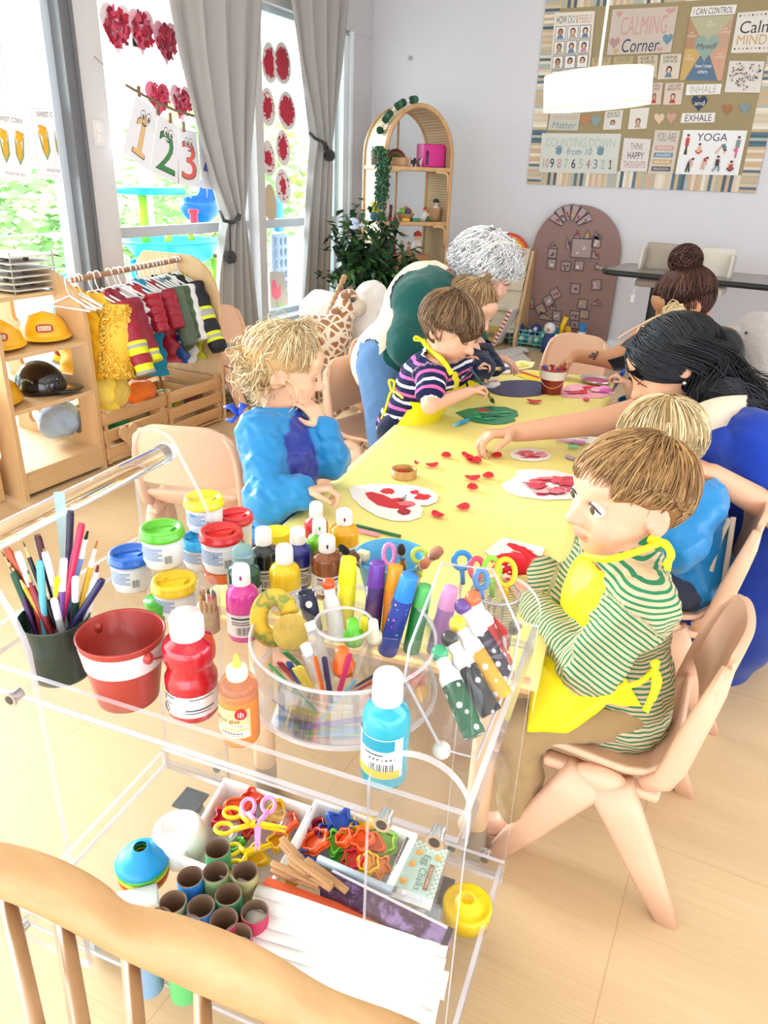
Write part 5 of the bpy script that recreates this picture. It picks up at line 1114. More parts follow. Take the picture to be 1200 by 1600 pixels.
crate(YB2+.03,YB2+.4,'slatted wooden crate with a wooden heart under the clothes rail',True);crate(YB2+.42,YC-.02,'slatted wooden crate under the clothes at the arched end')
def lump(x,y,z,X,r,c,name,lab,seed=0):
 p=px(x,y,X);B=Body();B.ell(p,r);rr=random.Random(seed)
 for _ in range(3):B.ell(p+A(rr.uniform(-.5,.5)*r[0],rr.uniform(-.7,.7)*r[1],rr.uniform(-.3,.4)*r[2]),[q*.6 for q in r],k=.03)
 B.build(.008,1,noise=(.006,60));tag(B.mesh(name,fabric(c,.15,300)),lab,'clothing','dress-up clothes in the crates')
for a in((222,612,0,XF-.08,(.06,.07,.05),'#e8762a','orange_tail','orange soft costume piece hanging over the crate'),(300,620,0,XF-.06,(.05,.05,.06),'#5e3322','fur_tail','brown furry costume tail at the arched end of the crates'),(180,660,0,XF-.14,(.06,.06,.05),'#15764a','green_cape','bottle green cloth over the crate by the hat shelves'),(215,648,0,XF-.16,(.07,.08,.05),'#7c8065','khaki_cloth','khaki cloth lying in the crate behind the heart'),(255,628,0,XF-.1,(.05,.06,.05),'#2f8a4b','leaf_costume','leaf green costume piece in the crate middle'),(195,664,0,XF-.22,(.08,.1,.06),'#2f3d5a','navy_cloth','navy cloth deep in the crate by the hat shelves'),(282,632,0,XF-.14,(.08,.1,.05),'#b99a3a','printed_cloth','yellow and green printed cloth in the far crate'),(95,655,0,XF-.2,(.08,.09,.07),'#a9c2de','light_blue_cloth','light blue cloth heap behind the bottom hat shelf')):lump(*a,seed=a[0])
for k in range(4):
 p=pz(352,638,0);b=MB();z=.006+.026*k;b.lathe([(0,0),(.14,0),(.15,.012),(.14,.024),(0,.024)],(p[0]-.06,p[1]+.06+.004*k,z),32);tag(b.build('floor_cushion',fabric(('#6f7268','#7d7f76','#767970','#85857c')[k],.06)),('bottom','second','third','top')[k]+' round grey floor cushion of the stack by the curtain','cushion','stacked floor cushions')
# small moulded chairs
PE=pm('#e0b496',.42,var=.03,vs=6,bump=.04,bs_=900,name='peach_plastic')
def chair0():
 t=thing('toddler_chair','x','chair',(0,0,0),0,'peach toddler chairs');sw=.145
 pr=[(.150,.228),(.146,.245),(.130,.257),(.10,.262),(.05,.260),(0,.256),(-.05,.254),(-.095,.262),(-.125,.285),(-.140,.312)]
 b=MB()
 def seat(u,v):
  i=v*(len(pr)-1);k=min(int(i),len(pr)-2);f_=i-k;y=pr[k][0]*(1-f_)+pr[k+1][0]*f_;z=pr[k][1]*(1-f_)+pr[k+1][1]*f_;x=(u*2-1)
  w=sw*(1-.06*max(0,(v-.6)/.4));return A(x*w,y*(1 if y>-.04 else .82)+.0*(1-x*x)*(-1 if v>.85 else 0),z+.014*abs(x)**4*(1 if .1<v<.9 else 0)-.006*(1-x*x)*(1 if .1<v<.8 else 0))
 b.grid(seat,21,28);o=b.build('seat',PE,t);m=o.modifiers.new('t','SOLIDIFY');m.thickness=.012;m.offset=-1
 b=MB()
 def back(u,v):
  x=u*2-1;z=.345+.19*v;rc=1-.22*max(0,(v-.55)/.45)**2.2*1.0;w=.150*rc
  if v>.8:z=.345+.19*v-.022*abs(x)**5*(v-.8)/.2
  return A(x*w,-.112-.040*v-.022*(1-x*x)+.0,z)
 b.grid(back,25,20);o=b.build('backrest',PE,t);m=o.modifiers.new('t','SOLIDIFY');m.thickness=.014;m.offset=0;m=o.modifiers.new('b','BEVEL');m.width=.005;m.segments=2;m.limit_method='ANGLE'
 for s in(-1,1):
  b=MB();P=[A(s*.142,-.07,.256),A(s*.148,-.098,.28),A(s*.150,-.110,.32),A(s*.150,-.120,.38),A(s*.147,-.131,.43),A(s*.138,-.142,.475),A(s*.118,-.150,.508)]
  b.tube(P,[.014,.019,.021,.020,.018,.015,.010],12,flat=.62,up=(1,0,0));b.build('side_post',PE,t)
 for s in(-1,1):
  for f_ in(1,-1):
   B=Body();ap=A(s*.146,.0+f_*.018,.238);ft=A(s*.168,f_*.158,.0);N=5
   n=11;b=MB();x_,y_,d_=frame_from(ft-ap,(1,0,0));V=[]
   prof=[(0,.042,.021),(.25,.036,.019),(.6,.029,.016),(1.0,.023,.013)]
   for tq,hw,ht in prof:
    c=ap+(ft-ap)*tq;q=A(0,-d_[2],d_[1]);q=nrm(np.cross(d_,A(1,0,0)))
    for k in range(12):a=2*PI*k/12;ca,sa=math.cos(a),math.sin(a);V.append(c+q*hw*math.copysign(abs(ca)**.55,ca)+A(1,0,0)*ht*math.copysign(abs(sa)**.55,sa))
   F=[(i*12+k,i*12+(k+1)%12,(i+1)*12+(k+1)%12,(i+1)*12+k)for i in range(3)for k in range(12)]+[tuple(range(36,48)),tuple(range(12))[::-1]]
   for i in range(36,48):V[i]=A(V[i][0],V[i][1],0.0)
   b.add(V,F,True)
   if f_==1:b.ell((s*.146,0,.240),(.021,.052,.026),nu=14,nv=8)
   b.build('leg',PE,t)
 for s in(-1,1):b=MB();b.box((s*.132,0,.236),(.03,.2,.02),bev=.008);b.build('seat_rail',PE,t)
 return t
ch=chair0()
def face(v):return math.atan2(v[1],v[0])-PI/2
ch.location=(-.085,1.20,0);ch.rotation_euler=(0,0,face(A(-1,-.02,0)));ch['label']='peach plastic chair of the boy in the green striped shirt'
dup(ch,(-.075,1.76,0),face(A(-1,-.1,0)),'peach chair of the blond child beside the woman in blue')
dup(ch,(-1.255,2.46,0),face(A(1,-.22,0)),'peach chair just behind the boy in the navy striped shirt')
p=pz(290,668,.52);dup(ch,(p[0]-.05,p[1]+.12,0),face(A(-.35,.93,0)),'peach chair directly behind the girl in the blue smock')
p=pz(376,480,.52);dup(ch,(p[0]+.1,p[1]-.12,0),face(A(1,-.05,0)),'peach chair standing by the lower-tied curtain')
p=pz(911,526,.52);dup(ch,(p[0]-.02,p[1]-.19,0),face(A(-.1,-1,0)),'empty peach chair at the far end of the table')
p=py(652,553,2.9);dup(ch,(p[0]-.08,2.86,0),face(A(1,-.1,0)),'peach chair mostly hidden between the two aproned children and the woman')
# table under yellow paper
TZ=.47;TU=nrm(A(-.139,.99,0));TN=nrm(A(-.99,-.139,0));T0=A(-.20,.955,0);TL,TW=2.08,.60
def tp_(a,n,z=TZ):return T0+TU*a+TN*n+A(0,0,z)
table=thing('low_table','long low wooden table under yellow paper','table',tp_(TL/2,TW/2,0))
TR=np.stack([TN,TU,A(0,0,1)],1)
b=MB();b.box(tp_(TL/2,TW/2,TZ-.018),(TW,TL,.026),R=TR,bev=.006);b.build('tabletop',wood('#dcb07e','#c89a66','y',3),table)
for a in(.06,TL-.09):
 for n in(.07,TW-.09):
  b=MB();q=tp_(a,n,0);b.cyl(q+A(0,0,.075),q+A(0,0,TZ-.03),.022,n=18);b.build('leg',pm('#d8b28c',.5),table)
  b=MB();b.cyl(q,q+A(0,0,.078),.023,n=18);b.build('leg_foot',pm('#a5998b',.35,metal=.4),table)
def yellow_m():
 m,nt,bs,o=_new('yellow_paper');v=_coords(nt);f=_noise(nt,v,2.2,3);s=_noise(nt,v,9,5,.7)
 c=_mixrgb(nt,lin('#f3e78f'),lin('#f0df82'),f);mk=_ramp(nt,s,[(.70,0.0),(.76,.45)]);c=_mixrgb(nt,c,lin('#d9825a'),mk)
 nt.links.new(c,bs.inputs['Base Color']);bs.inputs['Roughness'].default_value=.55;n2=_noise(nt,v,14,2);_bump(nt,bs,n2,.12,.01);return m
b=MB()
def cov(u,v):
 a,n=-.012+(TL+.024)*u,-.035+(TW+.07)*v;z=TZ-.0025+.0012*math.sin(17*u+4*v)*math.sin(9*v)
 if n<0:z-=(-n)*1.3;n=-.006
 if n>TW:z-=(n-TW)*1.3;n=TW+.006
 if a<0:z-=.012;a=-.006
 return tp_(a,n,z)
b.grid(cov,60,40);o=b.build('table_paper',yellow_m());mm=o.modifiers.new('t','SOLIDIFY');mm.thickness=.0015;mm.offset=1;tag(o,'pale yellow paper covering the long table, smeared with paint','table cover')
# clear acrylic cart
ACR=clear((.992,.995,.997),.9,.02,.006,(.95,.95,.97),name='acrylic');ACE=clear((.88,.91,.95),1.0,.08,.45,(.90,.87,.95),name='acrylic_edge')
CA=math.radians(6);C1=A(math.cos(CA),math.sin(CA),0);C2=A(-math.sin(CA),math.cos(CA),0);CL,CD=.70,.405
C0=A(-.155,.53,0)-C1*CL;CRM=np.stack([C1,C2,A(0,0,1)],1);TRZ,SHZ=.56,.085
def cp(a,d,z):return C0+C1*a+C2*d+A(0,0,z)
cart=thing('acrylic_cart','clear acrylic art trolley full of paints and pens in front of the table','trolley',cp(CL/2,CD/2,0))
def plate(nm,poly,o,x,y,t):
 o,x,y=(np.asarray(q,float)for q in(o,x,y));d=nrm(np.cross(x,y))*t;n=len(poly);P=[o+x*a+y*b_ for a,b_ in poly]
 b=MB();b.add(P+[p+d for p in P],[tuple(range(n))[::-1],tuple(range(n,2*n))]);b.m=1;b.add(P+[p+d for p in P],[(i,(i+1)%n,n+(i+1)%n,n+i)for i in range(n)],True);return b.build(nm,[ACR,ACE],cart)
def boxpoly(w,h):return[(0,0),(w,0),(w,h),(0,h)]
plate('top_tray',boxpoly(CL-.02,CD-.02),cp(.01,.01,TRZ-.008),C1,C2,.008)
plate('lower_shelf',boxpoly(CL-.02,CD-.02),cp(.01,.01,SHZ-.008),C1,C2,.008)
lw,zt_l=.145,.79
lpost=[(0,.055),(lw,.055),(lw,.635),(.140,.660),(.127,.692),(.094,.752)]+[(.048+.048*math.cos(a),zt_l-.048+.048*math.sin(a))for a in np.linspace(.8,PI,12)]
rw_=.108;rpost=[(0,.055),(rw_,.055),(rw_,.604)]+[(rw_/2+rw_/2*math.cos(a),.604+rw_/2*math.sin(a))for a in np.linspace(0,PI,20)]
for d in(0,CD-.009):
 plate('post',lpost,cp(0,d+.009,0),C1,ZUP,.009);plate('post',rpost,cp(CL-rw_,d+.009,0),C1,ZUP,.009)
for z,h in((TRZ,.042),(SHZ,.036)):
 plate('rail_plate',boxpoly(CL,h),cp(0,.017,z-.01),C1,ZUP,.007);plate('rail_plate',boxpoly(CL,h),cp(0,CD-.010,z-.01),C1,ZUP,.007)
 plate('rail_plate',boxpoly(CD-.04,h),cp(.0,.02,z-.01),C2,ZUP,.007);plate('rail_plate',boxpoly(CD-.04,h),cp(CL-.008,.02,z-.01),C2,ZUP,.007)
b=MB();hp0,hp1=cp(.05,-.012,zt_l-.046),cp(.05,CD+.012,zt_l-.046)
b.m=0;b.tube([hp0,hp1],.0165,28,cap=False);b.m=1
for q,s in((hp0,-1),(hp1,1)):b.cyl(q,q+C2*.008*s,.018,n=28)
b.build('handle',[pm('#ffffff',.02,trans=1,name='solid_acrylic'),ACE],cart)
bt=MB()
for a,d in((CL-.085,-.012),(CL-.028,-.012),(.03,-.012),(.12,-.012),(CL-.035,CD+.004),(CL-.095,CD+.004),(.12,CD+.004)):
 for z in(TRZ+.012,SHZ+.012):
  b=MB();s=-1 if d<.2 else 1;p=cp(a,d,z);b.cyl(p+C2*.014*(1 if s<0 else-1),p,.0075,n=12);b.cyl(p,p+C2*.004*s,.010,n=14);b.m=1;b.cyl(p+C2*.0041*s,p+C2*.0045*s,.006,n=12);b.build('bolt',[STEEL,pm('#55504e',.4,metal=.6)],cart)
for a in(.10,CL-.10):
 for d in(.07,CD-.07):
  b=MB();p=cp(a,d,0);b.cyl(p+C1*-.012+ZUP*.026,p+C1*.012+ZUP*.026,.025,n=22);b.m=1;b.box(p+ZUP*.066,(.05,.05,.005),R=CRM);b.box(p+ZUP*.05-C2*.0,(.034,.03,.026),R=CRM,bev=.004);b.build('caster',[pm('#9fb4bf',.2,spec=.6),pm('#5f646b',.35,metal=.5)],cart)
# on the tray
TY=.4505;LAY=set(COL.objects)
def on_top(x,y,h):
 p=pz(x,y,TY+h);return A(p[0],p[1],TY)
WCAP=pm('#f3efec',.35,name='white_cap');LBL=pm('#e9e7ea',.5,name='label');INKB=pm('#3a3a48',.6)
def label_arc(p,r,z0,z1,a0,a1,name,m,parent,lines=(),n=14):
 """a wrapped label with printed lines; angles in degrees measured around the bottle, camera side is about -60"""
 b=MB();ms=[m];A0,A1=math.radians(a0),math.radians(a1)
 def pt(u,z,k=0):t=A0+(A1-A0)*u;return p+A((r+.0006+k)*math.cos(t),(r+.0006+k)*math.sin(t),z)
 b.grid(lambda u,v:pt(u,z0+(z1-z0)*v),n,2,True)
 for(u0,v0,u1,v1,mm)in lines:
  if mm not in ms:ms.append(mm)
  b.m=ms.index(mm);b.grid(lambda u,v:pt(u0+(u1-u0)*u,z1+(z0-z1)*(v0+(v1-v0)*v),.0004),max(2,int(n*(u1-u0))+2),2,True)
 return b.build(name,ms,parent)
def wrap_text(t,p,r,z0,z1,a0,a1,m,parent,name='lettering'):
 V,F=glyphs(t);A0,A1=math.radians(a0),math.radians(a1);b=MB()
 b.add([p+A((r+.0016)*math.cos(A0+(A1-A0)*x),(r+.0016)*math.sin(A0+(A1-A0)*x),z0+(z1-z0)*y)for x,y in V],F);return b.build(name,m,parent)
def barcode(u0,v0,u1,v1,n=12,m=None):return[(u0+(u1-u0)*k/n,v0,u0+(u1-u0)*(k+.25+.35*((k*7)%3)/2)/n,v1,m or BLACK)for k in range(n)]
def bottle(lab,p,r,h,c,capc=None,capr=.55,name='paint_bottle',g='paint bottles on the trolley',lbl=True,rough=.22,smear=None,flip=True):
 t=thing(name,lab,'bottle',p,0,g);hb=h*.74;m=pm(c,rough,coat=.4)
 b=MB();b.lathe([(0,0),(r*.92,0),(r,.006),(r,hb*.78),(r*.96,hb*.86),(r*.82,hb*.94),(r*.52,hb),(r*.5,hb+.004),(0,hb+.004)],p,28);b.build('body',m,t)
 rc=r*capr;b=MB();b.lathe([(rc,hb+.003),(rc*1.02,hb+.006),(rc,h-.012),(rc*.97,h-.004),(rc*.85,h),(0,h)],p,28);b.m=1
 b.lathe([(rc*1.008,hb+(h-hb)*.62),(rc*1.012,hb+(h-hb)*.64)],p,28)
 if smear:b.m=2;b.ell(p+A(rc*.5,-rc*.8,hb+(h-hb)*.55),(.0028,.002,.005),nu=8,nv=6)
 b.build('cap',[capc or WCAP,pm('#d9d4d0',.4),pm(smear or '#ffffff',.4)],t)
 if lbl:label_arc(p,r,hb*.12,hb*.55,-150,30,'label',LBL,t,[(.3,.12,.75,.2,INKB),(.3,.3,.65,.34,INKB),(.3,.4,.7,.44,INKB)]+barcode(.4,.55,.75,.9))
 return t
p=on_top(290,958,.166);t=thing('paint_bottle','large red paint bottle with pinched waist and white cap beside the bucket','bottle',p)
b=MB();b.lathe([(0,0),(.034,0),(.037,.005),(.037,.050),(.038,.056),(.0375,.064),(.034,.072),(.0325,.082),(.034,.090),(.0375,.097),(.0375,.112),(.034,.122),(.024,.129),(.023,.134),(0,.134)],p,36);b.build('body',pm('#b8122a',.15,coat=.6),t)
b=MB();b.lathe([(.0235,.130),(.024,.133),(.024,.158),(.021,.160),(.0205,.166),(0,.167)],p,32);b.build('cap',pm('#f2d9dc',.35),t)
label_arc(p,.037,.012,.048,-170,20,'label',LBL,t,[(.2,.08,.42,.14,INKB),(.22,.22,.27,.36,BLACK),(.3,.22,.35,.36,pm('#b9b5ba',.6)),(.2,.42,.38,.46,INKB),(.55,.6,.9,.66,INKB),(.55,.75,.85,.79,INKB),(.6,.1,.9,.14,INKB)])
b=MB();th=math.radians(-118);c_=p+A(.0385*math.cos(th),.0385*math.sin(th),.022);x_=A(-math.sin(th),math.cos(th),0);b.tube([c_+x_*.007*math.cos(a)+ZUP*.007*math.sin(a)for a in np.linspace(0,2*PI,21)[:-1]],.0006,4,close=True);b.build('round_seal',INKB,t)
wrap_text('AP',p,.0375,.019,.0255,-122,-114,INKB,t)
p=on_top(190,1000,.098);t=thing('red_bucket','small brick red metal bucket with white band, empty, on the trolley','bucket',p);RB=pm('#a8382f',.35,metal=.15,coat=.2)
b=MB();b.lathe([(0,0),(.045,0),(.0455,.004),(.0618,.108),(.0635,.112),(.0618,.114),(.060,.110),(.044,.006),(0,.006)],p,44);b.build('pail',RB,t)
b=MB();b.lathe([(.0560,.066),(.0565,.067),(.0612,.1005),(.0608,.102)],p,44);b.build('white_band',pm('#d9d4d8',.45),t)
rr_=math.radians(-10)
for a in(rr_,rr_+PI):
 b=MB();q=p+A(.061*math.cos(a),.061*math.sin(a),.094);b.ell(q,(.008,.008,.010),nu=12,nv=8);b.build('ear',RB,t)
b=MB();b.tube([p+A(.065*math.cos(a),.065*math.sin(a),.094-.03*math.sin((a-rr_)))for a in np.linspace(rr_,rr_+PI,20)],.0016,6);b.build('wire_handle',pm('#a8382f',.4),t)
pcup=on_top(85,968,.095);t=thing('pen_cup','dark green pot crammed with pens and pencils at the trolley corner','pot',pcup)
b=MB();b.lathe([(0,0),(.044,0),(.045,.004),(.052,.098),(.0535,.102),(.051,.102),(.043,.006),(0,.006)],pcup,40);b.build('body',pm('#0f2a22',.3,coat=.3),t)
def stick(name,lab,tip,foot,segs,r,cat,g,n=10,clip=False):
 """segs: list of (fraction from the tip, material, radius factor)"""
 d=foot-tip;b=MB();ms=[]
 for i in range(len(segs)-1):
  f0,m,k0=segs[i][:3];f1=segs[i+1][0]
  if m not in ms:ms.append(m)
  b.m=ms.index(m);b.cyl(tip+d*f0,tip+d*f1,r*k0,r*(segs[i][3]if len(segs[i])>3 else k0),n)
 tag(b.build(name,ms),lab,cat,g)
WD=pm('#d8b07a',.6)
def pencil(x,y,c,k,lab,dep=0,lead=None):
 c=pm(c,.4);tip=pd(x,y,depth(pcup+A(0,0,.13))+dep);ft=pcup+A(.02*math.cos(k*2.1),.02*math.sin(k*2.1),.012)
 stick('coloured_pencil',lab,tip,ft,[(0,pm(lead or '#333',.5),.1,.4),(.04,WD,.4,1),(.12,c,1),(1,c,1)],.0036,'pencil','pens and pencils in the dark pot',6)
def marker(x,y,capc,bodyc,k,lab,dep=0,tipc=None,r=.0055,capf=.28):
 tip=pd(x,y,depth(pcup+A(0,0,.13))+dep);ft=pcup+A(.022*math.cos(k*2.4+1),.022*math.sin(k*2.4+1),.012);cm,bm_=pm(capc,.35),pm(bodyc,.35)
 sg=[(0,pm(tipc,.6),.35,.5),(.06,WCAP,.7),(.14,WCAP,1),(.2,bm_,1),(1,bm_,1)]if tipc else[(0,cm,.9),(.02,cm,1.05),(capf,bm_,1),(1,bm_,1)]
 stick('felt_marker',lab,tip,ft,sg,r,'marker','pens and pencils in the dark pot')
for a in((3,862,'#7a4a2c',0,'brown pencil with bare wood tip at the picture edge'),(10,872,'#1e2230',1,'black pencil second from the picture edge'),(17,880,'#4a2160',2,'purple pencil among the left bunch in the dark pot'),(28,900,'#c9a42e',3,'mustard pencil in the left bunch in the dark pot'),(34,893,'#7d1f28',4,'wine red pencil in the left bunch in the dark pot'),(43,890,'#a3242c',5,'brighter red pencil in the left bunch in the dark pot'),(36,846,'#14161c',6,'black pencil with a worn flat tip in the dark pot'),(62,838,'#15202e',7,'navy pencil with long bare tip, highest of the dark pencils')):pencil(*a)
for a in((10,857,'#c2512e','#c2512e',0,'orange-red marker at the left of the dark pot'),(20,893,'#0f4a35','#20352c',1,'dark green capped marker at the left of the dark pot'),(27,862,'#efece8','#8f2430',2,'marker with thick white cap and red barrel'),(58,836,'#4a1822','#2a1a1f',3,'maroon capped marker standing high in the dark pot'),(62,876,'#5fb4cc','#5fb4cc',4,'sky blue marker in the middle of the dark pot'),(70,862,'#e4e2e2','#9b9fa4',5,'grey-white marker beside the sky blue one'),(90,902,'#f0d21e','#d9cdb4',6,'clear barrel marker with yellow cap'),(100,872,'#e9e6ea','#6c3a86',7,'purple marker with white cap lying to the right'),(118,902,'#e8e8e6','#1e3a2e',8,'dark green marker with white cap in front'),(160,906,'#2a2456','#2a2456',9,'indigo marker leaning out toward the bucket'),(84,935,'#e6e3e2','#b9b9bd',10,'white capped pen deep in the front of the dark pot'),(110,798,'#2b2540','#4a2a6a',11,'navy and white marker standing tallest beside the ruler'),(128,818,'#c21f4e','#c21f4e',12,'crimson pen behind the tall marker')):marker(*a)
marker(153,884,'#fff','#efece9',13,'uncapped white marker with maroon tip',0,'#6a1420');marker(137,830,'#fff','#6f8fd0',14,'uncapped pale blue marker with black tip',.02,'#14141a');marker(152,845,'#fff','#e0b020',15,'small uncapped yellow marker by the blue tub',.03,'#a8642a',.004)
tip=pd(92,768,depth(pcup)+.0);ft=pcup+A(.01,.02,.02);b=MB();x_,y_,d_=frame_from(ft-tip,tuple(CF));b.box((tip+ft)/2,(.017,.0015,np.linalg.norm(ft-tip)),R=np.stack([x_,np.cross(d_,x_),d_],1));tag(b.build('ruler',clear((.62,.82,.9),.6,.05,.25,(.8,.92,.98),name='tinted_plastic')),'pale blue clear ruler sticking up from the dark pot','ruler')
def tub(lab,x,y,z0,lidc,bodyc,r=.040,h=.072,yy=None,text=None,stackz=0):
 p=pz(x,y,TY+stackz+h);p[2]=TY+stackz;t=thing('dough_tub',lab,'tub',p,0,'dough tubs on the trolley')
 b=MB();b.lathe([(0,0),(r*.82,0),(r*.84,.004),(r*.93,h-.016),(0,h-.016)],p,32);b.build('pot',pm('#e6e4e6',.4),t)
 b=MB();b.lathe([(r*.96,h-.018),(r*1.02,h-.016),(r*1.02,h-.010),(r*.97,h-.008),(r*.97,h-.003),(r*.93,h),(r*.78,h),(r*.76,h-.003),(0,h-.003)],p,40);b.m=0
 rr=random.Random(int(x));b.tube([p+A(r*.5*math.cos(a*1.3),r*.45*math.sin(a*2.1),h-.002)for a in np.linspace(0,3,14)],.0012,5);b.build('lid',pm(lidc,.3,coat=.3),t)
 rm=r*.9
 b=MB();b.lathe([(r*.849,h*.14),(r*.918,h*.70)],p,32);b.build('wrapper',pm(bodyc,.45),t)
 label_arc(p,r*.90,h*.16,h*.66,-140,-20,'label',pm('#e4e6ea',.5),t,[(.1,.08+.09*k,.75-.1*(k%3==2),.12+.09*k,pm('#3f7ab8',.6))for k in range(8)]+barcode(.78,.5,.97,.92,8))
 return p,t
P_,t_=tub('white tub with blue lid at the front of the dough tubs',202,862,0,'#1462c8','#2f6fb5')
P_,_=tub('tub with yellow lid carrying the green lidded one',272,905,0,'#ecc514','#dfe2e6',.041,.066);
b0=tub('tub with lime green lid stacked on a yellow lidded one',252,823,0,'#5cbf28','#2c86a8',.040,.072,stackz=.0665)
P_,_=tub('tub with blue lid under the yellow lidded one at the back',312,838,0,'#18a0dc','#e6e6ea',.038,.062);_,yt_=tub('white tub with yellow lid, highest at the back of the trolley',318,776,0,'#f5d90f','#e9e8ea',.040,.068,stackz=.0625)
_,tr_=tub('white tub with glossy red lid in front of the other red one',345,828,0,'#d0141f','#e6dcdc',.042,.080,stackz=.02)
tub('tub with red lid behind the glossy red one',368,802,0,'#d8202a','#a9823a',.036,.078)
for t_,a_ in((yt_,-95),(tr_,-78)):wrap_text('3+',np.array(t_.location),.037,.036,.045,a_,a_+17,pm('#1f7ac2',.5),t_)
b=MB();q=on_top(345,828,.1);b.cyl(q,q+A(0,0,.0195),.037,n=28);tag(b.build('round_tin',pm('#e06a2a',.4)),'low orange tin under the front red lidded tub','tin')
b=MB();q=pz(248,938,TY+.03);q[2]=TY;b.lathe([(0,0),(.022,0),(.025,.028),(.026,.032),(0,.034)],q,24);tag(b.build('green_pot',pm('#4fb53a',.35)),'small green lidded pot between the bucket and the yellow lid','pot')
p=on_top(322,905,.10);t=thing('clear_tube','clear plastic tube holding short colour pencils behind the red bottle','tube',p)
b=MB();b.lathe([(.021,0),(.021,.085),(.017,.095),(.012,.103),(0,.104)],p,24);b.lathe([(.0225,.03),(.0225,.035)],p,24);b.build('tube_wall',clear((.93,.94,.95),1,.05,.06),t)
b=MB();b.lathe([(0,.0),(.018,0),(.018,.04),(0,.04)],p,20);b.build('wood_base',pm('#c9ab80',.6),t)
for k in range(9):
 a=k*.7;q=p+A(.012*math.cos(a),.012*math.sin(a),0);c=('#c23a2a','#2c5fa8','#2f8a4a','#222','#e0842a','#6a3a86','#d8b02a','#7a4a2c','#d86a8a')[k];b=MB();b.cyl(q+A(0,0,.041),q+A(0,0,.066),.0032,n=6);b.m=1;b.cyl(q+A(0,0,.066),q+A(0,0,.076),.0032,.0008,6);tag(b.build('short_pencil',[WD,pm(c,.5)]),'short pencil with '+('red','blue','green','black','orange','purple','yellow','brown','pink')[k]+' tip inside the clear tube','pencil','short pencils in the clear tube')
bottle('magenta paint bottle with smeared white cap beside the orange glue',on_top(376,884,.135),.0275,.135,'#d3389c',smear='#8d2a5a')
bottle('dark green paint bottle with translucent teal cap',on_top(379,855,.125),.030,.125,'#0f4f45',clear((.45,.68,.70),.8,.1,.3,(.5,.75,.78)),.62,smear=None)
bottle('yellow paint bottle in the middle of the back row',on_top(444,853,.13),.0285,.13,'#f2cc10')
bottle('black paint bottle behind the yellow one',on_top(411,826,.125),.0285,.125,'#11181c')
bottle('navy blue paint bottle between the yellow and the brown one',on_top(465,826,.12),.027,.12,'#1b2a86')
bottle('brown paint bottle beside the yellow paint stick',on_top(511,838,.12),.029,.12,'#8a4a22',smear='#222222')
bottle('bright green paint bottle with green-smeared cap at the back',on_top(499,811,.12),.025,.12,'#7cc52c',smear='#4caf2a')
bottle('red paint bottle at the very back, nearest the girl',on_top(494,786,.12),.025,.12,'#d2283a')
bottle('golden yellow paint bottle, last at the table end of the back row',on_top(538,797,.12),.030,.12,'#f0a80f',smear='#8d3a2a')
b=MB();q=on_top(432,843,.03);b.cyl(q,q+A(0,0,.05),.03,n=24);tag(b.build('yellow_lid_pot',pm('#f1d51c',.35)),'yellow pot glimpsed between the black and navy bottles','pot')
t=bottle('turquoise paint bottle standing alone at the front rail',on_top(607,1052,.165),.0315,.165,'#1fa5bd',None,.62,lbl=False)
pb2=np.array(t.location);label_arc(pb2,.0315,.022,.085,-170,-20,'label',pm('#dfe9ee',.5),t,[(.25,.02,.85,.3,pm('#1c93b0',.4)),(.35,.38,.9,.41,INKB),(.35,.46,.9,.55,WHITE),(.4,.48,.86,.53,INKB),(.05,.8,.95,1.0,pm('#dfb84a',.5))]+barcode(.45,.62,.85,.8,12))
p=on_top(370,1042,.118);t=thing('glitter_glue','orange glitter glue bottle with yellow nozzle at the front rail','bottle',p);r=.0275
b=MB();b.lathe([(0,0),(r*.93,0),(r,.005),(r,.070),(r*.98,.074)],p,28);b.lathe([(r*.98,.085),(r*.98,.074),(0,.074)],p,28);b.build('glue',pm('#e9853a',.3,var=.25,vs=90),t)
b=MB();b.lathe([(r,.074),(r*.99,.088),(r*.8,.099),(.012,.104)],p,28);b.build('shoulder',clear((.93,.80,.66),1,.06,.12,(.95,.75,.55)),t)
b=MB();b.lathe([(.0135,.101),(.0145,.104),(.0145,.117),(.011,.120),(0,.120)],p,24);b.build('collar',pm('#f3e6cf',.4),t);b=MB();b.lathe([(.006,.119),(.005,.128),(.0028,.138),(0,.139)],p,14);b.build('nozzle',pm('#f2cf4e',.4),t)
label_arc(p,r,.018,.066,-150,-20,'label',pm('#d8c290',.4,var=.12,vs=40),t,[(.05,.50,.95,.62,pm('#efe6d0',.5)),(.05,.72,.95,.95,pm('#efe6d0',.5)),(.3,.80,.8,.84,INKB),(.1,.88,.8,.91,INKB)])
wrap_text('glitter glue',p,r,.043,.052,-130,-52,pm('#8a5a2a',.5),t);wrap_text('3.880 oz (115 ML)',p,r,.0375,.0415,-128,-40,INKB,t);wrap_text('WARNING',p,r,.027,.030,-110,-70,INKB,t)
b=MB();th=math.radians(-48);c_=p+A((r+.001)*math.cos(th),(r+.001)*math.sin(th),.060);x_=A(-math.sin(th),math.cos(th),0);b.prism([(.0085*math.cos(a),.0085*math.sin(a))for a in np.linspace(0,2*PI,25)[:-1]],c_,x_,ZUP,.001);b.build('red_badge',pm('#b8232f',.4),t)
b=MB();q=c_+np.cross(x_,ZUP)*.0016
for dx,hh in((-.003,.006),(0,.009),(.003,.006)):b.box(q+x_*dx,(.0012,.0008,hh),R=np.stack([x_,np.cross(x_,ZUP),ZUP],1))
b.build('badge_mark',WHITE,t)
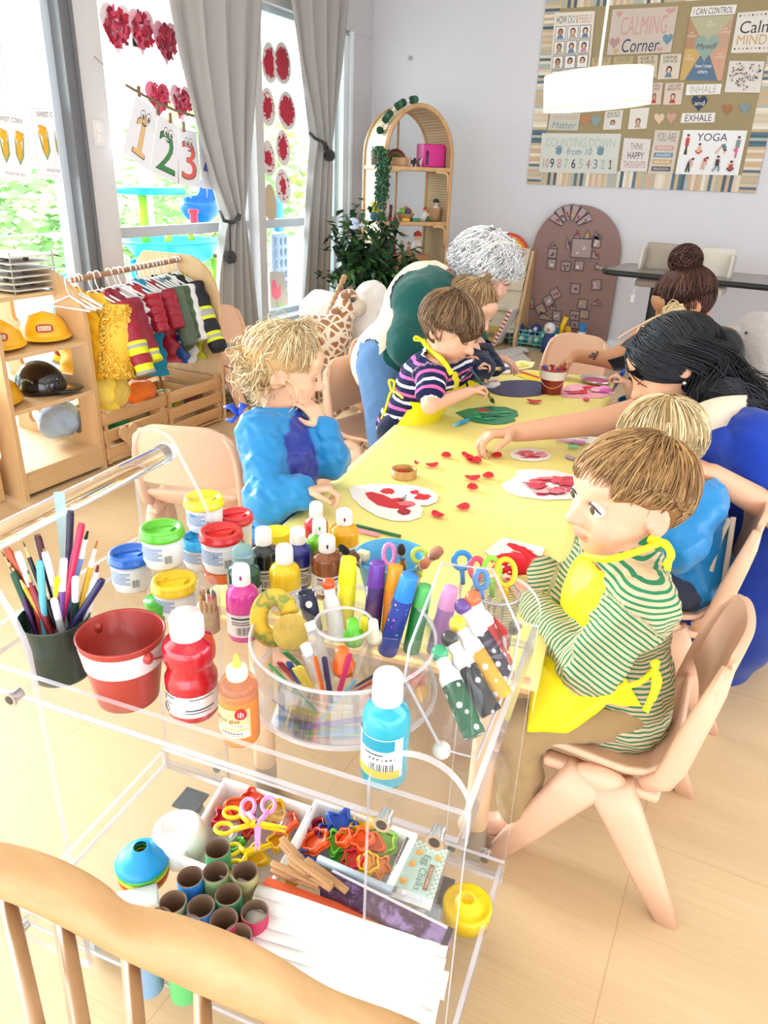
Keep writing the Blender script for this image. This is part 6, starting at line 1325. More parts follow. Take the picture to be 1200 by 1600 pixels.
# round divided caddy
pc_=pz(537,990,TY+.095);pc_[2]=TY;RC=.142
cad=thing('round_caddy','round clear caddy with compartments of craft sticks and stamps','caddy',pc_)
b=MB();b.lathe([(0,.001),(RC,.001),(RC,.095),(RC-.003,.095),(RC-.003,.004),(0,.004)],pc_,64);b.m=1;b.lathe([(RC+.0006,.092),(RC+.0006,.0955),(RC-.0036,.0955),(RC-.0036,.092)],pc_,64);b.lathe([(RC+.006,.0),(RC+.006,.004),(RC,.004)],pc_,64);b.build('drum',[ACR,ACE],cad)
b=MB();b.lathe([(.045,.004),(.045,.115),(.0425,.115),(.0425,.004)],pc_,40);b.m=1;b.lathe([(.0456,.112),(.0456,.1155),(.042,.1155),(.042,.112)],pc_,40);b.build('centre_cup',[ACR,ACE],cad)
for k in range(5):
 a=math.radians(20+72*k);u=A(math.cos(a),math.sin(a),0);b=MB();b.box(pc_+u*(.045+RC)/2+A(0,0,.05),(RC-.047,.003,.088),R=np.stack([u,A(-u[1],u[0],0),ZUP],1));b.build('divider',ACR,cad)
rr=random.Random(21)
SC=[('#d8662a','orange'),('#2a2348','dark violet'),('#c2255e','raspberry'),('#1f86b8','blue'),('#2f9a4a','green'),('#d9c04a','straw'),('#5a35a0','purple'),('#7ab54a','light green'),('#a3263a','dark red'),('#1f4a8a','navy')]
def cstick(p0,p1,c,lab,up=(0,0,1)):
 d=nrm(p1-p0);x_,y_,_=frame_from(d,up);L=np.linalg.norm(p1-p0);w=.0048;pol=[(w*math.cos(a),w*math.sin(a)-0)for a in np.linspace(PI,2*PI,8)]+[(w*math.cos(a),L+w*math.sin(a))for a in np.linspace(0,PI,8)]
 b=MB();b.prism(pol,p0,x_,d,.0022);tag(b.build('craft_stick',pm(c,.6)),lab,'craft stick','craft sticks in the caddy')
def inb(x,y,h):q=pz(x,y,TY+h);return q
flat=[((440,1140),(592,1140),3,.010),((445,1155),(580,1165),7,.012),((452,1160),(600,1118),6,.016),((470,1162),(600,1168),7,.008),((432,1120),(560,1150),1,.010),((428,1100),(512,1118),5,.020),((500,1150),(606,1150),3,.013),((480,1175),(600,1178),0,.006),((520,1172),(610,1176),9,.008)]
for k,(a,c,ci,h)in enumerate(flat):
 q0,q1=inb(*a,h),inb(*c,h)
 for q in(q0,q1):
  v_=q-pc_;rr2=math.hypot(v_[0],v_[1]);
  if rr2>RC-.012:q[0],q[1]=pc_[0]+v_[0]*(RC-.012)/rr2,pc_[1]+v_[1]*(RC-.012)/rr2
 q1=q0+nrm(q1-q0)*min(.1,max(.07,np.linalg.norm(q1-q0)));cstick(q0,q1,SC[ci][0],'%s craft stick lying flat near the bottom of the caddy, %s in the heap'%(SC[ci][1],('first','second','third','fourth','fifth','sixth','seventh','eighth','ninth')[k]))
up_=[((494,1030),(512,1110),0,.10),((508,1030),(518,1095),1,.10),((545,1025),(528,1085),2,.105),((552,1065),(498,1125),3,.085),((446,1018),(470,1040),4,.09),((424,1040),(495,1110),4,.085),((462,1045),(482,1075),5,.085),((470,1042),(486,1072),5,.09),((438,1035),(462,1062),8,.085),((452,1035),(468,1065),9,.085),((590,1060),(545,1085),8,.08),((600,1045),(550,1075),1,.09),((430,1095),(500,1150),6,.04),((575,1085),(555,1110),0,.06)]
for k,(a,c,ci,h)in enumerate(up_):cstick(inb(*a,h),inb(*c,h-.06),SC[ci][0],'%s craft stick standing slanted in the caddy, %s from the sponge side'%(SC[ci][1],('first','second','third','fourth','fifth','sixth','seventh','eighth','ninth','tenth','eleventh','twelfth','thirteenth','fourteenth')[k]),tuple(CU))
SPG=pm('#e6c15e',.9,var=.25,vs=45,bump=.8,bs_=600,name='sponge')
def sponge_m():
 m,nt,bs,o=_new('painted_sponge');v=_coords(nt);f=_noise(nt,v,22,3);nt.links.new(_ramp(nt,f,[(.35,lin('#e3bd3a')),(.52,lin('#d8b03a')),(.6,lin('#6d8a45')),(.68,lin('#e0a23a')),(.76,lin('#c8573a'))]),bs.inputs['Base Color']);bs.inputs['Roughness'].default_value=.9;_bump(nt,bs,_noise(nt,v,500,3),.6,.003);return m
c=inb(428,965,.098);vx=CR;vy=nrm(CU*.9+CF*.2);b=MB();b.tube([c+vx*.024*math.cos(a)+vy*.032*math.sin(a)for a in np.linspace(.2,2*PI-.9,26)],[.014]*26,14);tag(b.build('ring_sponge',sponge_m()),'paint-stained yellow ring sponge leaning in the caddy','sponge')
c=inb(455,988,.095);n_=nrm(CAMP-c+A(0,0,.1));b=MB();b.cyl(c-n_*.012,c+n_*.012,.0275,n=30);tag(b.build('round_sponge',SPG),'round pale yellow sponge in front of the ring sponge','sponge')
def tube_item(lab,x,y,h,r,L,body,head,lean=(0,0),name='paint_stick',g='paint sticks in the caddy',headf=.3,dm=None,ball=None,gk=None):
 top=inb(x,y,h);d=nrm(A(lean[0],lean[1],1));foot=top-d*L;t=thing(name,lab,'paint stick',foot,0,g)
 b=MB();b.lathe([(0,0),(r*.92,0),(r,.003),(r*.98,L*(1-headf)),(0,L*(1-headf))],foot,24,ax=d);b.build('barrel',dm or pm(body,.35),t)
 b=MB();b.lathe([(r*.99,L*(1-headf)+.0005),(r*.99,L*(1-headf)+.004),(r*.86,L-.004),(r*.8,L),(0,L)],foot,24,ax=d);b.build('cap',pm(head,.3),t);return t
def confetti(c):return dots(c,'many',90,.16)
tube_item('yellow paint stick with speckled barrel standing in the caddy',545,872,.155,.0155,.15,'#ecdc1e','#f2e51e',(.0,.1),dm=confetti('#e8da1c'))
tube_item('purple paint stick standing in the caddy',590,878,.15,.0150,.145,'#3d1d6e','#6a3aa0',(.0,.1));tube_item('orange paint stick between the purple and the blue one',618,884,.145,.0150,.14,'#e8861e','#f59a1e',(-.03,.15),dm=confetti('#e88a1e'))
tube_item('blue paint stick with dotted barrel leaning in the caddy',641,898,.155,.0165,.15,'#1c2f8a','#2a86d8',(.18,.12),dm=confetti('#1d38a0'));tube_item('green paint stick behind the blue one',664,915,.13,.0145,.125,'#1f8a3f','#5fc468',(.1,.1));tube_item('pink capped paint stick by the dotted marker bag',705,918,.13,.015,.125,'#a56ab0','#e49ad0',(.12,.1))
def dabber(foot,top,c,head,lab,r=.0165,g='dot markers',tagc=None,lying=False):
 L=np.linalg.norm(top-foot);d=nrm(top-foot);t=thing('dot_marker',lab,'dot marker',foot,0,g)
 b=MB();b.lathe([(0,0),(r*.96,0),(r,.003),(r,L*.56),(0,L*.56)],foot,24,ax=d);b.build('barrel',dots(c,'#f2f2f2',62,.26),t)
 b=MB();b.lathe([(r*.99,L*.56),(r*.97,L*.66),(r*.62,L*.74),(r*.66,L*.82),(r*.5,L*.86),(0,L*.86)],foot,24,ax=d);b.build('neck',pm('#efefef',.35),t)
 b=MB();b.ell(foot+d*L*.92,r*.8,nu=18,nv=12);b.build('ball_cap',pm(head,.25,coat=.3),t);return t
q=inb(512,905,.125);dabber(inb(528,1000,.03),q,'#e9e7e6','#f0521e','white dot marker with orange ball cap in the caddy',.014)
q0,q1=inb(478,925,.105),inb(492,985,.04);b=MB();b.lathe([(0,0),(.0135,0),(.0155,np.linalg.norm(q0-q1)),(.014,np.linalg.norm(q0-q1)),(.012,.004)],q1,24,ax=q0-q1);tag(b.build('dotted_tube',dots('#1a2248','#f0f0f2',50,.3)),'navy tube with white dots standing in the caddy','tube')
def stamp(x,y,h,c,lab,r=.011):
 q=inb(x,y,h);d=nrm(A(.1,-.3,1));b=MB();b.lathe([(0,.028),(r*.8,.028),(r*.95,.0),(r*1.4,-.003),(r*1.4,-.016),(0,-.016)],q,20,ax=d);tag(b.build('stamper',pm(c,.35)),lab,'stamper','stampers in the caddy')
stamp(552,990,.095,'#62c42c','lime green stamper in the centre cup of the caddy');stamp(536,1035,.085,'#e9651e','orange stamper below the lime green one',.012);stamp(584,990,.095,'#ece2c4','cream and red stamper at the side of the centre cup',.009);stamp(570,985,.09,'#ead81f','yellow stamper beside the lime green one',.007)
for k,(x,y,x2,y2)in enumerate(((488,985,515,1060),(482,1020,500,1060))):
 q0,q1=inb(x,y,.11-.01*k),inb(x2,y2,.05);t=thing('clear_squeeze_tube',('taller','shorter')[k]+' empty clear tube with ribbed cap in the caddy','tube',q1);b=MB();b.tube([q1,q0],[.011,.010],14);b.build('tube_body',clear((.93,.93,.95),1,.06,.25),t);b=MB();d=nrm(q0-q1);b.cyl(q0,q0+d*.014,.008,n=14);b.build('cap',pm('#e6e6ea',.4),t)
pw=pz(612,868,TY+.085);pw[2]=TY;t=thing('blue_tub','light blue plastic tub of brushes and scissors behind the paint sticks','tub',pw)
b=MB();b.lathe([(0,0),(.045,0),(.047,.004),(.066,.082),(.071,.085),(.066,.088),(.062,.082),(.044,.008),(0,.008)],pw,40);b.build('bowl',pm('#4aa9e0',.35),t)
def brush(x,y,x2,y2,h,hair,lab,hc='#c98a3a',k=0,sc_=1.0):
 q0,q1=pz(x,y,TY+h),pz(x2,y2,TY+.03);d=q1-q0;t=thing('paint_brush',lab,'brush',q1,0,'brushes in the light blue tub');r=.0042*sc_
 b=MB();b.tube([q0,q0+d*.06,q0+d*.17,q0+d*.22],[r*.5,r*1.5,r*1.7,r*1.4],10);b.build('bristles',pm(hair,.8,bump=.4,bs_=900),t);b=MB();b.tube([q0+d*.2,q0+d*.42],[r*1.45,r*1.05],10);b.build('ferrule',STEEL,t);b=MB();b.tube([q0+d*.4,q0+d*.6,q1],[r*1.0,r*1.3,r*.6],10);b.build('handle',pm(hc,.4),t)
brush(689,858,640,900,.15,'#a8705a','brush with pinkish wide bristles leaning out to the right','#d8b88a',0,1.5);brush(668,876,640,905,.13,'#c77a5a','brush with reddish bristles in the light blue tub','#dcdcdc',0,1.3);brush(626,852,632,900,.145,'#2a1c16','brush with black bristles and orange handle','#d8842a',0,1.1);brush(530,852,585,905,.13,'#15120f','black tipped brush leaning left over the brown bottle','#8a5a2c',0,1.0);brush(548,862,592,908,.125,'#6b4a36','brown tipped brush next to the black tipped one','#7a4a26',0,1.0)
def loop(x,y,h,c,lab,rx=.011,rz=.015,z2=.05,name='scissors',dx=0,tw=.0042,g=None):
 q=pz(x,y,TY+h);t=thing(name,lab,'scissors',A(q[0],q[1],TY+.02),0,g);b=MB();b.tube([q+CR*(rx*math.cos(a)+dx*math.sin(a))+CU*rz*math.sin(a)for a in np.linspace(0,2*PI,24)[:-1]],tw,10,close=True);b.tube([q-CU*rz,q-CU*rz-ZUP*.03+CR*.004],[tw,tw*.9],8);b.build('finger_loop',pm(c,.35),t)
 b=MB();x_=CR;b.prism([(-.004,0),(.004,0),(.001,-.05)],q-CU*rz-ZUP*.028,CR,ZUP,.0015);b.build('blade',STEEL,t)
loop(608,866,.11,'#e58ac8','pink handled scissors in the light blue tub',.010,.018);loop(655,868,.115,'#c9dc4e','lime handled scissors in the light blue tub',.012,.012);b=MB();q=pz(568,868,TY+.09);b.box(q,(.022,.014,.02),bev=.004);tag(b.build('cream_eraser',pm('#efe6b8',.6)),'cream eraser in the light blue tub','eraser')
pm_=pz(775,925,TY+.10);pm_[2]=TY;t=thing('mesh_cup','grey wire mesh cup of scissors at the trolley corner near the boy','cup',pm_)
def mesh_m():
 m,nt,bs,o=_new('wire_mesh');nt.nodes.remove(bs);v=_coords(nt,(1,1,1));tc=nt.nodes.new('ShaderNodeTexChecker');tc.inputs['Scale'].default_value=420;nt.links.new(v,tc.inputs['Vector'])
 a=nt.nodes.new('ShaderNodeBsdfTransparent');g=nt.nodes.new('ShaderNodeBsdfPrincipled');g.inputs['Base Color'].default_value=(*lin('#8f8f92'),1);g.inputs['Metallic'].default_value=.7;g.inputs['Roughness'].default_value=.4
 mx=nt.nodes.new('ShaderNodeMixShader');nt.links.new(tc.outputs['Fac'],mx.inputs[0]);nt.links.new(a.outputs[0],mx.inputs[1]);nt.links.new(g.outputs[0],mx.inputs[2]);nt.links.new(mx.outputs[0],o.inputs[0]);return m
b=MB();b.lathe([(0,.002),(.034,.002),(.042,.1)],pm_,40);b.build('mesh_wall',mesh_m(),t);b=MB();b.lathe([(.0412,.098),(.043,.1),(.0412,.103),(.040,.1),(.0412,.098)],pm_,40);b.lathe([(0,0),(.0345,0),(.0345,.004)],pm_,32);b.build('rim',pm('#b9b9bd',.35,metal=.5),t)
for x,y,c,l,rx,rz in((790,894,'#f4b81a','yellow handled scissors in the mesh cup',.016,.022),(768,890,'#8fd03a','lime green handled scissors in the mesh cup',.014,.02),(722,876,'#1f86d8','blue handled scissors at the left of the mesh cup',.014,.014),(745,888,'#d8405a','red handled scissors in the mesh cup',.011,.017),(752,905,'#3f7fc0','dark blue handled scissors low in the mesh cup',.010,.015)):loop(x,y,.125,c,l,rx,rz,tw=.0048,g='scissors in the mesh cup')
def bagp(x,y,h):return pz(x,y,TY+h)
heads=[(735,926,'#f0601e','#b32a2a','orange balled dot marker with dark red barrel, highest in the bag'),(717,938,'#5a2a8a','#2a2040','purple balled dot marker in the bag'),(709,965,'#f0c81e','#e0a82a','yellow balled dot marker in the bag'),(697,988,'#15181c','#1d2328','black balled dot marker in the bag'),(682,1010,'#16a06a','#17603c','green balled dot marker, lowest in the bag')]
for k,(x,y,hc,bc,lab)in enumerate(heads):
 f=((786,1040),(790,1058),(785,1090),(768,1115),(742,1150))[k];dabber(bagp(f[0],f[1],.035-.003*k),bagp(x,y,.145-.012*k),bc,hc,lab,.0165)
q=[bagp(772,962,.11),bagp(793,985,.105),bagp(795,1018,.07),bagp(773,990,.075)];s=Sheet(*q,th=.001);s.base(pm('#d32a2a',.4));s.rect(.15,.45,.95,.98,WHITE);
for k in range(9):s.rect(.25+.06*k,.52,.25+.06*k+.02+.02*(k%2),.8,BLACK)
s.text('3 1 9',.3,.84,.8,.94,BLACK);tag(s.build('price_tag'),'red tag with a barcode on the dot marker bag','tag')
bag=thing('clear_bag','crinkled clear plastic bag wrapped around the dot markers','bag',bagp(730,1060,0));b=MB()
O=[(690,880,.16),(640,1010,.12),(632,1060,.085),(690,1170,.02),(745,1185,.012),(800,1050,.05),(812,985,.10),(770,890,.16)]
cc=bagp(727,1030,.10);Pn=[bagp(x,y,h)for x,y,h in O];nt_=nrm(CAMP-cc)
def bagf(u,v):
 k=u*len(Pn);i=int(k)%len(Pn);f_=k-int(k);e=Pn[i]*(1-f_)+Pn[(i+1)%len(Pn)]*f_;c0=cc+nt_*.022;s_=math.sin(v*PI/2);return c0*(1-s_)+e*s_+nt_*(.020*(1-v**3)+.0025*math.sin(31*u*6.28/3)*math.sin(9*v)+.002*math.sin(17*u*6.28))
b.grid(bagf,64,12,True,True);b.build('film',clear((.99,.99,.99),.8,.12,.03),bag);b=MB();b.tube(Pn,.0022,6,close=True);b.build('seam',ACE,bag)
for k,(x,y,c,r,lab)in enumerate(((652,1062,'#e8503a',.014,'red sponge ball behind the bag'),(660,1085,'#f0b02a',.013,'orange sponge ball below the red one'),(690,1172,'#d9d4d0',.013,'white sponge lump at the foot of the bag'))):
 b=MB();q=pz(x,y,TY+r);b.ell(q,r,nu=16,nv=10);tag(b.build('sponge_ball',pm(c,.8)),lab,'sponge ball')
RS_=(H-TRZ)/(H-.45)
for o in[o for o in COL.objects if o not in LAY and o.parent is None]:
 if o.type=='MESH':
  v=np.empty(len(o.data.vertices)*3);o.data.vertices.foreach_get('co',v);v=v.reshape(-1,3);base=A(*((v.min(0)+v.max(0))/2)[:2],v[:,2].min())
 else:base=np.array(o.location)
 spot=pz(*pix(base),TRZ+.0005+RS_*(base[2]-TY));o.location=tuple(spot if o.type!='MESH' else spot-RS_*base);o.scale=(RS_,)*3
# on the lower shelf
SY=SHZ+.0005
def on_low(x,y,h=0):
 p=pz(x,y,SY+h);return p
def openbin(lab,quad,h,c='#f1efef',name='white_bin',g='white open bins on the lower shelf',th=.004):
 """quad: pixel corners of the rim"""
 P=[on_low(x,y,h)for x,y in quad];ctr=sum(P)/4;t=thing(name,lab,'bin',A(ctr[0],ctr[1],SY),0,g)
 Q=[A(*(ctr[:2]+(p-ctr)[:2]*.86),SY)for p in P];b=MB();V=[];n=4
 inn=[p-nrm(p-ctr)*th*1.6 for p in P];inq=[q-nrm(A(*(q-ctr)[:2],0))*th*1.6+ZUP*th for q in Q];out=[p+nrm(A(*(p-ctr)[:2],0))*.007 for p in P];o2=[p-ZUP*.005 for p in out]
 b.add(Q+o2+out+inn+inq,[(3,2,1,0)]+[(k*4+i,k*4+(i+1)%4,(k+1)*4+(i+1)%4,(k+1)*4+i)for k in range(4)for i in range(4)]+[(16,17,18,19)])
 o=b.build('box_shell',pm(c,.45),t);m=o.modifiers.new('b','BEVEL');m.width=.003;m.segments=2;return ctr
c1=openbin('white bin of dough cutters and scissors on the lower shelf',[(352,1217),(487,1262),(418,1392),(282,1338)],.055)
c2=openbin('white bin of bright cutters next to the egg chalk box',[(495,1250),(648,1303),(600,1402),(447,1352)],.055)
def cutter(x,y,h,c,lab,r=.018,kind=0,name='dough_cutter',tw=.0035,g='dough cutters in the white bins'):
 q=on_low(x,y,h);b=MB();k=random.Random(int(x*3+y));ph=k.random()*6;n_=nrm(A(k.uniform(-.5,.5),k.uniform(-.7,.1),1));x_,y_,n_=frame_from(n_);N=26
 lob=(3,4,5,6)[kind%4];am=(.18,.22,.28,.12)[kind%4]
 pol=[(r*(1+am*math.cos(lob*a+ph))*math.cos(a),r*(1+am*math.cos(lob*a+ph))*math.sin(a)*(.8+.05*kind))for a in np.linspace(0,2*PI,N+1)[:-1]]
 for s0,hh in((1,.012),(1.12,.002)):
  V=[q+x_*a*s0+y_*c_*s0+n_*z for z in(0,hh)for a,c_ in pol]+[q+x_*a*s0*.84+y_*c_*s0*.84+n_*z for z in(hh,0)for a,c_ in pol]
  b.add(V,[(l*N+i,l*N+(i+1)%N,((l+1)%4)*N+(i+1)%N,((l+1)%4)*N+i)for l in range(4)for i in range(N)],True)
 b.add([q+x_*a*.8+y_*c_*.8+n_*.002 for a,c_ in pol],[tuple(range(N))]);tag(b.build(name,pm(c,.35)),lab,'cutter',g)
OR,RD_,YE,BLU,GRN,PKK='#ee5a1e','#c8202e','#f4c61a','#1d4fb8','#6cc63a','#f29ad8'
for a in((372,1262,.05,OR,'orange tulip-shaped cutter highest in the scissors bin',.022,0),(395,1248,.045,'#e8491c','orange-red cutter at the window side of the scissors bin',.018,1),(352,1280,.04,RD_,'dark red cutter at the edge of the scissors bin',.02,2),(430,1270,.045,YE,'yellow leaf cutter behind the pink scissors',.02,0),(445,1290,.035,'#f0663a','salmon tray piece at the corner of the scissors bin',.024,3),(385,1295,.035,'#b81f2c','red cutter under the yellow scissors',.02,2),(400,1340,.03,YE,'yellow flower cutter low in the scissors bin',.022,1),(368,1325,.03,'#4aa82e','green cutter low in the scissors bin',.018,2),(435,1315,.03,'#e8b41a','golden cutter near the clothes pegs',.018,1)):cutter(*a)
for a in((532,1288,.05,BLU,'blue animal cutter highest in the second bin',.024,2),(510,1300,.045,'#1746a8','darker blue cutter at the edge of the second bin',.015,1),(568,1290,.045,YE,'yellow star cutter at the back of the second bin',.022,2),(495,1318,.045,OR,'orange tree cutter at the near side of the second bin',.025,3),(525,1318,.045,GRN,'green star cutter in the middle of the second bin',.020,2),(495,1296,.04,'#9c1a2c','dark red cutter behind the blue ones',.018,0),(540,1312,.055,OR,'orange round cutter on top of the second bin',.016,3),(565,1315,.055,'#f26428','orange cutter beside the round orange one',.02,1),(585,1318,.045,'#e85a2a','orange cutter at the egg box side',.018,0),(598,1318,.035,'#8acb3f','lime cutter at the corner by the egg box',.024,3),(552,1345,.04,'#d8242c','red egg cutter in the second bin',.018,3),(575,1350,.04,YE,'yellow cutter low by the egg box',.018,3),(478,1342,.035,'#2470c8','blue cutter near the clothes pegs',.018,1),(592,1355,.035,'#f08a2a','light orange cutter by the egg box',.018,2),(530,1345,.03,'#5ab83a','green cutter under the grey tray',.018,1),(460,1372,.03,'#e9c826','yellow cutter in the near corner of the second bin',.015,0)):cutter(*a)
def scis(p0,p1,c,lab,w=.011,r=.014):
 q0,q1=on_low(*p0),on_low(*p1);d=nrm(q1-q0);s=nrm(np.cross(ZUP,d));L=np.linalg.norm(q1-q0);t=thing('craft_scissors',lab,'scissors',(q0+q1)/2,0,'scissors in the first white bin');m=pm(c,.3)
 for k in(-1,1):
  b=MB();c0=q0+d*r+s*k*r*1.25;b.tube([c0+d*r*1.1*math.cos(a)+s*r*.8*math.sin(a)for a in np.linspace(0,2*PI,22)[:-1]],.0038,8,close=True);b.tube([c0+d*r,q0+d*L*.48-s*k*.002],[.005,.0045],8);b.build('handle',m,t)
  b=MB();b.prism([(0,-.006),(0,.006),(L*.5,.001),(L*.5,-.001)],q0+d*L*.46+ZUP*(.001*k+.003),nrm(d*1-s*k*-.06),s,.003);b.build('blade',m,t)
 b=MB();b.cyl(q0+d*L*.5-ZUP*.003,q0+d*L*.5+ZUP*.008,.0045,n=12);b.build('pivot',m,t)
scis((345,1280,.075),(452,1300,.08),'#f2c21a','yellow zigzag scissors lying across the first bin');scis((404,1248,.085),(402,1336,.07),PKK,'pink scissors pointing at the camera side');scis((350,1345,.04),(428,1322,.05),'#efd51c','bright yellow scissors low in the first bin')
for x,y,lab in((362,1302,'clear plastic lid at the edge of the scissors bin'),(438,1285,'small clear lid near the corner of the scissors bin')):
 q=on_low(x,y,.055);b=MB();b.lathe([(.021,0),(.022,.004),(.017,.008),(.016,.004),(.0,.004)],q,28,ax=A(-.3,-.5,1));tag(b.build('clear_dish',clear((.95,.95,.95),1,.05,.1)),lab,'dish','clear lids in the first bin')
q=[on_low(x,y,.06)for x,y in((497,1342),(612,1392),(606,1402),(490,1352))];b=MB();b.tube([q[0],q[1]],.007,10);tag(b.build('grey_bar',pm('#aebfcc',.35)),'grey-blue plastic bar across the second bin','bar')
for k,((x,y),(x2,y2),h)in enumerate((((440,1318),(497,1378),.075),((452,1345),(540,1405),.085),((424,1358),(510,1392),.07),((478,1352),(560,1412),.07))):
 q0,q1=on_low(x,y,h),on_low(x2,y2,h-.008);d=nrm(q1-q0);s=nrm(np.cross(ZUP,d));q1=q0+d*.085;t=thing('big_clothes_peg',('wooden clothes peg nearest the scissors bin','wooden clothes peg lying highest','wooden clothes peg nearest the paper tubes','wooden clothes peg against the dark picture')[k],'peg',(q0+q1)/2,0,'wooden pegs on the lower shelf')
 for z in(0,.011):b=MB();b.box((q0+q1)/2+ZUP*z,(np.linalg.norm(q1-q0),.011,.007),R=np.stack([d,s,np.cross(d,s)],1)@np.array(Matrix.Rotation(.05*(1 if z else-1),3,'Y')),bev=.0015);b.build('jaw',wood('#c99a6b','#9c6f47'),t)
 b=MB();b.cyl((q0+q1)/2-s*.008+ZUP*.006,(q0+q1)/2+s*.008+ZUP*.006,.004,n=10);b.build('spring',STEEL,t)
s=Sheet(*[on_low(x,y,.05)for x,y in((520,1372),(708,1466),(694,1500),(500,1400))],th=.02);
def galaxy():
 m,nt,bs,o=_new('dark_picture');v=_coords(nt);f=_noise(nt,v,16,5,.7);nt.links.new(_ramp(nt,f,[(.3,lin('#1d1420')),(.5,lin('#4a3350')),(.6,lin('#8f7aa8')),(.68,lin('#2a1d26')),(.8,lin('#5e4038'))]),bs.inputs['Base Color']);bs.inputs['Roughness'].default_value=.25;return m
s.base(galaxy());s.poly([(0,0),(0,.14),(1,.14),(1,0)],pm('#c3c0c8',.3));s.poly([(.955,0),(.955,1),(1,1),(1,0)],pm('#3a3540',.3));tag(s.build('picture_tin'),'dark purple patterned flat tin between the bins and the papers','tin')
EG=[on_low(x,y,.045)for x,y in((635,1307),(700,1330),(672,1425),(597,1398))];s=Sheet(*EG,th=.002);ec=sum(EG)/4
def gingham():
 m,nt,bs,o=_new('gingham');v=_coords(nt);c=nt.nodes.new('ShaderNodeTexChecker');c.inputs['Scale'].default_value=190;nt.links.new(v,c.inputs['Vector']);nt.links.new(_mixrgb(nt,lin('#e2ebe4'),lin('#a9c9b9'),c.outputs['Fac']),bs.inputs['Base Color']);bs.inputs['Roughness'].default_value=.35;return m
s.base(gingham());s.rect(.12,.14,.86,.84,pm('#b9d6cb',.4));s.rect(.02,.02,.2,.5,pm('#5a5560',.5));s.rect(.0,.84,1,1,pm('#e6e8ec',.45));rr=random.Random(3)
for u,v in((.42,.2),(.36,.42),(.3,.72),(.85,.2)):s.disc(u,v,.07,.05,pm('#e8a64a',.5));s.disc(u+.02,v-.03,.035,.028,pm('#f0c06a',.5))
def vtext(sh,t,u0,v0,u1,v1,m):
 V,F=glyphs(t);sh.mat(m);h=sh.h();sh.mb.add([sh.P(u1-(u1-u0)*(1-y),v0+(v1-v0)*x,h)if False else sh.P(u0+(u1-u0)*(1-(1-y)),v0+(v1-v0)*x,h)for x,y in V],[f[::-1]for f in F])
vtext(s,'Egg Chalks',.50,.22,.70,.80,pm('#4f6f66',.5));s.rect(.73,.34,.83,.76,pm('#8a5a44',.5));vtext(s,'TEXTURED',.755,.38,.81,.72,pm('#f0e2cc',.5));vtext(s,'CHALKS',.08,.1,.14,.42,pm('#e8e6ea',.5))
for k in range(10):s.rect(.06+.02*k,.86,.06+.02*k+.008+.006*(k%2),.96,BLACK)
for k in range(3):s.rect(.36+.17*k,.87,.36+.17*k+.12,.95,pm('#c9ccd4',.5))
bx=thing('egg_chalk_box','clear egg chalk box with mint checked label at the second bin','box',A(ec[0],ec[1],SY));s.build('label',bx)
b=MB();Pb=[A(p[0],p[1],SY)for p in EG];e0=[p+nrm(A(*(p-ec)[:2],0))*.006 for p in EG]
b.add(Pb+[p-ZUP*.003 for p in e0],[(3,2,1,0)]+[(i,(i+1)%4,4+(i+1)%4,4+i)for i in range(4)]+[(4,5,6,7)]);b.build('clear_tray',clear((.93,.94,.95),1,.05,.15),bx)
for i in range(3):
 for j in range(2):
  b=MB();u,v=(.28+.44*j),(.2+.3*i);b.ell(s.P(u,v,-.022),(.014,.014,.017),nu=14,nv=8);tag(b.build('chalk_egg',pm(('#f0b6c0','#b9d8ee','#f2e08a','#c8e2b4','#d9c2e6','#f2f0ee')[i*2+j],.8)),('pink','blue','yellow','green','lilac','white')[i*2+j]+' chalk egg inside the clear box','chalk','chalk eggs in the clear box')
LP=[[(400,1386),(700,1482),(697,1502),(388,1402)]]
stk=[((404,1384),(700,1482)),((398,1402),(697,1502)),((390,1422),(702,1522)),((384,1440),(690,1540)),((376,1458),(688,1560)),((372,1476),(676,1582)),((370,1494),(650,1600))]
for k,(a,c)in enumerate(stk):
 h=.066-.003*k;q0,q1=on_low(*a,h),on_low(*c,h);d=nrm(q1-q0);s_=nrm(np.cross(ZUP,d));L=np.linalg.norm(q1-q0);w=.028
 pr=[(0,0),(-.004,-.0045),(-.0,-.006)];b=MB()
 b.grid(lambda u,v:q0+d*L*u-s_*(w*v)+ZUP*(-.016*v*v+.0022*math.sin(PI*v)+.0012*math.sin(7*u+k)),14,7);o=b.build('folded_paper',pm('#e2e0de',.7));mm=o.modifiers.new('t','SOLIDIFY');mm.thickness=.004;tag(o,('first','second','third','fourth','fifth','sixth','seventh')[k]+' white folded sheet of the overlapping row, counted from the dark tin','paper','white folded sheets on the lower shelf')
ob=[on_low(x,y,.054)for x,y in((418,1372),(662,1460),(655,1476),(405,1390))];s=Sheet(*ob,th=.003);s.base(pm('#e8633a',.5));tag(s.build('orange_card'),'orange-red card showing along the edge of the white sheets','card')
b=MB();q=[on_low(x,y,.012)for x,y in((396,1410),(690,1500),(672,1600),(390,1560))];s=Sheet(*q,th=.02);s.base(pm('#efeeec',.7));tag(s.build('paper_pad'),'thick white paper pad under the row of folded sheets','paper pad')
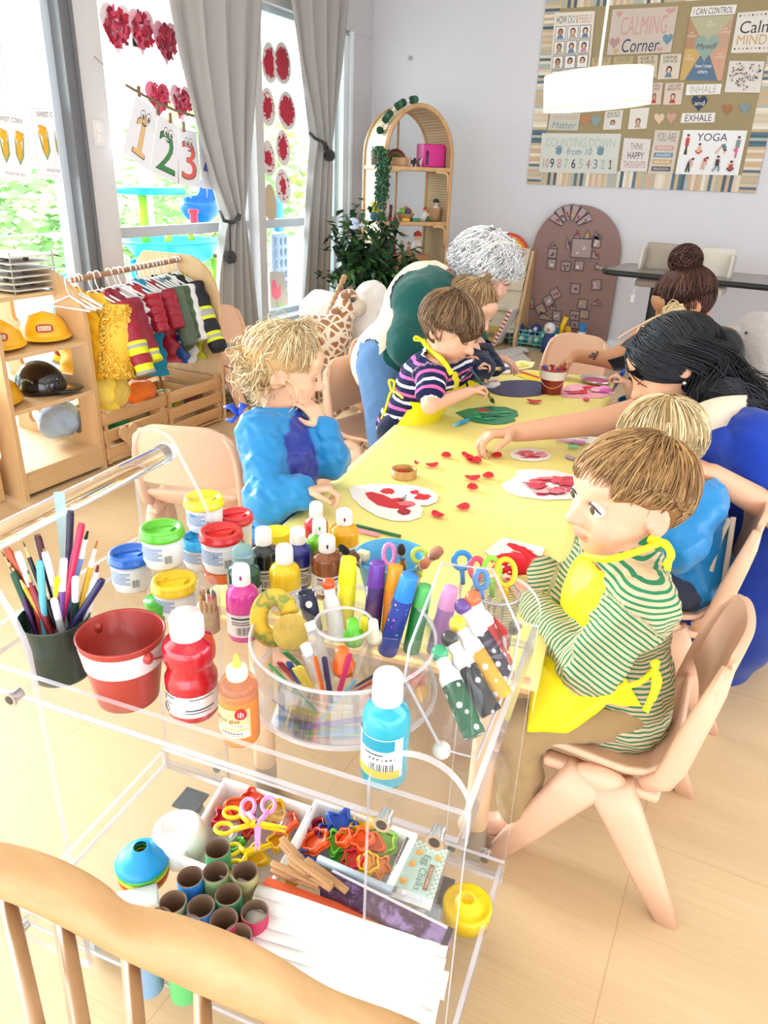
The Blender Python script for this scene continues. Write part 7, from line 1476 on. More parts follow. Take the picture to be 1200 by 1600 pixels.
TB=[(340,1326,'#3f9a63','green paper tube nearest the scissors bin'),(337,1362,'#9bb079','sage paper tube behind the green front ones'),(383,1362,'#b9b27c','khaki paper tube beside the clothes pegs'),(297,1370,'#2f7ac2','blue paper tube nearest the blue funnel'),(357,1397,'#3f9a6a','green paper tube in the middle of the tubes'),(270,1409,'#a5b478','pale olive paper tube by the white clip'),(314,1416,'#3a76b8','blue paper tube in the middle of the tubes'),(350,1436,'#c8365a','crimson paper tube in the middle front'),(398,1424,'#b83056','crimson paper tube half under the white sheets'),(246,1436,'#5d6670','grey paper tube by the wooden chair back'),(292,1448,'#3a6ea8','blue paper tube behind the wooden chair back'),(372,1462,'#c04a62','pink paper tube at the white sheets, nearest the chair'),(225,1480,'#7fa2c4','pale blue paper tube seen through the chair back'),(282,1490,'#5cb86a','grass green paper tube seen through the chair back')]
for x,y,c,lab in TB:
 p=on_low(x,y,.085);p[2]=SY;r=.0205;b=MB();b.lathe([(r,0),(r,.085)],p,32);b.m=1;b.lathe([(r,.085),(r-.0016,.0855),(r-.0016,.0005),(r,0)],p,32);tag(b.build('paper_tube',[pm(c,.6),pm('#6f5442',.85)]),lab,'paper tube','cardboard tubes on the lower shelf')
q=on_low(283,1335,.0);t=thing('white_bowl','white bottle-shaped bowl beside the blue funnel','bowl',q);b=MB();b.lathe([(0,0),(.036,0),(.045,.018),(.047,.04),(.042,.062),(.030,.070),(.026,.066),(0,.058)],q,32);b.build('body',pm('#f4f2f0',.4),t)
for k,(c,nm)in enumerate((('#d8902a','amber'),('#c8321f','red'),('#e9cf2a','yellow'),('#4ab03a','green'),('#1a96d6','sky blue'))):
 q=on_low(226,1372,0)+A(0,0,.006+.0085*k);s=1.0+.02*k;b=MB();b.lathe([(.010,.032),(.012,.030),(.016,.016),(.030,.012),(.036,.004),(.040,.0),(.041,.004),(.036,.009),(.031,.017),(.018,.021),(.014,.034),(.010,.034)],q,32,sx=s,sy=s);tag(b.build('nested_funnel',pm(c,.35)),nm+(' funnel on top of the nested pile' if k==4 else ' funnel inside the nested pile'),'funnel','nested funnels')
q=on_low(212,1405,.02);b=MB();b.box(q,(.07,.028,.022),R=CRM@np.array(Matrix.Rotation(.7,3,'Z')),bev=.004);tag(b.build('white_block',pm('#efefec',.5)),'white plastic block by the chair back and the funnels','block')
q=on_low(728,1432,0);t=thing('yellow_funnel','yellow lidded funnel at the corner of the lower shelf','funnel',q);b=MB();b.lathe([(0,.0),(.038,0),(.040,.022),(.040,.030),(.036,.032),(.032,.030),(.022,.034),(.014,.042),(.011,.043),(.011,.036),(0,.035)],q,36);b.build('cup',pm('#f2cd18',.35),t);b=MB();b.lathe([(0,0),(.042,.0),(.042,.003)],q,36);b.build('clear_saucer',clear((.97,.97,.97),1,.05,.1),t)
# wooden chair back close to the camera
DC=.50
t=thing('spindle_chair','pale wooden spindle-back chair close in front of the camera','chair',(pd(300,1600,DC)[0],pd(300,1600,DC)[1],0))
top=[(-60,1332),(0,1340),(75,1360),(150,1400),(172,1424),(186,1436),(205,1440),(262,1450),(337,1474),(400,1502),(450,1532),(505,1572),(580,1597),(640,1618),(720,1662)]
bot=[(-60,1388),(0,1405),(75,1440),(150,1480),(178,1494),(200,1505),(230,1520),(262,1536),(337,1572),(400,1597),(450,1618),(510,1645),(580,1675),(640,1700),(720,1745)]
WDC=wood('#c8a070','#b08455','x',5);nbk=nrm(CF*A(1,1,0));N=len(top);V=[]
for(a,c)in zip(top,bot):
 p,q=pd(*a,DC),pd(*c,DC);p=p-nbk*((p-pd(300,1500,DC))@nbk)*0;dn=nrm(q-p);L=np.linalg.norm(q-p)
 pr=[(0.06,-.003),(0,.006),(.0,.013),(.10,.016),(.5,.018),(.9,.016),(1,.01),(.96,-.004),(.5,-.007),(.2,-.006)]
 V.append([p+dn*L*u+nbk*w for u,w in pr])
b=MB();k=len(V[0]);b.add([x for r_ in V for x in r_],[(i*k+j,i*k+(j+1)%k,(i+1)*k+(j+1)%k,(i+1)*k+j)for i in range(N-1)for j in range(k)]+[tuple(range(k))[::-1],tuple((N-1)*k+j for j in range(k))],True)
o=b.build('crest_rail',WDC,t);mm=o.modifiers.new('s','SUBSURF');mm.levels=2;mm.render_levels=2
dref=DC+.010
for(x0,y0,x1,y1,w)in((8,1400,66,1660,15),(98,1440,140,1690,14.5),(203,1495,223,1720,14),(316,1550,322,1760,14),(430,1595,420,1800,14),(545,1640,520,1840,14)):
 a,c=pd(x0,y0,dref),pd(x1,y1,dref-.05);d=nrm(c-a);Lz=(a[2]-.40)/max(-d[2],.1);b=MB();b.tube([a,a+d*Lz],w*dref/FPX,14);b.build('spindle',wood('#b8926c','#a07a56','z',4),t)
gs=[pd(66,1660,dref-.05),pd(520,1840,dref-.05)];b=MB();cen=(gs[0]+gs[1])/2;b.box((cen[0]-nbk[0]*.13,cen[1]-nbk[1]*.13,.385),(.40,.36,.03),rz=math.atan2((gs[1]-gs[0])[1],(gs[1]-gs[0])[0]),bev=.012);b.build('seat',WDC,t)
for sx in(-.16,.16):
 for sy in(-.25,.02):
  e=nrm(A(*(gs[1]-gs[0])[:2],0));q=A(cen[0],cen[1],0)+e*sx+nbk*sy;b=MB();b.cyl((q[0],q[1],0),(q[0],q[1],.38),.015,.018,12);b.build('leg',WDC,t)
# people: shared anatomy
SKIN=attr_mat('skin',.5,.12,bump=.03,bs_=700)
HAIR=attr_mat('hair',.5,0,spec=.35);HCAP=attr_mat('hair_base',.9,0,spec=.1)
def mixc(a,b_,t):return tuple(x*(1-t)+y*t for x,y in zip(a,b_))
class Head:
 def __init__(s,c,fwd,up,size):
  s.c=np.asarray(c,float);s.f=nrm(fwd);s.r=nrm(np.cross(s.f,up));s.u=np.cross(s.r,s.f);s.s=size;s.R=np.stack([s.r,s.f,s.u],1)
 def p(s,a,b_,c_):return s.c+s.R@A(a,b_,c_)*s.s
def add_head(B,h,skin,child=True,smile=0,neck=None,nr=.17):
 s=h.s;e=lambda a,b_,c_,r,k=.05,c=None,sub=False,R=None:B.ell(h.p(a,b_,c_),[x*s for x in r],h.R if R is None else R,k=k*s,c=c or skin,sub=sub)
 lip=mixc(skin,lin('#c4605a'),.5);rosy=mixc(skin,lin('#e88a7c'),.22)
 e(0,-.05,.10,(.385,.46,.40));e(0,.14,-.12,(.315,.29,.34),.12)
 e(0,.24,-.40,(.10,.10,.085),.10);e(0,.13,-.33,(.22,.20,.13),.10)
 for q in(-1,1):e(.185*q,.265,-.20,(.13,.115,.125)if child else(.11,.11,.11),.09,rosy)
 if not child:e(0,.20,-.36,(.15,.16,.12),.08)
 e(0,.35,.20,(.25,.09,.12),.10)
 for q in(-1,1):e(.155*q,.44,.015,(.085,.075,.062),.05,skin,True)
 B.cap(h.p(0,.40,.03),h.p(0,.465,-.10),.035*s,.045*s,k=.05*s,c=skin);e(0,.485,-.125,(.06,.055,.048),.04,rosy)
 for q in(-1,1):e(.052*q,.445,-.135,(.035,.04,.032),.03)
 e(0,.395,-.252,(.095,.042,.026),.03,lip);e(0,.39,-.284,(.078,.042,.026),.03,lip);B.cap(h.p(-.13,.385,-.268+.03*smile),h.p(.13,.385,-.268+.03*smile),.010*s,k=.012*s,sub=True,c=lip);B.cap(h.p(-.08,.455,-.272),h.p(.08,.455,-.272),.006*s,k=.01*s,sub=True,c=lip)
 for q in(-1,1):
  R_=h.R@rotm((0,0,1),18*q);e(.39*q,-.03,-.05,(.035,.085,.125),.03,mixc(skin,rosy,.8),R=R_);e(.43*q,-.005,-.035,(.034,.05,.078),.015,rosy,True,R_);e(.385*q,.05,-.06,(.03,.03,.035),.02)
  B.cap(h.p(.08*q,.405,.075),h.p(.23*q,.345,.075),.02*s,k=.03*s,c=skin)
 if neck is not None:B.cap(h.p(0,-.10,-.30),neck,nr*s,nr*1.08*s,k=.06*s,c=skin)
def add_eyes(h,par,iris='#3a2a1e',brow='#7a5c40',look=(0,1,0),closed=False):
 s=h.s
 for q in(-1,1):
  c=h.p(.155*q,.345,.015);g=nrm(h.R@A(*look));x,y,d=frame_from(g,h.u);R_=np.stack([x,y,d],1);b=MB();r=.078*s;mats=[pm('#efe9e6',.15,coat=.5),pm(iris,.15,coat=.8),pm('#0b0a0a',.1,coat=.8),pm('#8a5f4c',.6)]
  for m,a0,a1 in((2,0,.19),(1,.19,.43),(0,.43,1.6)):
   b.m=m;V=[];n=22;rows=5
   for i in range(rows+1):
    t=a0+(a1-a0)*i/rows
    for j in range(n):V.append(c+R_@(r*A(math.sin(t)*math.cos(2*PI*j/n),math.sin(t)*math.sin(2*PI*j/n),math.cos(t))))
   b.add(V,[(i*n+j,(i+1)*n+j,(i+1)*n+(j+1)%n,i*n+(j+1)%n)for i in range(rows)for j in range(n)],True)
  if not closed:b.build('eye',mats,par)
  up_=[];lw=[];
  for t in np.linspace(-1,1,9):up_.append(c+h.R@A(t*.092*s*1.0,.075*s*math.sqrt(max(0,1-.75*t*t)),((.045 if not closed else-.02)*(1-t*t)-.008)*s))
  L=MB();L.tube(up_,np.array([.006,.011,.013,.014,.014,.014,.013,.012,.006])*s*(.55 if closed else .7),6);L.build('eyelid',pm('#4a3026' if not closed else '#7a5040',.6),par)
  if closed:continue
  bw=MB();bw.tube([h.p(q*(.07+.17*t),.43-.10*t*t,.125+.035*math.sin(PI*t*.8))for t in np.linspace(0,1,7)],np.array([.008,.014,.016,.015,.013,.01,.005])*s*.8,6,flat=.6);bw.build('eyebrow',pm(brow,.8),par)
def hand(B,w,d,pn,L,side,skin,curl=(.5,.5,.55,.6),thumb=.5,spread=.1,paint=None,k=None,tfwd=.55):
 """w wrist, d pointing along the palm, pn the way the palm faces, side +1/-1: which way the thumb lies"""
 d=nrm(d);pn=nrm(pn-d*(np.asarray(pn)@d));sd=np.cross(d,pn)*side;r=.052*L;c=paint or skin;kk=r*.5 if k is None else k
 for i in range(4):
  o=(.165-.11*i)*L;base=w+d*L*(.50-.02*abs(i-1))+sd*o;B.cap(w+sd*o*.55+d*L*.06,base,r*1.35,r*1.15,k=r*1.4,c=c)
  q=base;a=0;dd=nrm(d+sd*(.5-.33*i)*spread)
  for j,ln in enumerate((.235,.15,.115)):
   a+=curl[i]*(1,1.15,.8)[j];v=dd*math.cos(a)+pn*math.sin(a);e=q+v*ln*L*(.92,1.02,.96,.78)[i];B.cap(q,e,r*(1.0-.08*j),r*(.92-.08*j),k=kk,c=c);q=e
 q=w+d*L*.14+sd*L*.13;v=nrm(d*tfwd+sd*.75+pn*.3);e=q+v*L*.22;B.cap(q,e,r*1.5,r*1.15,k=r*1.2,c=c);v2=nrm(d*(tfwd+.35)+sd*(.5-thumb*.7)+pn*(.25+thumb*.6));m_=e+v2*L*.16;B.cap(e,m_,r*1.12,r*1.0,k=kk,c=c);B.cap(m_,m_+nrm(v2+pn*.2*thumb)*L*.11,r*1.0,r*.8,k=kk,c=c)
def hairflow(n,c,R,rad,crown,seed,mask,L,m=9,lift=.03,curl=0,cf=3,grav=.0,stop=None,part=None,jit=.12):
 rr=np.random.default_rng(seed);out=[];cr=nrm(crown);rad=np.asarray(rad,float);k=0
 while len(out)<n and k<n*30:
  k+=1;u=nrm(rr.normal(size=3))
  if not mask(u):continue
  pts=[];l=L*(.75+.5*rr.random())if np.isscalar(L)else L(u)*(.8+.4*rr.random());li=1.0+lift*rr.random();jd=rr.normal(size=3)*jit;ph=rr.random()*6.28
  for i in range(m):
   t=i/(m-1);w=u*(li+.02*math.sin(PI*t));pts.append(c+R@(rad*w+curl*A(math.sin(cf*6.28*t+ph),math.cos(cf*6.28*t+ph+1),math.sin(cf*6.28*t*1.3+ph))*t))
   fl=u-cr*(u@cr)if part is None else part(u);fl=nrm(fl-u*(fl@u)+1e-6);g=A(0,0,-1);fl=nrm(fl+jd+grav*(g-u*(g@u))*(1+t))
   nu=nrm(u+fl*(l/(m-1))/rad.mean());
   if stop is not None and stop(nu):break
   u=nu
  if len(pts)>=4:out.append(np.array(pts))
 return out
def haircols(n,base,var,seed,hi=None):
 rr=np.random.default_rng(seed);b0=np.array(lin(base));h1=np.array(lin(hi))if hi else b0*1.5
 return[tuple(np.clip((b0*(1-t)+h1*t)*(1+var*rr.normal()*.5),.002,1))for t in rr.random(n)**1.6]
def cloth(name,B,mat,par,vox,noise=None,smooth=2,clip=None):
 B.build(vox,smooth,noise,clip);return B.mesh(name,mat,par)
def stripes(name,base,cols,freq,duty=.4,rough=.85,attr='t'):
 """bands of colour running around the limb or trunk"""
 m,nt,bs,o=_new(name);a=nt.nodes.new('ShaderNodeAttribute');a.attribute_name=attr
 mu=nt.nodes.new('ShaderNodeMath');mu.operation='MULTIPLY';nt.links.new(a.outputs['Fac'],mu.inputs[0]);mu.inputs[1].default_value=freq
 fr=nt.nodes.new('ShaderNodeMath');fr.operation='FRACT';nt.links.new(mu.outputs[0],fr.inputs[0])
 r=nt.nodes.new('ShaderNodeValToRGB');nt.links.new(fr.outputs[0],r.inputs[0]);r.color_ramp.interpolation='CONSTANT';e=r.color_ramp.elements
 st=[(0,base)];n=len(cols)
 for i,c in enumerate(cols):st+=[((i+.5-duty/2)/n,c),((i+.5+duty/2)/n,base)]
 while len(e)<len(st):e.new(.5)
 for i,(p,c)in enumerate(st):e[i].position=p;e[i].color=(*lin(c),1)
 nt.links.new(r.outputs[0],bs.inputs['Base Color']);bs.inputs['Roughness'].default_value=rough;bs.inputs['Specular IOR Level'].default_value=.2;_bump(nt,bs,_noise(nt,_coords(nt),40,3),.2,.006);return m
def limb(B,P,R_,c=None,t=None,k=.012):B.chain(P,R_,k=k,c=c,t=t)
def ribbon(name,pts,w,mat,par,th=.0015,nrm_=None):
 pts=[np.asarray(p,float)for p in pts];b=MB();V=[];n_=nrm(CAMP-pts[0])if nrm_ is None else nrm_
 for i,p in enumerate(pts):
  d=nrm(pts[min(i+1,len(pts)-1)]-pts[max(i-1,0)]);s=nrm(np.cross(d,n_));m=np.cross(s,d);V+=[p-s*w-m*th,p+s*w-m*th,p+s*w+m*th,p-s*w+m*th]
 b.add(V,[(4*i+j,4*i+(j+1)%4,4*i+4+(j+1)%4,4*i+4+j)for i in range(len(pts)-1)for j in range(4)]+[(3,2,1,0),tuple(4*(len(pts)-1)+j for j in range(4))],True);return b.build(name,mat,par)
APY=pm('#f2e410',.55,var=.04,vs=12,bump=.15,bs_=25,name='yellow_apron')
def curve(P,n=12):
 P=[np.asarray(p,float)for p in P];out=[]
 for i in range(len(P)-1):
  p0,p1,p2,p3=P[max(i-1,0)],P[i],P[i+1],P[min(i+2,len(P)-1)]
  for t in np.linspace(0,1,n,endpoint=False):out.append(.5*((2*p1)+(-p0+p2)*t+(2*p0-5*p1+4*p2-p3)*t*t+(-p0+3*p1-3*p2+p3)*t**3))
 return out+[P[-1]]
class Fig:
 """joints of one person; k = 1 for a toddler, about 1.65 for a grown-up"""
 def __init__(s,label,h,skin,hip,chest,nk,arms,legs,fwd,k=1.0,vox=.0042,child=True,smile=0,hands=(),fat=1.0):
  s.h,s.hip,s.chest,s.nk,s.arms,s.legs,s.k,s.fat=h,*[np.asarray(q,float)for q in(hip,chest,nk)],arms,legs,k,fat
  s.up=nrm(s.chest-s.hip);s.F=nrm(np.asarray(fwd,float)-s.up*(np.asarray(fwd,float)@s.up));s.Rt=np.cross(s.F,s.up);s.M=np.stack([s.Rt,s.F,s.up],1);s.sk=skin;s.vox=vox
  B=Body();B.c=skin;s.trunk(B,-.012*k);ar=.028*k*fat
  for sh,el,wr in arms:B.cap(s.chest+(sh-s.chest)*.5,sh,.05*k,.034*k,k=.03);B.chain([sh,el,wr],[ar,ar*.86,ar*.6],k=.012)
  for hj,kn,an in legs:B.chain([hj,kn,an],[.05*k,.036*k,.022*k],k=.02);B.cap(an,an+s.F*.07*k-A(0,0,an[2]-.02*k),.022*k,.018*k,k=.015)
  B.ell(s.nk-s.up*.02*k,np.array([.06,.045,.03])*k,s.M,k=.03*k);add_head(B,h,skin,child,smile,s.nk,.165 if child else .22)
  for a in hands:hand(B,*a)
  B.build(vox,2);B.blurcol(3);s.o=B.mesh('person',SKIN);tag(s.o,label,'person')
 def trunk(s,B,ex,t=False,low=True):
  k,f_=s.k,s.fat
  if low:B.ell(s.hip,np.array([.088*f_,.08*f_,.075])*k+ex,s.M,k=.03)
  B.cap(s.hip+s.up*.01,s.chest,.070*k*f_+ex,.070*k*f_+ex,k=.03*k);B.ell(s.chest,np.array([.094*f_,.072*f_,.085])*k+ex,s.M,k=.03*k)
 def top(s,name,mat,sl=1.0,ex=.008,noise=(.004,60),tl=None,hem=-.06,puff=0,neckr=None,vox=.006,col=None):
  C=Body();k=s.k;s.trunk(C,ex+.004*k);nt_=len(C.p)+1;nr=(neckr or .040*k);C.cap(s.chest+s.up*.03*k,s.nk+s.up*.012*k,.06*k,nr,k=.02*k)
  for sh,el,wr in s.arms:
   C.cap(s.chest+(sh-s.chest)*.35+s.up*.015*k,sh,.056*k+ex*.5,.040*k+ex,k=.03*k);C.cap(s.nk,sh,nr,.040*k+ex,k=.03*k);r=.030*k*s.fat+ex+.004;a=np.linalg.norm(el-sh);b_=np.linalg.norm(wr-el)
   if sl<=1:C.cap(sh,sh+(el-sh)*sl,r*1.08,r*1.06,k=.02*k,t=(0,a*sl))
   else:C.chain([sh,el,el+(wr-el)*(sl-1)],[r*1.08,r*1.0+puff,r*.82+puff*.6],k=.02*k,t=(0,a,a+b_*(sl-1)))
  q=s.nk+s.up*.004*k;hb=s.hip+s.up*hem*k;C.build(vox,2,noise,lambda V:np.maximum((V-q)@s.up-.002,-((V-hb)@s.up)-.0 if tl is None else-1))
  if col is not None:C.col=np.array([col(v,i<nt_)for v,i in zip((C.V-s.chest)@s.M,C.pid)]);C.blurcol(1)
  return C.mesh(name,mat,s.o)
 def bottom(s,name,mat,to=1.9,ex=.008,vox=.007,noise=(.004,50)):
  C=Body();k=s.k;C.ell(s.hip,np.array([.088*s.fat,.08*s.fat,.075])*k+ex,s.M,k=.03)
  for hj,kn,an in s.legs:
   r=.05*k+ex
   if to<=1:C.cap(hj,hj+(kn-hj)*to,r,r*.95,k=.03*k)
   else:C.chain([hj,kn,kn+(an-kn)*(to-1)],[r,.040*k+ex,.030*k+ex],k=.025*k)
  q=s.hip+s.up*.05*k;C.build(vox,2,noise,lambda V:(V-q)@s.up);return C.mesh(name,mat,s.o)
 def shell(s,name,mat,clip,ex=.018,vox=.006,noise=(.003,45),extra=()):
  C=Body();s.trunk(C,ex);C.cap(s.chest+s.up*.03*s.k,s.nk,.065*s.k,.05*s.k,k=.02)
  for e in extra:C.cap(*e,k=.05)
  C.build(vox,2,noise,lambda V:clip((V-s.chest)@s.M,V));return C.mesh(name,mat,s.o)
 def hair(s,base,hi,crown,mask,L,n=900,cap=1.03,carve=(0,.60,-.32,.60,.50,.50),low=-.62,lift=.05,curl=0,cf=2,grav=.3,r=.0018,seed=1,stop=None,part=None,extra=None,rs=(.405,.48,.42),capextra=None):
  h=s.h;rad=np.array(rs)*h.s;hc=h.p(0,-.05,.10);C=Body();C.c=lin(base);C.ell(hc,rad*cap,h.R)
  if capextra:capextra(C,h)
  C.ell(h.p(*carve[:3]),np.array(carve[3:])*h.s,h.R,sub=True,k=.02)
  if low:C.ell(h.p(0,0,low),np.array([.8,.5,.33])*h.s,h.R,sub=True,k=.02)
  for q in(-1,1):C.ell(h.p(.45*q,.04,-.14),np.array([.14,.15,.2])*h.s,h.R,sub=True,k=.02)
  for q in(-1,1):C.ell(h.p(.43*q,.34,-.10),np.array([.18,.27,.27])*h.s,h.R,sub=True,k=.02)
  C.build(.0045,2);o=C.mesh('hair',HCAP,s.o)
  S=hairflow(n,hc,h.R,rad*(cap-.01),crown,seed,mask,L,9,lift,curl,cf,grav,stop,part)
  if extra:S+=extra(h,hc,rad)
  strands('hair_strands',S,HAIR,o,r,3,haircols(len(S),base,.25,seed,hi));return o
def legs_to(hip,Rt,kn,w=.05,k=1.0):return[(hip-Rt*w*k*q,A(*kn[0 if q<0 else 1]),A(*kn[2 if q<0 else 3]))for q in(-1,1)]
# boy in the green striped shirt, seated at the near corner
sk=lin('#e2ae92');RED_P=lin('#d01a30')
h=Head(pd(982,776,1.25),(-.74,-.67,-.05),(0.06,.02,1),.211);BF=A(-.9,-.42,0);BF=nrm(BF);BR=nrm(np.cross(BF,ZUP))
hip=A(-.095,1.185,.325);chest=A(-.118,1.195,.515);nk=A(-.125,1.21,.605);sl,sr=chest-BR*.092+A(.005,0,.045),chest+BR*.092+A(-.01,0,.045)
lel,rel=pd(922,1046,1.215),pd(862,960,1.40);lwr,rwr=pd(822,935,1.36),pd(846,884,1.40)
def seated(B,g=1.0,c=None,low=True):
 B.ell(hip,(.085*g,.09*g,.075*g),c=c);B.cap(hip,chest,.075*g,.078*g,k=.03,c=c);B.ell(chest,(.068*g,.092*g,.085*g),c=c,k=.03)
 for q,kn in((-1,pd(812,1135,1.34)),(1,A(-.27,1.27,.30))):
  B.cap(hip-BR*q*-.045,kn,.05*g,.042*g,k=.02,c=c)
  if low:B.cap(kn,A(kn[0]+.02,kn[1],.06),.04*g,.027,k=.012,c=c)
B=Body();B.c=sk
seated(B,.86);B.ell(nk-ZUP*.01,(.04,.045,.025),k=.03)
for sh,el,wr in((sl,lel,lwr),(sr,rel,rwr)):B.cap(chest+(sh-chest)*.5,sh,.05,.036,k=.03);B.chain([sh,el,wr],[.030,.025,.017],k=.012)
for q,kn in((-1,pd(812,1135,1.34)),(1,A(-.27,1.27,.30))):B.cap(A(kn[0]+.02,kn[1],.05),A(kn[0]-.07,kn[1]-.02,.022),.024,.020,k=.02)
add_head(B,h,sk,True,0,nk,.165)
hand(B,rwr,pd(805,880,1.44)-rwr,A(-.2,-1,-.15),.112,1,sk,(.5,.6,.7,.8),.05,.25,RED_P,tfwd=.35);hand(B,lwr,pd(808,905,1.42)-lwr,A(-.3,.5,-1),.10,-1,sk,(.6,.6,.6,.7),.5)
B.build(.0034,2);B.blurcol(3);boy=B.mesh('person',SKIN);tag(boy,'boy with brown hair in green striped shirt and yellow apron, seated, red paint on hand','person')
add_eyes(h,boy,'#2c2018','#a58560',(-.1,1,-.12))
GS=stripes('green_striped_knit','#cfb493',['#2f7a55'],118,.42)
hb=h.p(0,-.10,-.30);na=nrm(hb-nk);C=Body();C.cap(chest,nk+na*.026,.06,.043,k=.02);C.cap(hip+A(0,0,-.03),chest,.088,.086,k=.03);C.ell(chest,(.080,.102,.092),k=.03);C.cap(hip+A(.03,-.01,-.02),hip+A(.02,0,.05),.07,.07,k=.03)
for sh,el,wr in((sl,lel,lwr),(sr,rel,rwr)):
 C.cap(nk+A(0,0,-.02),sh,.046,.048,k=.03);a=np.linalg.norm(el-sh);C.cap(chest+(sh-chest)*.45,sh,.062,.050,k=.03);C.chain([sh,el,wr+(el-wr)*.12],[.048,.044,.031],k=.02,t=(0,a,a+np.linalg.norm(el-wr)))
cloth('striped_shirt',C,GS,boy,.005,(.004,75),2,lambda V:(V-nk)@na-.017)
C=Body();C.chain([nk+na*.017+frame_from(na)[0]*.047*math.cos(a)+frame_from(na)[1]*.047*math.sin(a)for a in np.linspace(0,2*PI,17)],.0105,k=.006);cloth('green_collar',C,fabric('#2f7f55',.1,900),boy,.004)
C=Body();seated(C,1.0,low=False)
for kn in(pd(812,1135,1.34),A(-.27,1.27,.30)):C.cap(kn,A(kn[0]+.02,kn[1],.10),.046,.042,k=.02)
cloth('khaki_trousers',C,fabric('#a4875d',.1,600,soft=20),boy,.006,(.004,60),2,lambda V:np.where(V[:,2]>hip[2]+.03,1,-1))
C=Body();C.cap(hip,chest,.099,.097,k=.03);C.ell(chest,(.092,.11,.105),k=.03)
for kn in(pd(812,1135,1.34),A(-.27,1.27,.30)):C.cap(hip-BR*.0+A(0,0,-.0),kn,.068,.06,k=.05)
C.ell(hip+BF*.09+A(0,0,-.01),(.1,.1,.06),k=.05)
def apc(V):
 q=V-chest;f=q@BF;r_=np.abs(q@BR);z=V[:,2];return np.maximum.reduce([.012+.05*np.clip((.44-z)/.1,0,1)*-1.3-f,r_-(.088+.06*np.clip((.50-z)/.14,0,1)),z-(nk[2]-.01),.375-z])
ap=cloth('apron',C,APY,boy,.005,(.003,50),2,apc)
kA,kB,kC,kD=pd(842,985,1.30),pd(974,1072,1.18),pd(903,1136,1.205),pd(824,1142,1.285)
def skf(u,v):return(kA*(1-u)+kB*u)*(1-v)+(kD*(1-u)+kC*u)*v-CF*(.035*math.sin(PI*u)*math.sin(PI*min(1,v*.6+.2)))+CF*.006*math.sin(9*u+5*v)
b=MB();b.grid(skf,26,18);o=b.build('apron_skirt',APY,ap);mm=o.modifiers.new('t','SOLIDIFY');mm.thickness=.003
ribbon('neck_strap',curve([pd(912,868,1.21),pd(950,874,1.165),pd(995,862,1.165),pd(1032,848,1.20)]),.0055,APY,ap)
for a in([(1032,846),(1046,862),(1043,892)],[(1032,846),(1042,850),(1050,868),(1038,885)],[(1032,846),(1022,838),(1016,846),(1030,850)]):ribbon('neck_bow',curve([pd(x,y,1.195)for x,y in a]),.005,APY,ap)
ribbon('waist_tie',curve([pd(965,1075,1.18),pd(1000,1066,1.175),pd(1022,1045,1.20)]),.0045,APY,ap)
for a in([(1022,1045),(1022,1078),(1008,1112)],[(1022,1045),(1029,1065),(1018,1095)],[(1022,1045),(1026,1035),(1018,1040)]):ribbon('waist_bow',curve([pd(x,y,1.19)for x,y in a]),.0055,APY,ap)
HB='#8a6540';rad=np.array([.405,.48,.42])*h.s;hc=h.p(0,-.05,.10)
def hmask(u):return(u[2]>.30 and u[1]<.80)or(abs(u[0])>.5 and u[2]>.02 and u[1]<.78)or(u[2]>-.45 and u[1]<.12-.25*abs(u[2])and not(abs(u[0])>.80 and u[2]<-.12 and u[1]>-.25))or(u[1]<-.25 and u[2]>-.62)
C=Body();C.c=lin(HB);C.ell(hc,rad*1.03,h.R);C.ell(h.p(0,.60,-.32),np.array([.62,.50,.50])*h.s,h.R,sub=True,k=.02);C.ell(h.p(0,.0,-.62),np.array([.8,.5,.33])*h.s,h.R,sub=True,k=.02)
for q in(-1,1):C.ell(h.p(.45*q,.04,-.14),np.array([.14,.15,.2])*h.s,h.R,sub=True,k=.02)
for q in(-1,1):C.ell(h.p(.43*q,.33,-.08),np.array([.18,.27,.26])*h.s,h.R,sub=True,k=.02)
C.build(.004,2);hair=C.mesh('hair',HCAP,boy)
S=hairflow(1500,hc,h.R,rad*1.02,(.15,-.55,.8),5,hmask,lambda u:.075 if u[2]>.32 or u[1]<-.1 else .04,9,.055,.0015,1,.35)
S+=hairflow(260,hc,h.R,rad*1.04,(-.3,-.2,.9),6,lambda u:u[2]>.45 and u[1]>.1,.10,9,.06,.001,1,.5,stop=lambda u:u[2]<.22 and u[1]>.3)
strands('hair_strands',S,HAIR,hair,.0016,3,haircols(len(S),HB,.25,3,'#c9a06a'))
# girl in the blue smock
def std(u):return(u[2]>.25 and u[1]<.82)or(abs(u[0])>.55 and u[2]>-.1 and u[1]<.42)or(u[1]<-.15 and u[2]>-.75)
D=1.80;F_=nrm(A(.97,.05,0));skg=lin('#e4b296')
h=Head(pd(444,575,D),(.87,.46,-.22),(.05,0,1),.200)
hip,chest,nk=pd(440,835,D+.03),pd(440,712,D),pd(436,640,D)
rt=np.cross(F_,ZUP)
arms=[(pd(408,678,1.72),pd(418,782,1.69),pd(476,768,1.655)),(pd(480,672,1.86),pd(514,716,1.83),pd(507,668,1.78))]
gl=legs_to(hip,rt,[hip+rt*.05-A(0,0,.17),hip-rt*.05-A(0,0,.17),A(*(hip+rt*.05)[:2],.03),A(*(hip-rt*.05)[:2],.03)])
g=Fig('standing girl with blond curls in a blue smock, hand at her mouth',h,skg,hip,chest,nk,arms,gl,F_,1.0,.0038,hands=[(arms[0][2],CR*.95+CU*.15,-ZUP-CF*.2,.115,-1,skg,(.8,.9,.9,1.0),.6),(arms[1][2],CU*.75-CR*.5-CF*.1,-CR*.8+CF*.6,.115,1,skg,(.45,.5,.55,.6),.5)])
add_eyes(h,g.o,'#3a2a1e','#c9a878',(.0,1,-.3),True)
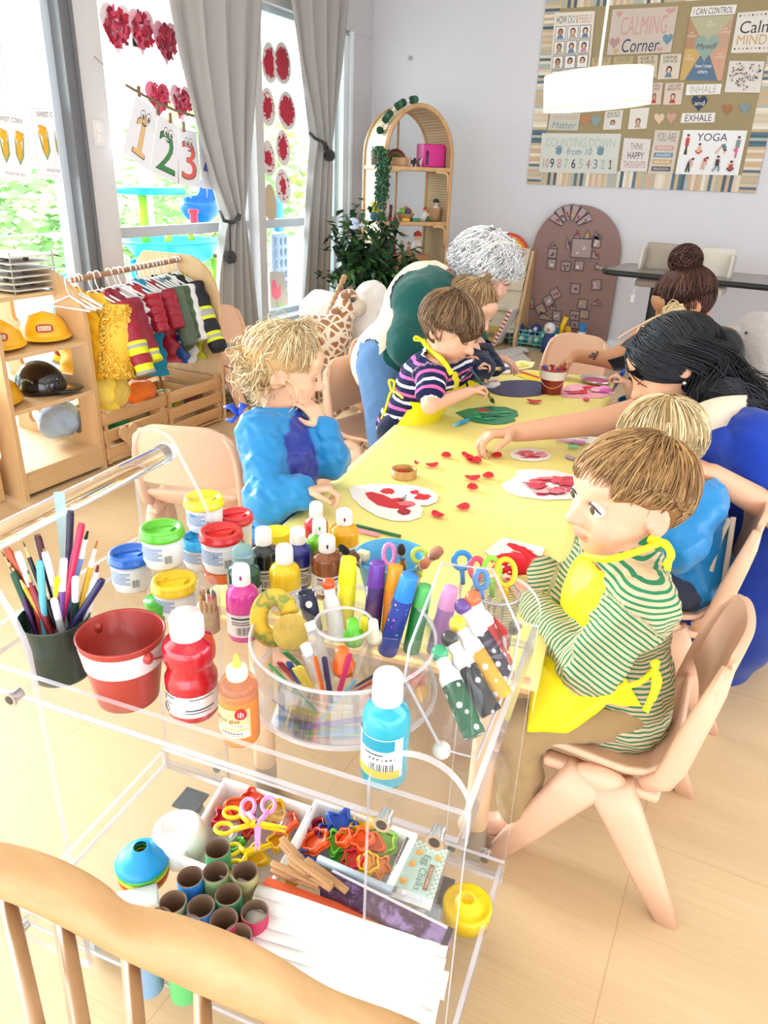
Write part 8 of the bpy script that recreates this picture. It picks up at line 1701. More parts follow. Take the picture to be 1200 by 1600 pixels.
ROY,CYN=lin('#172a8c'),lin('#0a7cbc');SMK=attr_mat('nylon',.38,bump=.15,bs_=60,sheen=.2)
sm=g.top('smock',SMK,1.82,.010,(.006,60),puff=.006,tl=1,hem=-.3,vox=.005,col=lambda q,t:ROY if(t and q[1]>.012 and abs(q[0])<.085)else CYN)
C=Body();C.c=ROY;C.cap(hip,hip-A(0,0,.12),.098,.115,k=.03);cloth('smock_skirt',C,SMK,sm,.006,(.006,50),2,lambda V:hip[2]-.11-V[:,2])
b=MB();p=pd(372,648,1.80)
for a in((-.035,.018),(-.03,-.012),(.02,.02)):b.tube([p,p+CR*a[0]*.5+CU*a[1]*1.2+CF*.005,p+CR*a[0]+CU*a[1]],[.006,.014,.006],8,flat=.4)
b.build('neck_bow',pm('#1a49c0',.4),sm)
def knot(h,hc,rad):
 out=[];rr=np.random.default_rng(4);top=h.p(.0,.10,.52)
 for i in range(150):d=nrm(rr.normal(size=3)+np.array([0,0,1.0]));L_=.03+.03*rr.random();out.append(np.array([top+d*.008+d*L_*t+A(0,0,-.035*t*t)+h.f*.012*t+rr.normal(size=3)*.002 for t in np.linspace(0,1,8)]))
 for i in range(420):
  u=nrm(rr.normal(size=3)*A(.8,.5,.6)+A(0,-.75,-.25));p0=hc+h.R@(rad*u*1.0);R0=.012+.010*rr.random();ph=rr.random()*6.28;ax=nrm(rr.normal(size=3));x,y,_=frame_from(ax);o=h.R@u;LL=.02+.03*rr.random()
  out.append(np.array([p0+o*.010*t+x*R0*(math.cos(ph+5*t)-math.cos(ph))+y*R0*(math.sin(ph+5*t)-math.sin(ph))-A(0,0,LL*t)for t in np.linspace(0,1,12)]))
 return out
g.hair('#bf9c6c','#f0dfba',(0,.15,1),lambda u:(u[2]>.12 and u[1]<.86)or(abs(u[0])>.5 and u[2]>-.05 and u[1]<.75)or(u[1]<.1 and u[2]>-.5 and not(abs(u[0])>.8 and u[2]<-.1 and u[1]>-.2)),.07,1000,curl=.004,cf=1.5,lift=.07,grav=.1,r=.0013,extra=knot,part=lambda u:-(u-A(0,.12,1)*(u@A(0,.12,1)))*.8 if u[2]>-.12 else A(0,-.3,-1))
# boy in the navy striped shirt
h=Head(pd(704,512,2.26),(.88,-.12,-.42),(.25,.0,1),.198);skn=lin('#e4b296');F_=nrm(A(.95,-.15,0));rt=np.cross(F_,ZUP)
hip,chest,nk=pd(634,668,2.42),pd(668,597,2.34),pd(690,556,2.30)
arms=[(pd(674,578,2.24),pd(672,634,2.18),pd(733,612,2.27)),(pd(712,568,2.42),pd(716,592,2.46),pd(722,582,2.42))]
gl=legs_to(hip,rt,[hip+rt*.05+F_*.05-A(0,0,.2),hip-rt*.05+F_*.05-A(0,0,.2),A(*(hip+rt*.05)[:2],.03),A(*(hip-rt*.05)[:2],.03)])
hb1=pd(751,604,2.29)
g=Fig('boy with brown bowl haircut in navy striped shirt and yellow apron, painting',h,skn,hip,chest,nk,arms,gl,F_,1.0,.004,hands=[(arms[0][2],hb1-arms[0][2]+ZUP*.0,-ZUP+CR*.2,.095,-1,skn,(.95,1.0,1.05,1.1),.8),(arms[1][2],CU*.7+CR*.25,CR-CF*.3,.09,1,skn,(.6,.7,.7,.8),.6)])
add_eyes(h,g.o,'#3a2a1e','#8a6a4c',(0,1,-.6),True)
g.top('striped_shirt',stripes('navy_striped_knit','#1c2148',['#e8e4ea','#d868a8'],19,.36),.62,.008,(.004,60),hem=-.5)
g.bottom('navy_shorts',fabric('#1b2240',.12,500),.95)
def bib(w0,w1,ztop,zbot):
 def f(q,V):return np.maximum.reduce([.022-q[:,1],np.abs(q[:,0])-(w0+w1*np.clip((.0-q[:,2])/.1,0,1)),q[:,2]-ztop,zbot-q[:,2]])
 return f
ap=g.shell('apron',APY,bib(.06,.065,.075,-.20),.016,extra=[(hip,hip+F_*.07-A(0,0,.1),.085,.08)])
ribbon('neck_strap',curve([pd(706,585,2.2),pd(690,562,2.2),pd(672,548,2.27),pd(660,531,2.3)]),.008,APY,ap);ribbon('neck_bow',curve([pd(660,531,2.3),pd(650,526,2.3),pd(648,531,2.3),pd(662,532,2.3)]),.004,APY,ap)
ribbon('waist_tie',curve([pd(630,622,2.28),pd(612,612,2.33),pd(602,640,2.35),pd(596,655,2.36)]),.004,APY,ap);ribbon('waist_bow',curve([pd(612,612,2.33),pd(608,595,2.33),pd(616,597,2.33),pd(614,612,2.33)]),.004,APY,ap)
g.hair('#5a4230','#a07e5c',(0,-.3,.95),lambda u:(u[2]>-.05 and u[1]<.93)or(u[1]<.3 and u[2]>-.55),.11,1300,1.08,(0,.66,-.36,.60,.42,.46),-.66,.05,0,1,.5,.0019,7)
# girl with a topknot behind him
h=Head(pd(735,480,2.62),(.85,-.2,-.45),(.2,0,1),.195);F_=nrm(A(.95,-.2,0));rt=np.cross(F_,ZUP);hip,chest,nk=pd(690,640,2.72),pd(712,575,2.66),pd(722,530,2.64)
arms=[(pd(735,548,2.55),pd(752,575,2.5),pd(738,580,2.46)),(pd(745,540,2.75),pd(765,570,2.75),pd(775,575,2.7))]
gl=legs_to(hip,rt,[hip+rt*.05-A(0,0,.2),hip-rt*.05-A(0,0,.2),A(*(hip+rt*.05)[:2],.03),A(*(hip-rt*.05)[:2],.03)])
g=Fig('girl with a topknot, mostly hidden behind the boy in navy stripes, holding a blue brush',h,skn,hip,chest,nk,arms,gl,F_,1.0,.0046,hands=[(arms[0][2],CR*.6+CU*.4,-ZUP-CF*.3,.09,-1,skn,(.9,1,1,1.1),.7)])
add_eyes(h,g.o,'#3a2a1e','#9a7a58',(0,1,-.5),True);g.top('navy_top',fabric('#1c2440',.1,500),1.75,.008);g.bottom('dark_trousers',fabric('#1a1f33',.1,500));g.shell('apron',APY,bib(.06,.06,.07,-.2),.016)
def bun_(c,R0,n,sd,r0=.35):
 def f(h,hc,rad):
  out=[];rr=np.random.default_rng(sd);ce=h.p(*c)
  for i in range(n):
   ax=nrm(rr.normal(size=3));x,y,_=frame_from(ax);ph=rr.random()*6.28;R1=R0*(r0+(1-r0)*rr.random());out.append(np.array([ce+R1*(x*math.cos(ph+2.6*t)+y*math.sin(ph+2.6*t))for t in np.linspace(0,1,9)]))
  return out
 return f
g.hair('#8a6a48','#d0b084',(0,.1,1),std,.08,500,extra=bun_((-.05,-.05,.62),.026,160,3),lift=.06,part=lambda u:-(u-A(0,0,1)*u[2])if u[2]>.1 else A(0,0,1),capextra=lambda C,h:C.ell(h.p(-.05,-.05,.60),.02,k=.01))
# white-haired woman bending over the children
skw=lin('#e2b09a');h=Head(pd(757,424,2.66),(.76,-.50,-.34),(.3,-.15,.93),.232);F_=nrm(A(.7,-.4,-.5));hip,chest,nk=pd(612,572,2.80),pd(668,478,2.74),pd(705,436,2.70);rt=nrm(np.cross(F_,chest-hip))
arms=[(pd(652,472,2.58),pd(634,540,2.52),pd(700,568,2.50)),(pd(705,462,2.92),pd(735,530,2.92),pd(755,560,2.85))]
gl=[(hip+rt*.08*q,pd(648,655,2.62)*A(1,1,0)+A(0,0,.07)+rt*.1*q,hip*A(1,1,0)-F_*A(.25,.25,0)+A(0,0,.06)+rt*.1*q)for q in(1,-1)]
g=Fig('smiling woman with curly white hair bending over the two aproned children',h,skw,hip,chest,nk,arms,gl,F_,1.58,.0065,False,.5,[(arms[0][2],CR,-ZUP,.17,-1,skw),(arms[1][2],CR,-ZUP,.17,1,skw)])
add_eyes(h,g.o,'#3a2a1e','#b9a9a0',(0,1,-.5),True)
g.top('green_sweater',fabric('#12504c',.1,600),1.35,.010,(.006,30),vox=.009);g.bottom('jeans',fabric('#5f86b4',.22,500,soft=12),1.95,vox=.01)
g.shell('cream_vest',fabric('#ecd9c4',.06,600),lambda q,V:np.maximum.reduce([np.abs(q[:,0])-.155,q[:,2]-.15,-.38-q[:,2],q[:,1]-.05]),.024,.007)
for q in(-1,1):b=MB();b.ell(h.p(.40*q,.0,-.18),.008,nu=10,nv=6);b.build('pearl_earring',pm('#f2efe9',.2),g.o)
o=g.hair('#cfccce','#ffffff',(0,-.1,1),lambda u:(u[2]>.05 and u[1]<.80)or(u[1]<.25 and u[2]>-.6),.09,1700,1.12,(0,.60,-.32,.58,.50,.50),-.72,.14,.016,2.2,.1,.0024,11)
rd=np.array([.405,.48,.42])*h.s*1.2;b=MB();P=[h.p(0,-.05,.10)+h.R@(rd*nrm(A(math.cos(a),.42,math.sin(a)*.9)))for a in np.linspace(.15,PI-.15,60)]
for k in range(3):b.tube([p+h.R@A(0,.006*math.sin(i*.9+2.1*k),0)+nrm(p-h.c)*.004*math.cos(i*.9+2.1*k)for i,p in enumerate(P)],.0045,6)
b.build('braided_headband',pm('#cfc8c0',.5),o)
# woman with long black hair
skb=lin('#dfa888');h=Head(pd(1052,572,1.95),(-.80,-.30,-.52),(-.45,.12,.85),.240);F_=nrm(A(-.95,.05,-.3));hip,chest,nk=pd(1180,868,1.98),pd(1132,722,1.99),pd(1098,650,1.98);rt=nrm(np.cross(F_,chest-hip))
arms=[(pd(1178,700,1.80),pd(1222,806,1.72),pd(1112,742,1.70)),(pd(1015,640,2.10),pd(936,660,2.12),pd(806,676,2.10))]
gl=[(hip+rt*.09*q,hip+A(-.26,0,.02)+rt*.1*q,(hip+A(-.2,0,0)+rt*.1*q)*A(1,1,0)+A(0,0,.05))for q in(1,-1)]
ht=pd(756,694,2.09)
g=Fig('woman with long black hair in a blue tee reaching over the table for red petals',h,skb,hip,chest,nk,arms,gl,F_,1.6,.005,False,0,[(arms[1][2],ht-arms[1][2]+ZUP*.03,-ZUP-CF*.25,.175,1,skb,(.75,.8,.85,.9),.65),(arms[0][2],pd(1085,726,1.70)-arms[0][2],-ZUP,.17,-1,skb)])
add_eyes(h,g.o,'#2a1c16','#2a2020',(0,1,-.5),True)
g.top('blue_tee',fabric('#163aa4',.1,700),.72,.010,(.006,28),vox=.0085);g.bottom('navy_trousers',fabric('#14337f',.1,600),1.9,vox=.01)
C=Body();C.chain([hip+A(-.02,-.05,.05),hip+A(-.06,-.08,-.12),hip+A(-.08,-.1,-.26)],[.17,.17,.14],k=.05);C.cap(hip+A(-.1,-.05,.02),hip+A(-.22,-.02,.02),.13,.11,k=.05);cloth('navy_apron',C,fabric('#122c7c',.08,600),g.o,.01,(.008,18),2)
CRM_=fabric('#e2cbb4',.06,700);ribbon('apron_strap',curve([pd(1000,700,1.86),pd(1060,672,1.80),pd(1120,645,1.78),pd(1180,640,1.84)]),.036,CRM_,g.o);ribbon('apron_tie',curve([pd(1146,808,1.71),pd(1140,850,1.70),pd(1128,930,1.70)]),.006,CRM_,g.o);ribbon('apron_tie',curve([pd(1140,810,1.71),pd(1122,850,1.71),pd(1110,893,1.70)]),.006,CRM_,g.o)
def longblack(h,hc,rad):
 out=[];rr=np.random.default_rng(8)
 for i in range(700):
  q=1 if rr.random()>.42 else-1;t0=rr.random();p0=h.p(.03*q,.40-.85*t0,.50-.35*(t0-.35)**2);u1=h.p(.40*q,.22-.5*t0,.22);u2=h.p(.44*q,-.12-.4*t0,-.12);e=pd(1150+60*rr.random(),600+55*rr.random(),1.86+.1*rr.random())if q>0 or rr.random()>.3 else h.p(.40*q,.10,-.5);w=rr.normal(size=3)*.012
  out.append(np.array(curve([p0,u1+w*.3,u2+w*.6,(u2*.45+e*.55)+w,e+w*1.6],4)))
 for i in range(160):a=pd(1095+30*rr.random(),600+30*rr.random(),1.84);out.append(np.array(curve([a,pd(1130+30*rr.random(),590+40*rr.random(),1.82),pd(1175+30*rr.random(),620+50*rr.random(),1.84),pd(1215+20*rr.random(),650+60*rr.random(),1.88)],4)))
 return out
g.hair('#08080a','#2a2a32',(0,.5,.85),lambda u:u[1]<.80 and u[2]>-.2,.14,1200,1.07,(0,.64,-.34,.46,.42,.5),0,.04,0,1,.5,.0024,13,part=lambda u:A(np.sign(u[0])*1.0,-.25,-.45),extra=longblack,capextra=lambda C,h:(C.cap(h.p(0,-.2,-.1),pd(1150,625,1.9),.085,.035,k=.05)))
b=MB();b.tube([h.p(.012*math.sin(7*t),.40-.62*t,.515-.14*(t-.4)**2+.045)for t in np.linspace(0,1,14)],.0028,6);b.build('hair_parting',pm('#c9a08c',.6),g.o)
for q in(1,):b=MB();b.ell(h.p(-.42,.02,-.2),.006,nu=10,nv=6);b.build('earring',STEEL,g.o)
# blond child beside her
h=Head(pd(1030,690,1.74),(-.85,.35,-.28),(-.1,0,1),.20);F_=nrm(A(-.95,.2,0));rt=np.cross(F_,ZUP);hip,chest,nk=pd(1085,905,1.80),pd(1070,812,1.78),pd(1056,752,1.76)
arms=[(pd(1095,785,1.68),pd(1060,850,1.64),pd(985,800,1.66)),(pd(1015,770,1.88),pd(960,800,1.92),pd(920,780,1.9))]
gl=[(hip+rt*.05*q,hip+F_*.16+rt*.05*q+A(0,0,.01),(hip+F_*.15+rt*.05*q)*A(1,1,0)+A(0,0,.03))for q in(1,-1)]
g=Fig('child with straight blond hair in turquoise smock beside the woman in blue',h,skg,hip,chest,nk,arms,gl,F_,1.0,.0045,hands=[(arms[0][2],-CR,-ZUP,.1,-1,skg),(arms[1][2],-CR,-ZUP,.1,1,skg)])
sm=g.top('smock',SMK,1.9,.012,(.006,50),puff=.01,tl=1,col=lambda q,t:ROY if t and q[1]>.03 and abs(q[0])<.07 else CYN);g.bottom('trousers',fabric('#3a3f52',.1))
ribbon('smock_tie',curve([pd(1085,778,1.67),pd(1100,772,1.66),pd(1112,780,1.66),pd(1096,790,1.66)]),.007,pm('#1a6fd0',.4),sm)
g.hair('#a98a5c','#f0ddb4',(0,-.35,.93),lambda u:(u[2]>.2 and u[1]<.85)or(u[1]<.35 and u[2]>-.6),.13,1500,1.06,(0,.62,-.32,.56,.44,.48),-.72,.06,.002,1,.7,.0016,17)
# woman with a hair bun
skd=lin('#b9835f');h=Head(pd(1068,472,2.78),(-.76,-.42,-.50),(-.3,-.1,.9),.232);F_=nrm(A(-.85,-.4,-.2));hip,chest,nk=pd(1090,660,2.95),pd(1072,575,2.90),pd(1072,525,2.86);rt=nrm(np.cross(F_,chest-hip))
arms=[(pd(1125,545,2.80),pd(1150,620,2.70),pd(1090,640,2.6)),(pd(1005,530,2.86),pd(958,562,2.86),pd(900,556,2.92))]
gl=[(hip+rt*.09*q,hip+F_*.3*A(1,1,0)+rt*.1*q,(hip+F_*.28+rt*.1*q)*A(1,1,0)+A(0,0,.05))for q in(1,-1)]
g=Fig('woman with brown hair bun and black tee holding a red petal',h,skd,hip,chest,nk,arms,gl,F_,1.5,.0062,False,0,[(arms[1][2],pd(882,560,2.92)-arms[1][2]-ZUP*.02,-ZUP-CF*.3,.165,1,skd,(.8,.85,.9,1.0),.7)])
add_eyes(h,g.o,'#2a1c16','#2a1c18',(0,1,-.5),True);g.top('black_tee',fabric('#17171a',.1,600),.8,.01,(.006,28),vox=.009);g.bottom('black_trousers',fabric('#15151a',.1));g.shell('apron',CRM_,lambda q,V:np.maximum.reduce([.03-q[:,1],np.abs(q[:,0])-.11,q[:,2]-.12,-.35-q[:,2]]),.022,.009)
b=MB();w_=arms[1][2]*.55+arms[1][1]*.45;rr=random.Random(4)
for k in range(26):q=w_+CR*rr.gauss(0,.018)+CU*rr.gauss(0,.006)-CF*.036;b.ell(q,(.006,.003,.004),nu=6,nv=4)
b.build('wrist_tattoo',pm('#5d4038',.6),g.o)
g.hair('#2c1a14','#6b4032',(.05,-.1,1),lambda u:u[2]>-.15 and u[1]<.78 or std(u),.13,1300,1.05,extra=bun_((.05,-.26,.58),.062,460,5,.5),lift=.03,part=lambda u:-(u-A(.05,-.3,.9)*(u@A(.05,-.3,.9))),r=.0022,capextra=lambda C,h:C.ell(h.p(.05,-.26,.56),(.054,.054,.05),k=.03),seed=19)
# child with a fair ponytail between the two women
h=Head(pd(1048,560,2.42),(-.85,-.2,-.3),(0,0,1),.195);F_=nrm(A(-.95,-.1,0));rt=np.cross(F_,ZUP);hip,chest,nk=pd(1075,720,2.5),pd(1062,660,2.46),pd(1056,610,2.44)
arms=[(pd(1045,640,2.32),pd(1010,660,2.28),pd(1000,640,2.25)),(pd(1030,628,2.55),pd(995,640,2.56),pd(980,600,2.5))]
gl=[(hip+rt*.05*q,hip+F_*.16+rt*.05*q,(hip+F_*.15+rt*.05*q)*A(1,1,0)+A(0,0,.03))for q in(1,-1)]
g=Fig('child with a fair ponytail almost hidden between the two women, holding a blue marker',h,skg,hip,chest,nk,arms,gl,F_,1.0,.005,hands=[(arms[1][2],pd(966,588,2.5)-arms[1][2],-ZUP-CR*.3,.095,1,skg,(.9,1,1.05,1.1),.7)])
g.top('teal_smock',SMK,1.85,.012,puff=.008,col=lambda q,t:CYN);g.bottom('trousers',fabric('#3a3f52',.1))
def pony(h,hc,rad):
 rr=np.random.default_rng(6);a=pd(1034,497,2.40);return[np.array(curve([a+rr.normal(size=3)*.004,a+CU*.035+CR*(.02+.04*rr.random())+rr.normal(size=3)*.008,a+CR*(.05+.03*rr.random())+CU*(.03-.02*rr.random()),a+CR*.09+rr.normal(size=3)*.015-CU*.01],4))for i in range(120)]+[np.array(curve([a+rr.normal(size=3)*.006,a-CR*(.04+.03*rr.random())-CU*(.02+.02*rr.random()),a-CR*(.07+.02*rr.random())-CU*(.07+.05*rr.random())],5))for i in range(140)]
o=g.hair('#c4a06c','#f6e6c0',(0,.4,.9),std,.10,700,extra=pony,r=.0017,seed=23);b=MB();b.ell(pd(1034,497,2.395),.010,nu=12,nv=8);b.build('lilac_hair_tie',pm('#d9b3d8',.4),o)
# on the table
TT=TZ+.0012
def tpz(x,y,h=0):return pz(x,y,TT+h)
def flat(pts,m,name,lab,cat,fn=None,g=None,th=.0008,h=0):
 P=[tpz(x,y,h)for x,y in pts];lo=np.min(P,0);hi=np.max(P,0);s=Sheet(A(lo[0],hi[1],TT+h),A(hi[0],hi[1],TT+h),A(hi[0],lo[1],TT+h),A(lo[0],lo[1],TT+h),th=th)
 uv=lambda x,y:((tpz(x,y)[0]-lo[0])/(hi[0]-lo[0]),(hi[1]-tpz(x,y)[1])/(hi[1]-lo[1]))
 pol=[((p[0]-lo[0])/(hi[0]-lo[0]),(hi[1]-p[1])/(hi[1]-lo[1]))for p in P]
 if sum(pol[i][0]*pol[(i+1)%len(pol)][1]-pol[(i+1)%len(pol)][0]*pol[i][1]for i in range(len(pol)))>0:pol=pol[::-1]
 s.base(m,pol)
 if fn:fn(s,uv)
 return tag(s.build(name),lab,cat,g)
def blob(x,y,rx,ry,sd=0,n=18,am=.25):
 rr=random.Random(sd);return[(x+rx*(1+am*rr.uniform(-1,1))*math.cos(6.283*i/n),y+ry*(1+am*rr.uniform(-1,1))*math.sin(6.283*i/n))for i in range(n)]
def oval(x,y,rx,ry,n=28):return[(x+rx*math.cos(6.283*i/n),y+ry*math.sin(6.283*i/n))for i in range(n)]
REDG=pm('#d2202f',.35,var=.2,vs=90);PAPW=pm('#f3efec',.7)
def pol_(s,uv,pts,m):
 q=[uv(*p)for p in pts]
 if sum(q[i][0]*q[(i+1)%len(q)][1]-q[(i+1)%len(q)][0]*q[i][1]for i in range(len(q)))>0:q=q[::-1]
 s.poly(q,m)
H1=[(545,764),(556,759),(580,757),(615,757),(648,759),(672,765),(684,774),(683,784),(668,790),(656,789),(661,797),(657,808),(640,814),(615,814),(590,807),(566,793),(551,779)]
def f1(s,uv):
 pol_(s,uv,[(570,771),(580,769),(600,774),(612,780),(624,778),(648,790),(630,796),(610,795),(590,790),(576,780)],REDG);pol_(s,uv,blob(606,768,11,5,1),REDG);pol_(s,uv,blob(660,777,12,5,2),REDG);pol_(s,uv,blob(648,770,7,3,3),REDG);pol_(s,uv,blob(634,788,14,4,5),pm('#e0747c',.5))
 pol_(s,uv,[(620,801),(624,796),(632,795),(642,799),(640,804),(630,806)],pm('#a8182a',.3,var=.5,vs=400));u0,v0=uv(622,784);u1,v1=uv(640,776);s.text('Be',min(u0,u1),min(v0,v1),max(u0,u1),max(v0,v1),BLACK)
flat(H1,PAPW,'painted_heart','white paper heart with red paint and a glitter heart by the wooden ring','paper heart',f1,'painted hearts on the table')
def smear(x,y,rx,ry,n,cols,sd):
 def f(s,uv):
  rr=random.Random(sd)
  for i in range(n):pol_(s,uv,blob(x+rx*rr.uniform(-.6,.6),y+ry*rr.uniform(-.6,.6),rx*rr.uniform(.12,.38),ry*rr.uniform(.1,.3),i+sd,12,.4),pm(rr.choice(cols),.5))
 return f
flat([(783,757),(798,749),(808,742),(806,736),(830,733),(868,735),(895,742),(915,755),(916,772),(895,780),(850,781),(812,776),(790,768)],PAPW,'painted_heart','white paper heart smeared red beside the seated boy','paper heart',smear(862,760,50,20,26,['#d8445a','#e06a7a','#c8304a','#f0a8b0'],3),'painted hearts on the table')
flat([(796,708),(806,702),(830,700),(852,704),(862,712),(858,718),(840,721),(815,720),(800,716)],PAPW,'painted_heart','small white paper heart with red blots near the reaching hand','paper heart',smear(830,711,28,9,14,['#d8445a','#e8909a','#c8304a'],5),'painted hearts on the table')
flat([(711,645),(730,639),(765,635),(790,636),(808,642),(810,649),(802,652),(806,657),(790,662),(770,663),(745,660),(728,655)],pm('#23835a',.4,var=.25,vs=50),'painted_heart','paper heart painted green in front of the boy in navy stripes','paper heart',lambda s,uv:(pol_(s,uv,blob(756,642,9,3,4),REDG),smear(765,650,40,9,12,['#2f9a68','#1b6d48','#3fa878'],8)(s,uv)),'painted hearts on the table')
flat(oval(812,607,51,13),pm('#26295f',.4,var=.15,vs=40),'painted_oval','big paper oval painted dark navy behind the red bucket','painted paper')
flat([(874,612),(886,602),(905,600),(930,604),(958,606),(962,614),(940,622),(905,622),(880,620)],pm('#f0a8b8',.5),'painted_heart','pink paper heart smeared red beside the bucket of pens','paper heart',smear(915,611,40,10,18,['#d8203a','#e8527a','#f6c0cc','#c81f3a'],9),'painted hearts on the table')
flat([(795,567),(815,563),(836,566),(832,574),(812,578),(797,576)],pm('#f3e9a8',.6),'yellow_painting','white sheet with yellow paint at the far table edge','painted paper',smear(815,570,16,6,8,['#f2e21c','#f6ea6a'],2));flat(blob(838,588,26,6,6),pm('#f0dc12',.4),'yellow_shape','bright yellow cut shape just behind the red bucket','painted paper',h=.0004)
flat([(772,576),(780,570),(800,572),(808,578),(800,584),(780,584)],PAPW,'paint_tray','white foam tray with navy paint by the brush tip','tray',lambda s,uv:pol_(s,uv,oval(788,578,14,2.5),pm('#1f2452',.3)),'paint trays',th=.006);flat([(742,600),(752,592),(776,594),(782,602),(772,607),(748,606)],PAPW,'paint_tray','white foam tray with green paint under the painting boy\'s hand','tray',lambda s,uv:(pol_(s,uv,blob(756,600,9,4,2),pm('#1d7a4e',.3)),pol_(s,uv,blob(772,598,7,2,3),pm('#e08a7a',.4))),'paint trays',th=.006)
flat([(758,862),(785,840),(852,856),(838,888),(800,900)],PAPW,'painted_sheet','white sheet with red paint under the red hand','painted paper',smear(815,870,34,16,7,['#e8909a','#f0b0b8','#dc5a6a'],4));flat([(865,684),(905,676),(975,680),(960,690),(900,694)],PAPW,'white_sheet','white sheet under the woman\'s reaching arm','paper',smear(900,685,25,5,5,['#d83a4c'],7))
for k,(x,y,w)in enumerate(((697,714,10),(675,729,10),(728,713,8),(741,722,13),(775,714,10),(738,749,12),(762,746,11),(738,764,11),(723,795,12),(684,807,11),(834,629,11),(651,726,4),(630,742,8),(733,718,8))):
 c=tpz(x,y);r=w*depth(c)/FPX;b=MB();rr=random.Random(k);a0=rr.random()*6;b.grid(lambda u,v:c+A(r*(u*2-1)*math.cos(a0)-r*.8*(v*2-1)*math.sqrt(max(.02,1-(u*2-1)**2))*math.sin(a0),r*(u*2-1)*math.sin(a0)+r*.8*(v*2-1)*math.sqrt(max(.02,1-(u*2-1)**2))*math.cos(a0),.002+.006*((u*2-1)**2+.5*(v*2-1)**2)*(1 if rr else 1)),9,7)
 o=b.build('red_petal',REDG);mm=o.modifiers.new('t','SOLIDIFY');mm.thickness=.0008;tag(o,'red petal '+('left of the reaching hand','between the ring and the reaching hand','touched by the reaching fingertips','large and curled under the reaching hand','right of the reaching hand','in the middle row below the hand, rounder one','in the middle row below the hand, paler one','alone between the middle row and the near pair','alone toward the yellow apron, large','nearest the red painted heart','beside the bucket of pens','tiny and torn near the wooden ring','inside the wooden ring','half under the curled petal at the fingertips')[k],'petal','red petals on the table')
p=pd(884,574,2.93);b=MB();b.ell(p,(.009,.003,.016),nu=12,nv=8);tag(b.build('red_petal',REDG),'red petal pinched by the woman with the bun','petal')
c=tpz(631,744);b=MB();b.lathe([(.033,0),(.033,.021),(.029,.021),(.029,0),(.033,0)],c,40);tag(b.build('wooden_ring',wood('#d0a060','#b98545','z',8)),'shallow bamboo ring on the yellow paper','ring')
def lying(x,y,x2,y2,r,segs,name,lab,cat,g=None):
 a,c=tpz(x,y,r),tpz(x2,y2,r);d=c-a;b=MB();ms=[]
 for f0,f1_,m,k in segs:
  m=pm(m,.35)
  if m not in ms:ms.append(m)
  b.m=ms.index(m);b.cyl(a+d*f0,a+d*f1_,r*k,n=12)
 return tag(b.build(name,ms),lab,cat,g)
lying(710,664,731,656,.0065,[(0,.3,'#6fc4f0',.8),(.3,1,'#2a9fe0',1)],'blue_crayon','bright blue crayon by the green heart','crayon');lying(868,686,915,692,.006,[(0,.55,'#e8b8dc',.9),(.55,1,'#d78fcf',1)],'pink_marker','pink and white marker under the reaching arm','marker');lying(888,697,903,698,.006,[(0,1,'#8fd0a0',1)],'green_marker_top','pale green marker cap near the pink marker','cap');lying(884,713,897,717,.005,[(0,1,'#a58ab0',1)],'lilac_marker_top','dull lilac cap near the seated boy\'s hair','cap');lying(553,820,626,838,.0035,[(0,.06,'#222222',.5),(.06,1,'#14653f',1)],'green_pencil','dark green pencil at the near table edge by the blue tub','pencil');lying(550,826,592,836,.005,[(0,.25,'#e0566a',.8),(.25,1,'#d98a94',1)],'rose_marker','rose pink marker beside the dark green pencil','marker')
lying(812,580,842,590,.004,[(0,1,'#d8476a',1)],'pink_stick','pink stick behind the bucket of pens','stick');b=MB();b.ell(tpz(945,608,.014),(.022,.014,.014));tag(b.build('pink_dough',pm('#e58ac8',.5)),'lump of pink and white dough by the pink heart','dough');b=MB();b.ell(tpz(916,624,.006),(.012,.009,.006));tag(b.build('pink_bit',pm('#e0408a',.5)),'small magenta bit in front of the pink heart','dough')
p=tpz(861,613);t=thing('pen_bucket','brick red bucket with white band full of pens on the table','bucket',p);b=MB();b.lathe([(0,0),(.036,0),(.048,.088),(.05,.091),(.047,.092),(.045,.086),(.034,.006),(0,.006)],p,36);b.build('pail',RB,t);b=MB();b.lathe([(.0436,.053),(.0486,.085)],p,36);b.build('white_band',pm('#ebe4e2',.45),t);b=MB();b.tube([p+A(.05*math.cos(a),.05*math.sin(a),.082-.055*math.sin(a-PI-.2))for a in np.linspace(PI+.2,2*PI+.2,20)],.0014,6);b.build('wire_handle',pm('#d9a27a',.4),t)
rr=random.Random(14)
for k in range(12):a=k*.55;q=p+A(.026*math.cos(a),.026*math.sin(a),.06);c_=('#2c3a8a','#d8402c','#e9963a','#f0c8b0','#8a2a3a','#f2b02a','#4a6ad0','#c23a6a','#e0d4cc','#e0502a','#5a3a8a','#b84a2c')[k];b=MB();b.cyl(q,q+A(rr.uniform(-.008,.008),rr.uniform(-.008,.008),.036),.0055,n=8);tag(b.build('crayon_stub',pm(c_,.4)),('navy','red','orange','cream','maroon','amber','blue','magenta','white','vermilion','violet','rust')[k]+' pen end in the bucket on the table','pen','pens in the table bucket')
p=tpz(932,597);t=thing('metal_plate','round metal plate of pink paint near the far table corner','plate',p);b=MB();b.lathe([(0,.002),(.05,.002),(.062,.014),(.064,.014),(.052,0),(0,0)],p,36);b.build('dish',STEEL,t);b=MB();b.lathe([(0,.006),(.052,.006)],p,30);b.build('pink_paint',pm('#d8408a',.3,var=.25,vs=40),t)
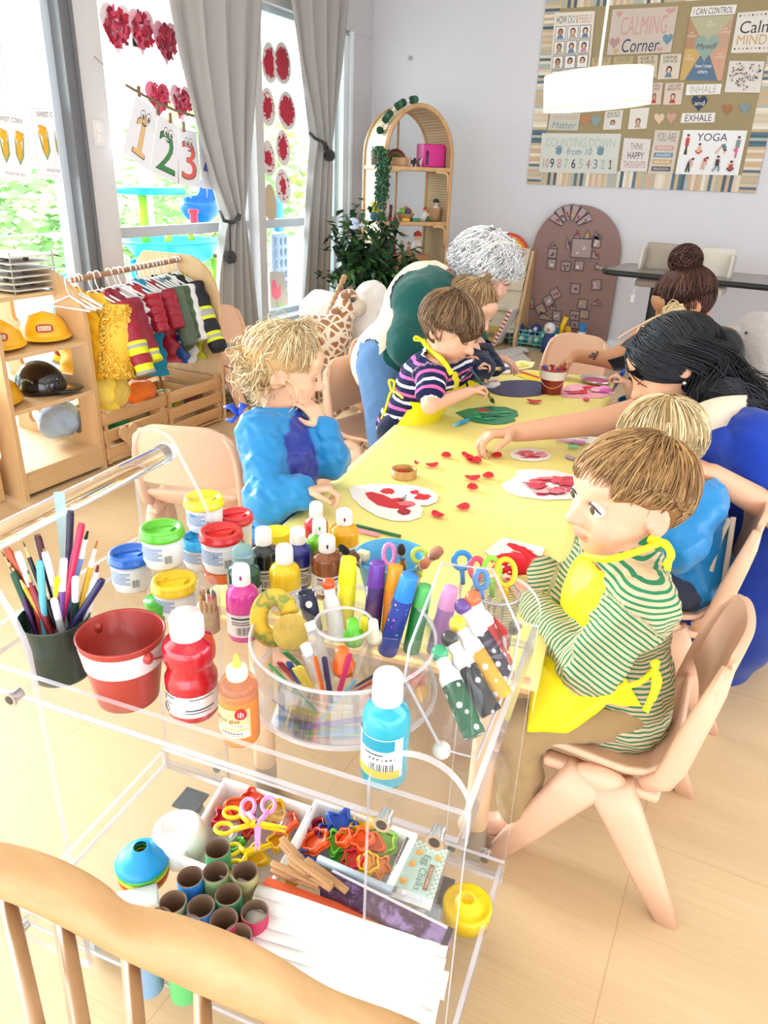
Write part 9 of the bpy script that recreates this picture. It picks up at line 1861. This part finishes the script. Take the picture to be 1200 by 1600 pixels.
def held(a,c,name,lab,hair,handle,r=.0045):
 d=c-a;t=thing(name,lab,'brush',c,0,'brushes in hands');b=MB();b.tube([a,a+d*.55,a+d*.72],[r*.6,r*1.2,r],10);b.build('handle',pm(handle,.35),t);b=MB();b.tube([a+d*.72,a+d*.84],[r*1.1,r*1.3],10);b.build('ferrule',pm('#c9b25a',.3,metal=.7),t);b=MB();b.tube([a+d*.83,a+d*.92,c],[r*1.2,r*1.7,r*.5],10);b.build('bristles',pm(hair,.6),t)
held(pd(734,573,2.27),tpz(772,630,.003),'paint_brush','green-tipped brush in the hand of the boy in navy stripes','#14573a','#2f5a66');held(pd(736,570,2.44),pd(790,578,2.55),'paint_brush','brush with blue bristles held by the girl with the topknot','#22306e','#e6e2e0',.0055)
a,c=pd(974,580,2.49),tpz(956,612,.004);d=c-a;b=MB();b.tube([a,a+d*.6],[.007,.007],12);b.m=1;b.tube([a+d*.6,a+d*.95],[.006,.005],12);tag(b.build('blue_marker',[pm('#1a4fc0',.35),pm('#7a8a9a',.3,metal=.4)]),'blue marker in the fist of the ponytail child','marker')
# plush animals
def fur(c,c2=None,sc=0,name='plush'):
 m,nt,bs,o=_new(name);v=_coords(nt);bs.inputs['Roughness'].default_value=.95;bs.inputs['Sheen Weight'].default_value=.4;bs.inputs['Base Color'].default_value=(*lin(c),1)
 if c2:vo=nt.nodes.new('ShaderNodeTexVoronoi');vo.feature='DISTANCE_TO_EDGE';vo.inputs['Scale'].default_value=sc;nt.links.new(v,vo.inputs['Vector']);f=_ramp(nt,vo.outputs['Distance'],[(.10,0.0),(.16,1.0)]);nt.links.new(_mixrgb(nt,lin(c),lin(c2),f),bs.inputs['Base Color'])
 _bump(nt,bs,_noise(nt,v,160,4),.8,.01);return m
def beads(par,pts,r=.011):
 for p in pts:b=MB();b.ell(p,r,nu=10,nv=8);b.build('eye',GLB,par)
def P4(x,y,dx=0):return pd(x,y,3.62+dx)
FL_=pz(540,572,0);t=thing('rocker_board','wooden rocking board on the floor under the plush animals','rocker',FL_);b=MB();q0,q1=pz(500,560,.07),pz(596,548,.07);b.box((q0+q1)/2,(.75,.34,.03),rz=.25,bev=.01);b.build('deck',wood('#c98f55','#a87040'),t)
for s_ in(-.14,.14):b=MB();cc=(q0+q1)/2;e=A(math.cos(.25),math.sin(.25),0);n_=A(-e[1],e[0],0);b.tube([cc+e*.36*x+n_*s_+A(0,0,-.048+.03*x*x)for x in np.linspace(-1,1,13)],.02,8);b.build('runner',wood('#c98f55','#a87040'),t)
zf=.087
def plush(name,lab,m,parts,par=None):B=Body();[B.cap(*p,k=.05)if len(p)==4 else B.ell(p[0],p[1],k=.05)for p in parts];B.build(.009,2,(.003,60));return tag(B.mesh(name,m),lab,'plush')
def feet(p):return A(p[0],p[1],zf+.03)
gz=fur('#efe0cc','#a5683c',24);bt=P4(500,530)
o=plush('giraffe_plush','brown spotted giraffe plush standing on the rocking board',gz,[(P4(484,522),P4(520,528),.095,.09),(P4(520,522),P4(536,492),.07,.05),(P4(536,492),P4(545,470),.05,.055),(P4(478,530),feet(P4(478,570)),.05,.045),(P4(520,545),feet(P4(522,580)),.05,.05),(P4(536,540,.1),feet(P4(540,575,.1)),.05,.05),(P4(490,535,.15),feet(P4(492,570,.15)),.05,.045)])
b=MB();b.ell(P4(557,481),(.05,.05,.045));b.build('muzzle',fur('#d8c8b4'),o)
for x,y in((531,450),(546,449)):b=MB();b.tube([P4(x+4,y+14),P4(x,y)],[.012,.016],10);b.build('horn',fur('#8a5a3a'),o)
for x,y in((525,487),(540,462)):b=MB();b.ell(P4(x,y,-.06),(.03,.012,.018));b.build('ear',fur('#9a6a48'),o)
b=MB();P=curve([P4(538,448),P4(524,480),P4(512,510)]);[b.ell(p+CU*.045,.016,nu=8,nv=6)for p in P[::3]];b.build('mane',fur('#b98a5c'),o);beads(o,[P4(551,469,-.055)])
wz=fur('#efe8e2');P5=lambda x,y,dx=0:pd(x,y,3.80+dx)
o=plush('lamb_plush','big white lamb plush standing beside the giraffe',wz,[(P5(566,516),(.13,.12,.12)),(P5(572,500),P5(580,470),.085,.075),(P5(580,466),(.08,.075,.085)),(P5(584,468),P5(600,480),.06,.045),(P5(556,530),feet(P5(556,560)),.055,.055),(P5(576,530,.08),feet(P5(577,552,.08)),.055,.055)])
b=MB();b.ell(P5(573,462,-.07),(.03,.014,.045));b.m=1;b.ell(P5(566,456,-.05),(.03,.014,.014));b.build('ear',[wz,fur('#c9ad90')],o);beads(o,[P5(592,468,-.055)])
plush('white_plush','white fluffy plush half hidden behind the giraffe',fur('#f3f1ee'),[(pd(505,488,4.0),(.14,.11,.10)),(pd(498,468,4.0),(.045,.045,.05)),(pd(520,500,4.0),(.12,.11,.13)),(pd(512,520,4.0),A(pd(512,520,4.0)[0],pd(512,520,4.0)[1],.14),.09,.09)])
gb=fur('#b5aaa6');PB=lambda x,y,dx=0:pd(x,y,2.95+dx)
o=plush('rabbit_plush','grey lop-eared rabbit plush at the right behind the women',gb,[(PB(1182,520),(.085,.08,.085)),(PB(1180,532,-.03),(.06,.06,.05)),(PB(1188,580),(.11,.10,.15)),(PB(1188,620),(.14,.12,.13)),(PB(1160,640),PB(1150,670),.05,.05)])
for x0,y0,x1,y1,x2,y2 in((1172,503,1154,525,1150,570),(1196,500,1206,530,1204,590)):b=MB();b.tube(curve([PB(x0,y0),PB(x1,y1,-.03),PB(x2,y2,-.04)],8),[.02+.016*math.sin(PI*min(1,q*.75+.15))for q in np.linspace(0,1,17)],12,flat=.5);b.build('ear',gb,o)
beads(o,[PB(1166,520,-.07),PB(1192,519,-.07)],.006)
p=PB(1185,640);t=thing('wooden_bench','wooden bench carrying the grey rabbit plush','bench',(p[0],p[1],0));b=MB();b.box((p[0]+.1,p[1],p[2]-.13),(.7,.34,.03),bev=.008);b.build('seat',wood(),t);b=MB();q=PB(1148,505,.16);b.box((p[0]+.12,p[1]+.16,(q[2]+p[2]-.13)/2),(.62,.025,q[2]-p[2]+.13),bev=.006);b.build('backrest',wood(),t)
for sx in(-.2,.4):b=MB();b.box((p[0]+sx,p[1],(p[2]-.145)/2),(.04,.3,p[2]-.145),bev=.004);b.build('leg',wood(),t)
# light
w=bpy.data.worlds.new('sky');sc.world=w;w.use_nodes=True;nt=w.node_tree
bg=nt.nodes['Background'];bg.inputs[0].default_value=(.86,.93,1,1);bg.inputs[1].default_value=9.0
def area(name,loc,size,energy,rot,color=(1,.96,.9)):
 l=bpy.data.lights.new(name,'AREA');l.shape='RECTANGLE';l.size,l.size_y=size;l.energy=energy;l.color=color
 o=bpy.data.objects.new(name,l);COL.objects.link(o);o.location=loc;o.rotation_euler=rot;return o
for i,(x,y)in enumerate([(-1.6,.9),(.9,.9),(-1.6,3.3),(.9,3.3)]):  # unseen panels and lamps added as overhead fill light
 t=thing('added_light_panel','flat white panel added overhead as fill light','ceiling light',(x,y,ZC-.03),0,'added fill lights')
 b=MB();b.box((x,y,ZC-.02),(.7,.7,.04),bev=.01);b.build('housing',TRIM,t)
 area('added_fill_lamp',(x,y,ZC-.05),(.6,.6),4,(0,0,0))
sl=bpy.data.lights.new('sun','SUN');sl.energy=40;sl.angle=.5;sl.color=(.86,.94,1);so=bpy.data.objects.new('sun',sl);COL.objects.link(so);so.rotation_euler=Vector((1.0,-.2,-.38)).to_track_quat('-Z','Y').to_euler()
sc.view_settings.view_transform='Standard';sc.view_settings.look='None';sc.view_settings.gamma=1.0;sc.view_settings.exposure=-0.8
try:sc.view_settings.use_curve_mapping=False
except Exception:pass
cy=sc.cycles;cy.max_bounces=10;cy.diffuse_bounces=4;cy.glossy_bounces=3;cy.transmission_bounces=6;cy.transparent_max_bounces=24
cy.caustics_reflective=False;cy.caustics_refractive=False;cy.sample_clamp_indirect=6;cy.use_denoising=True
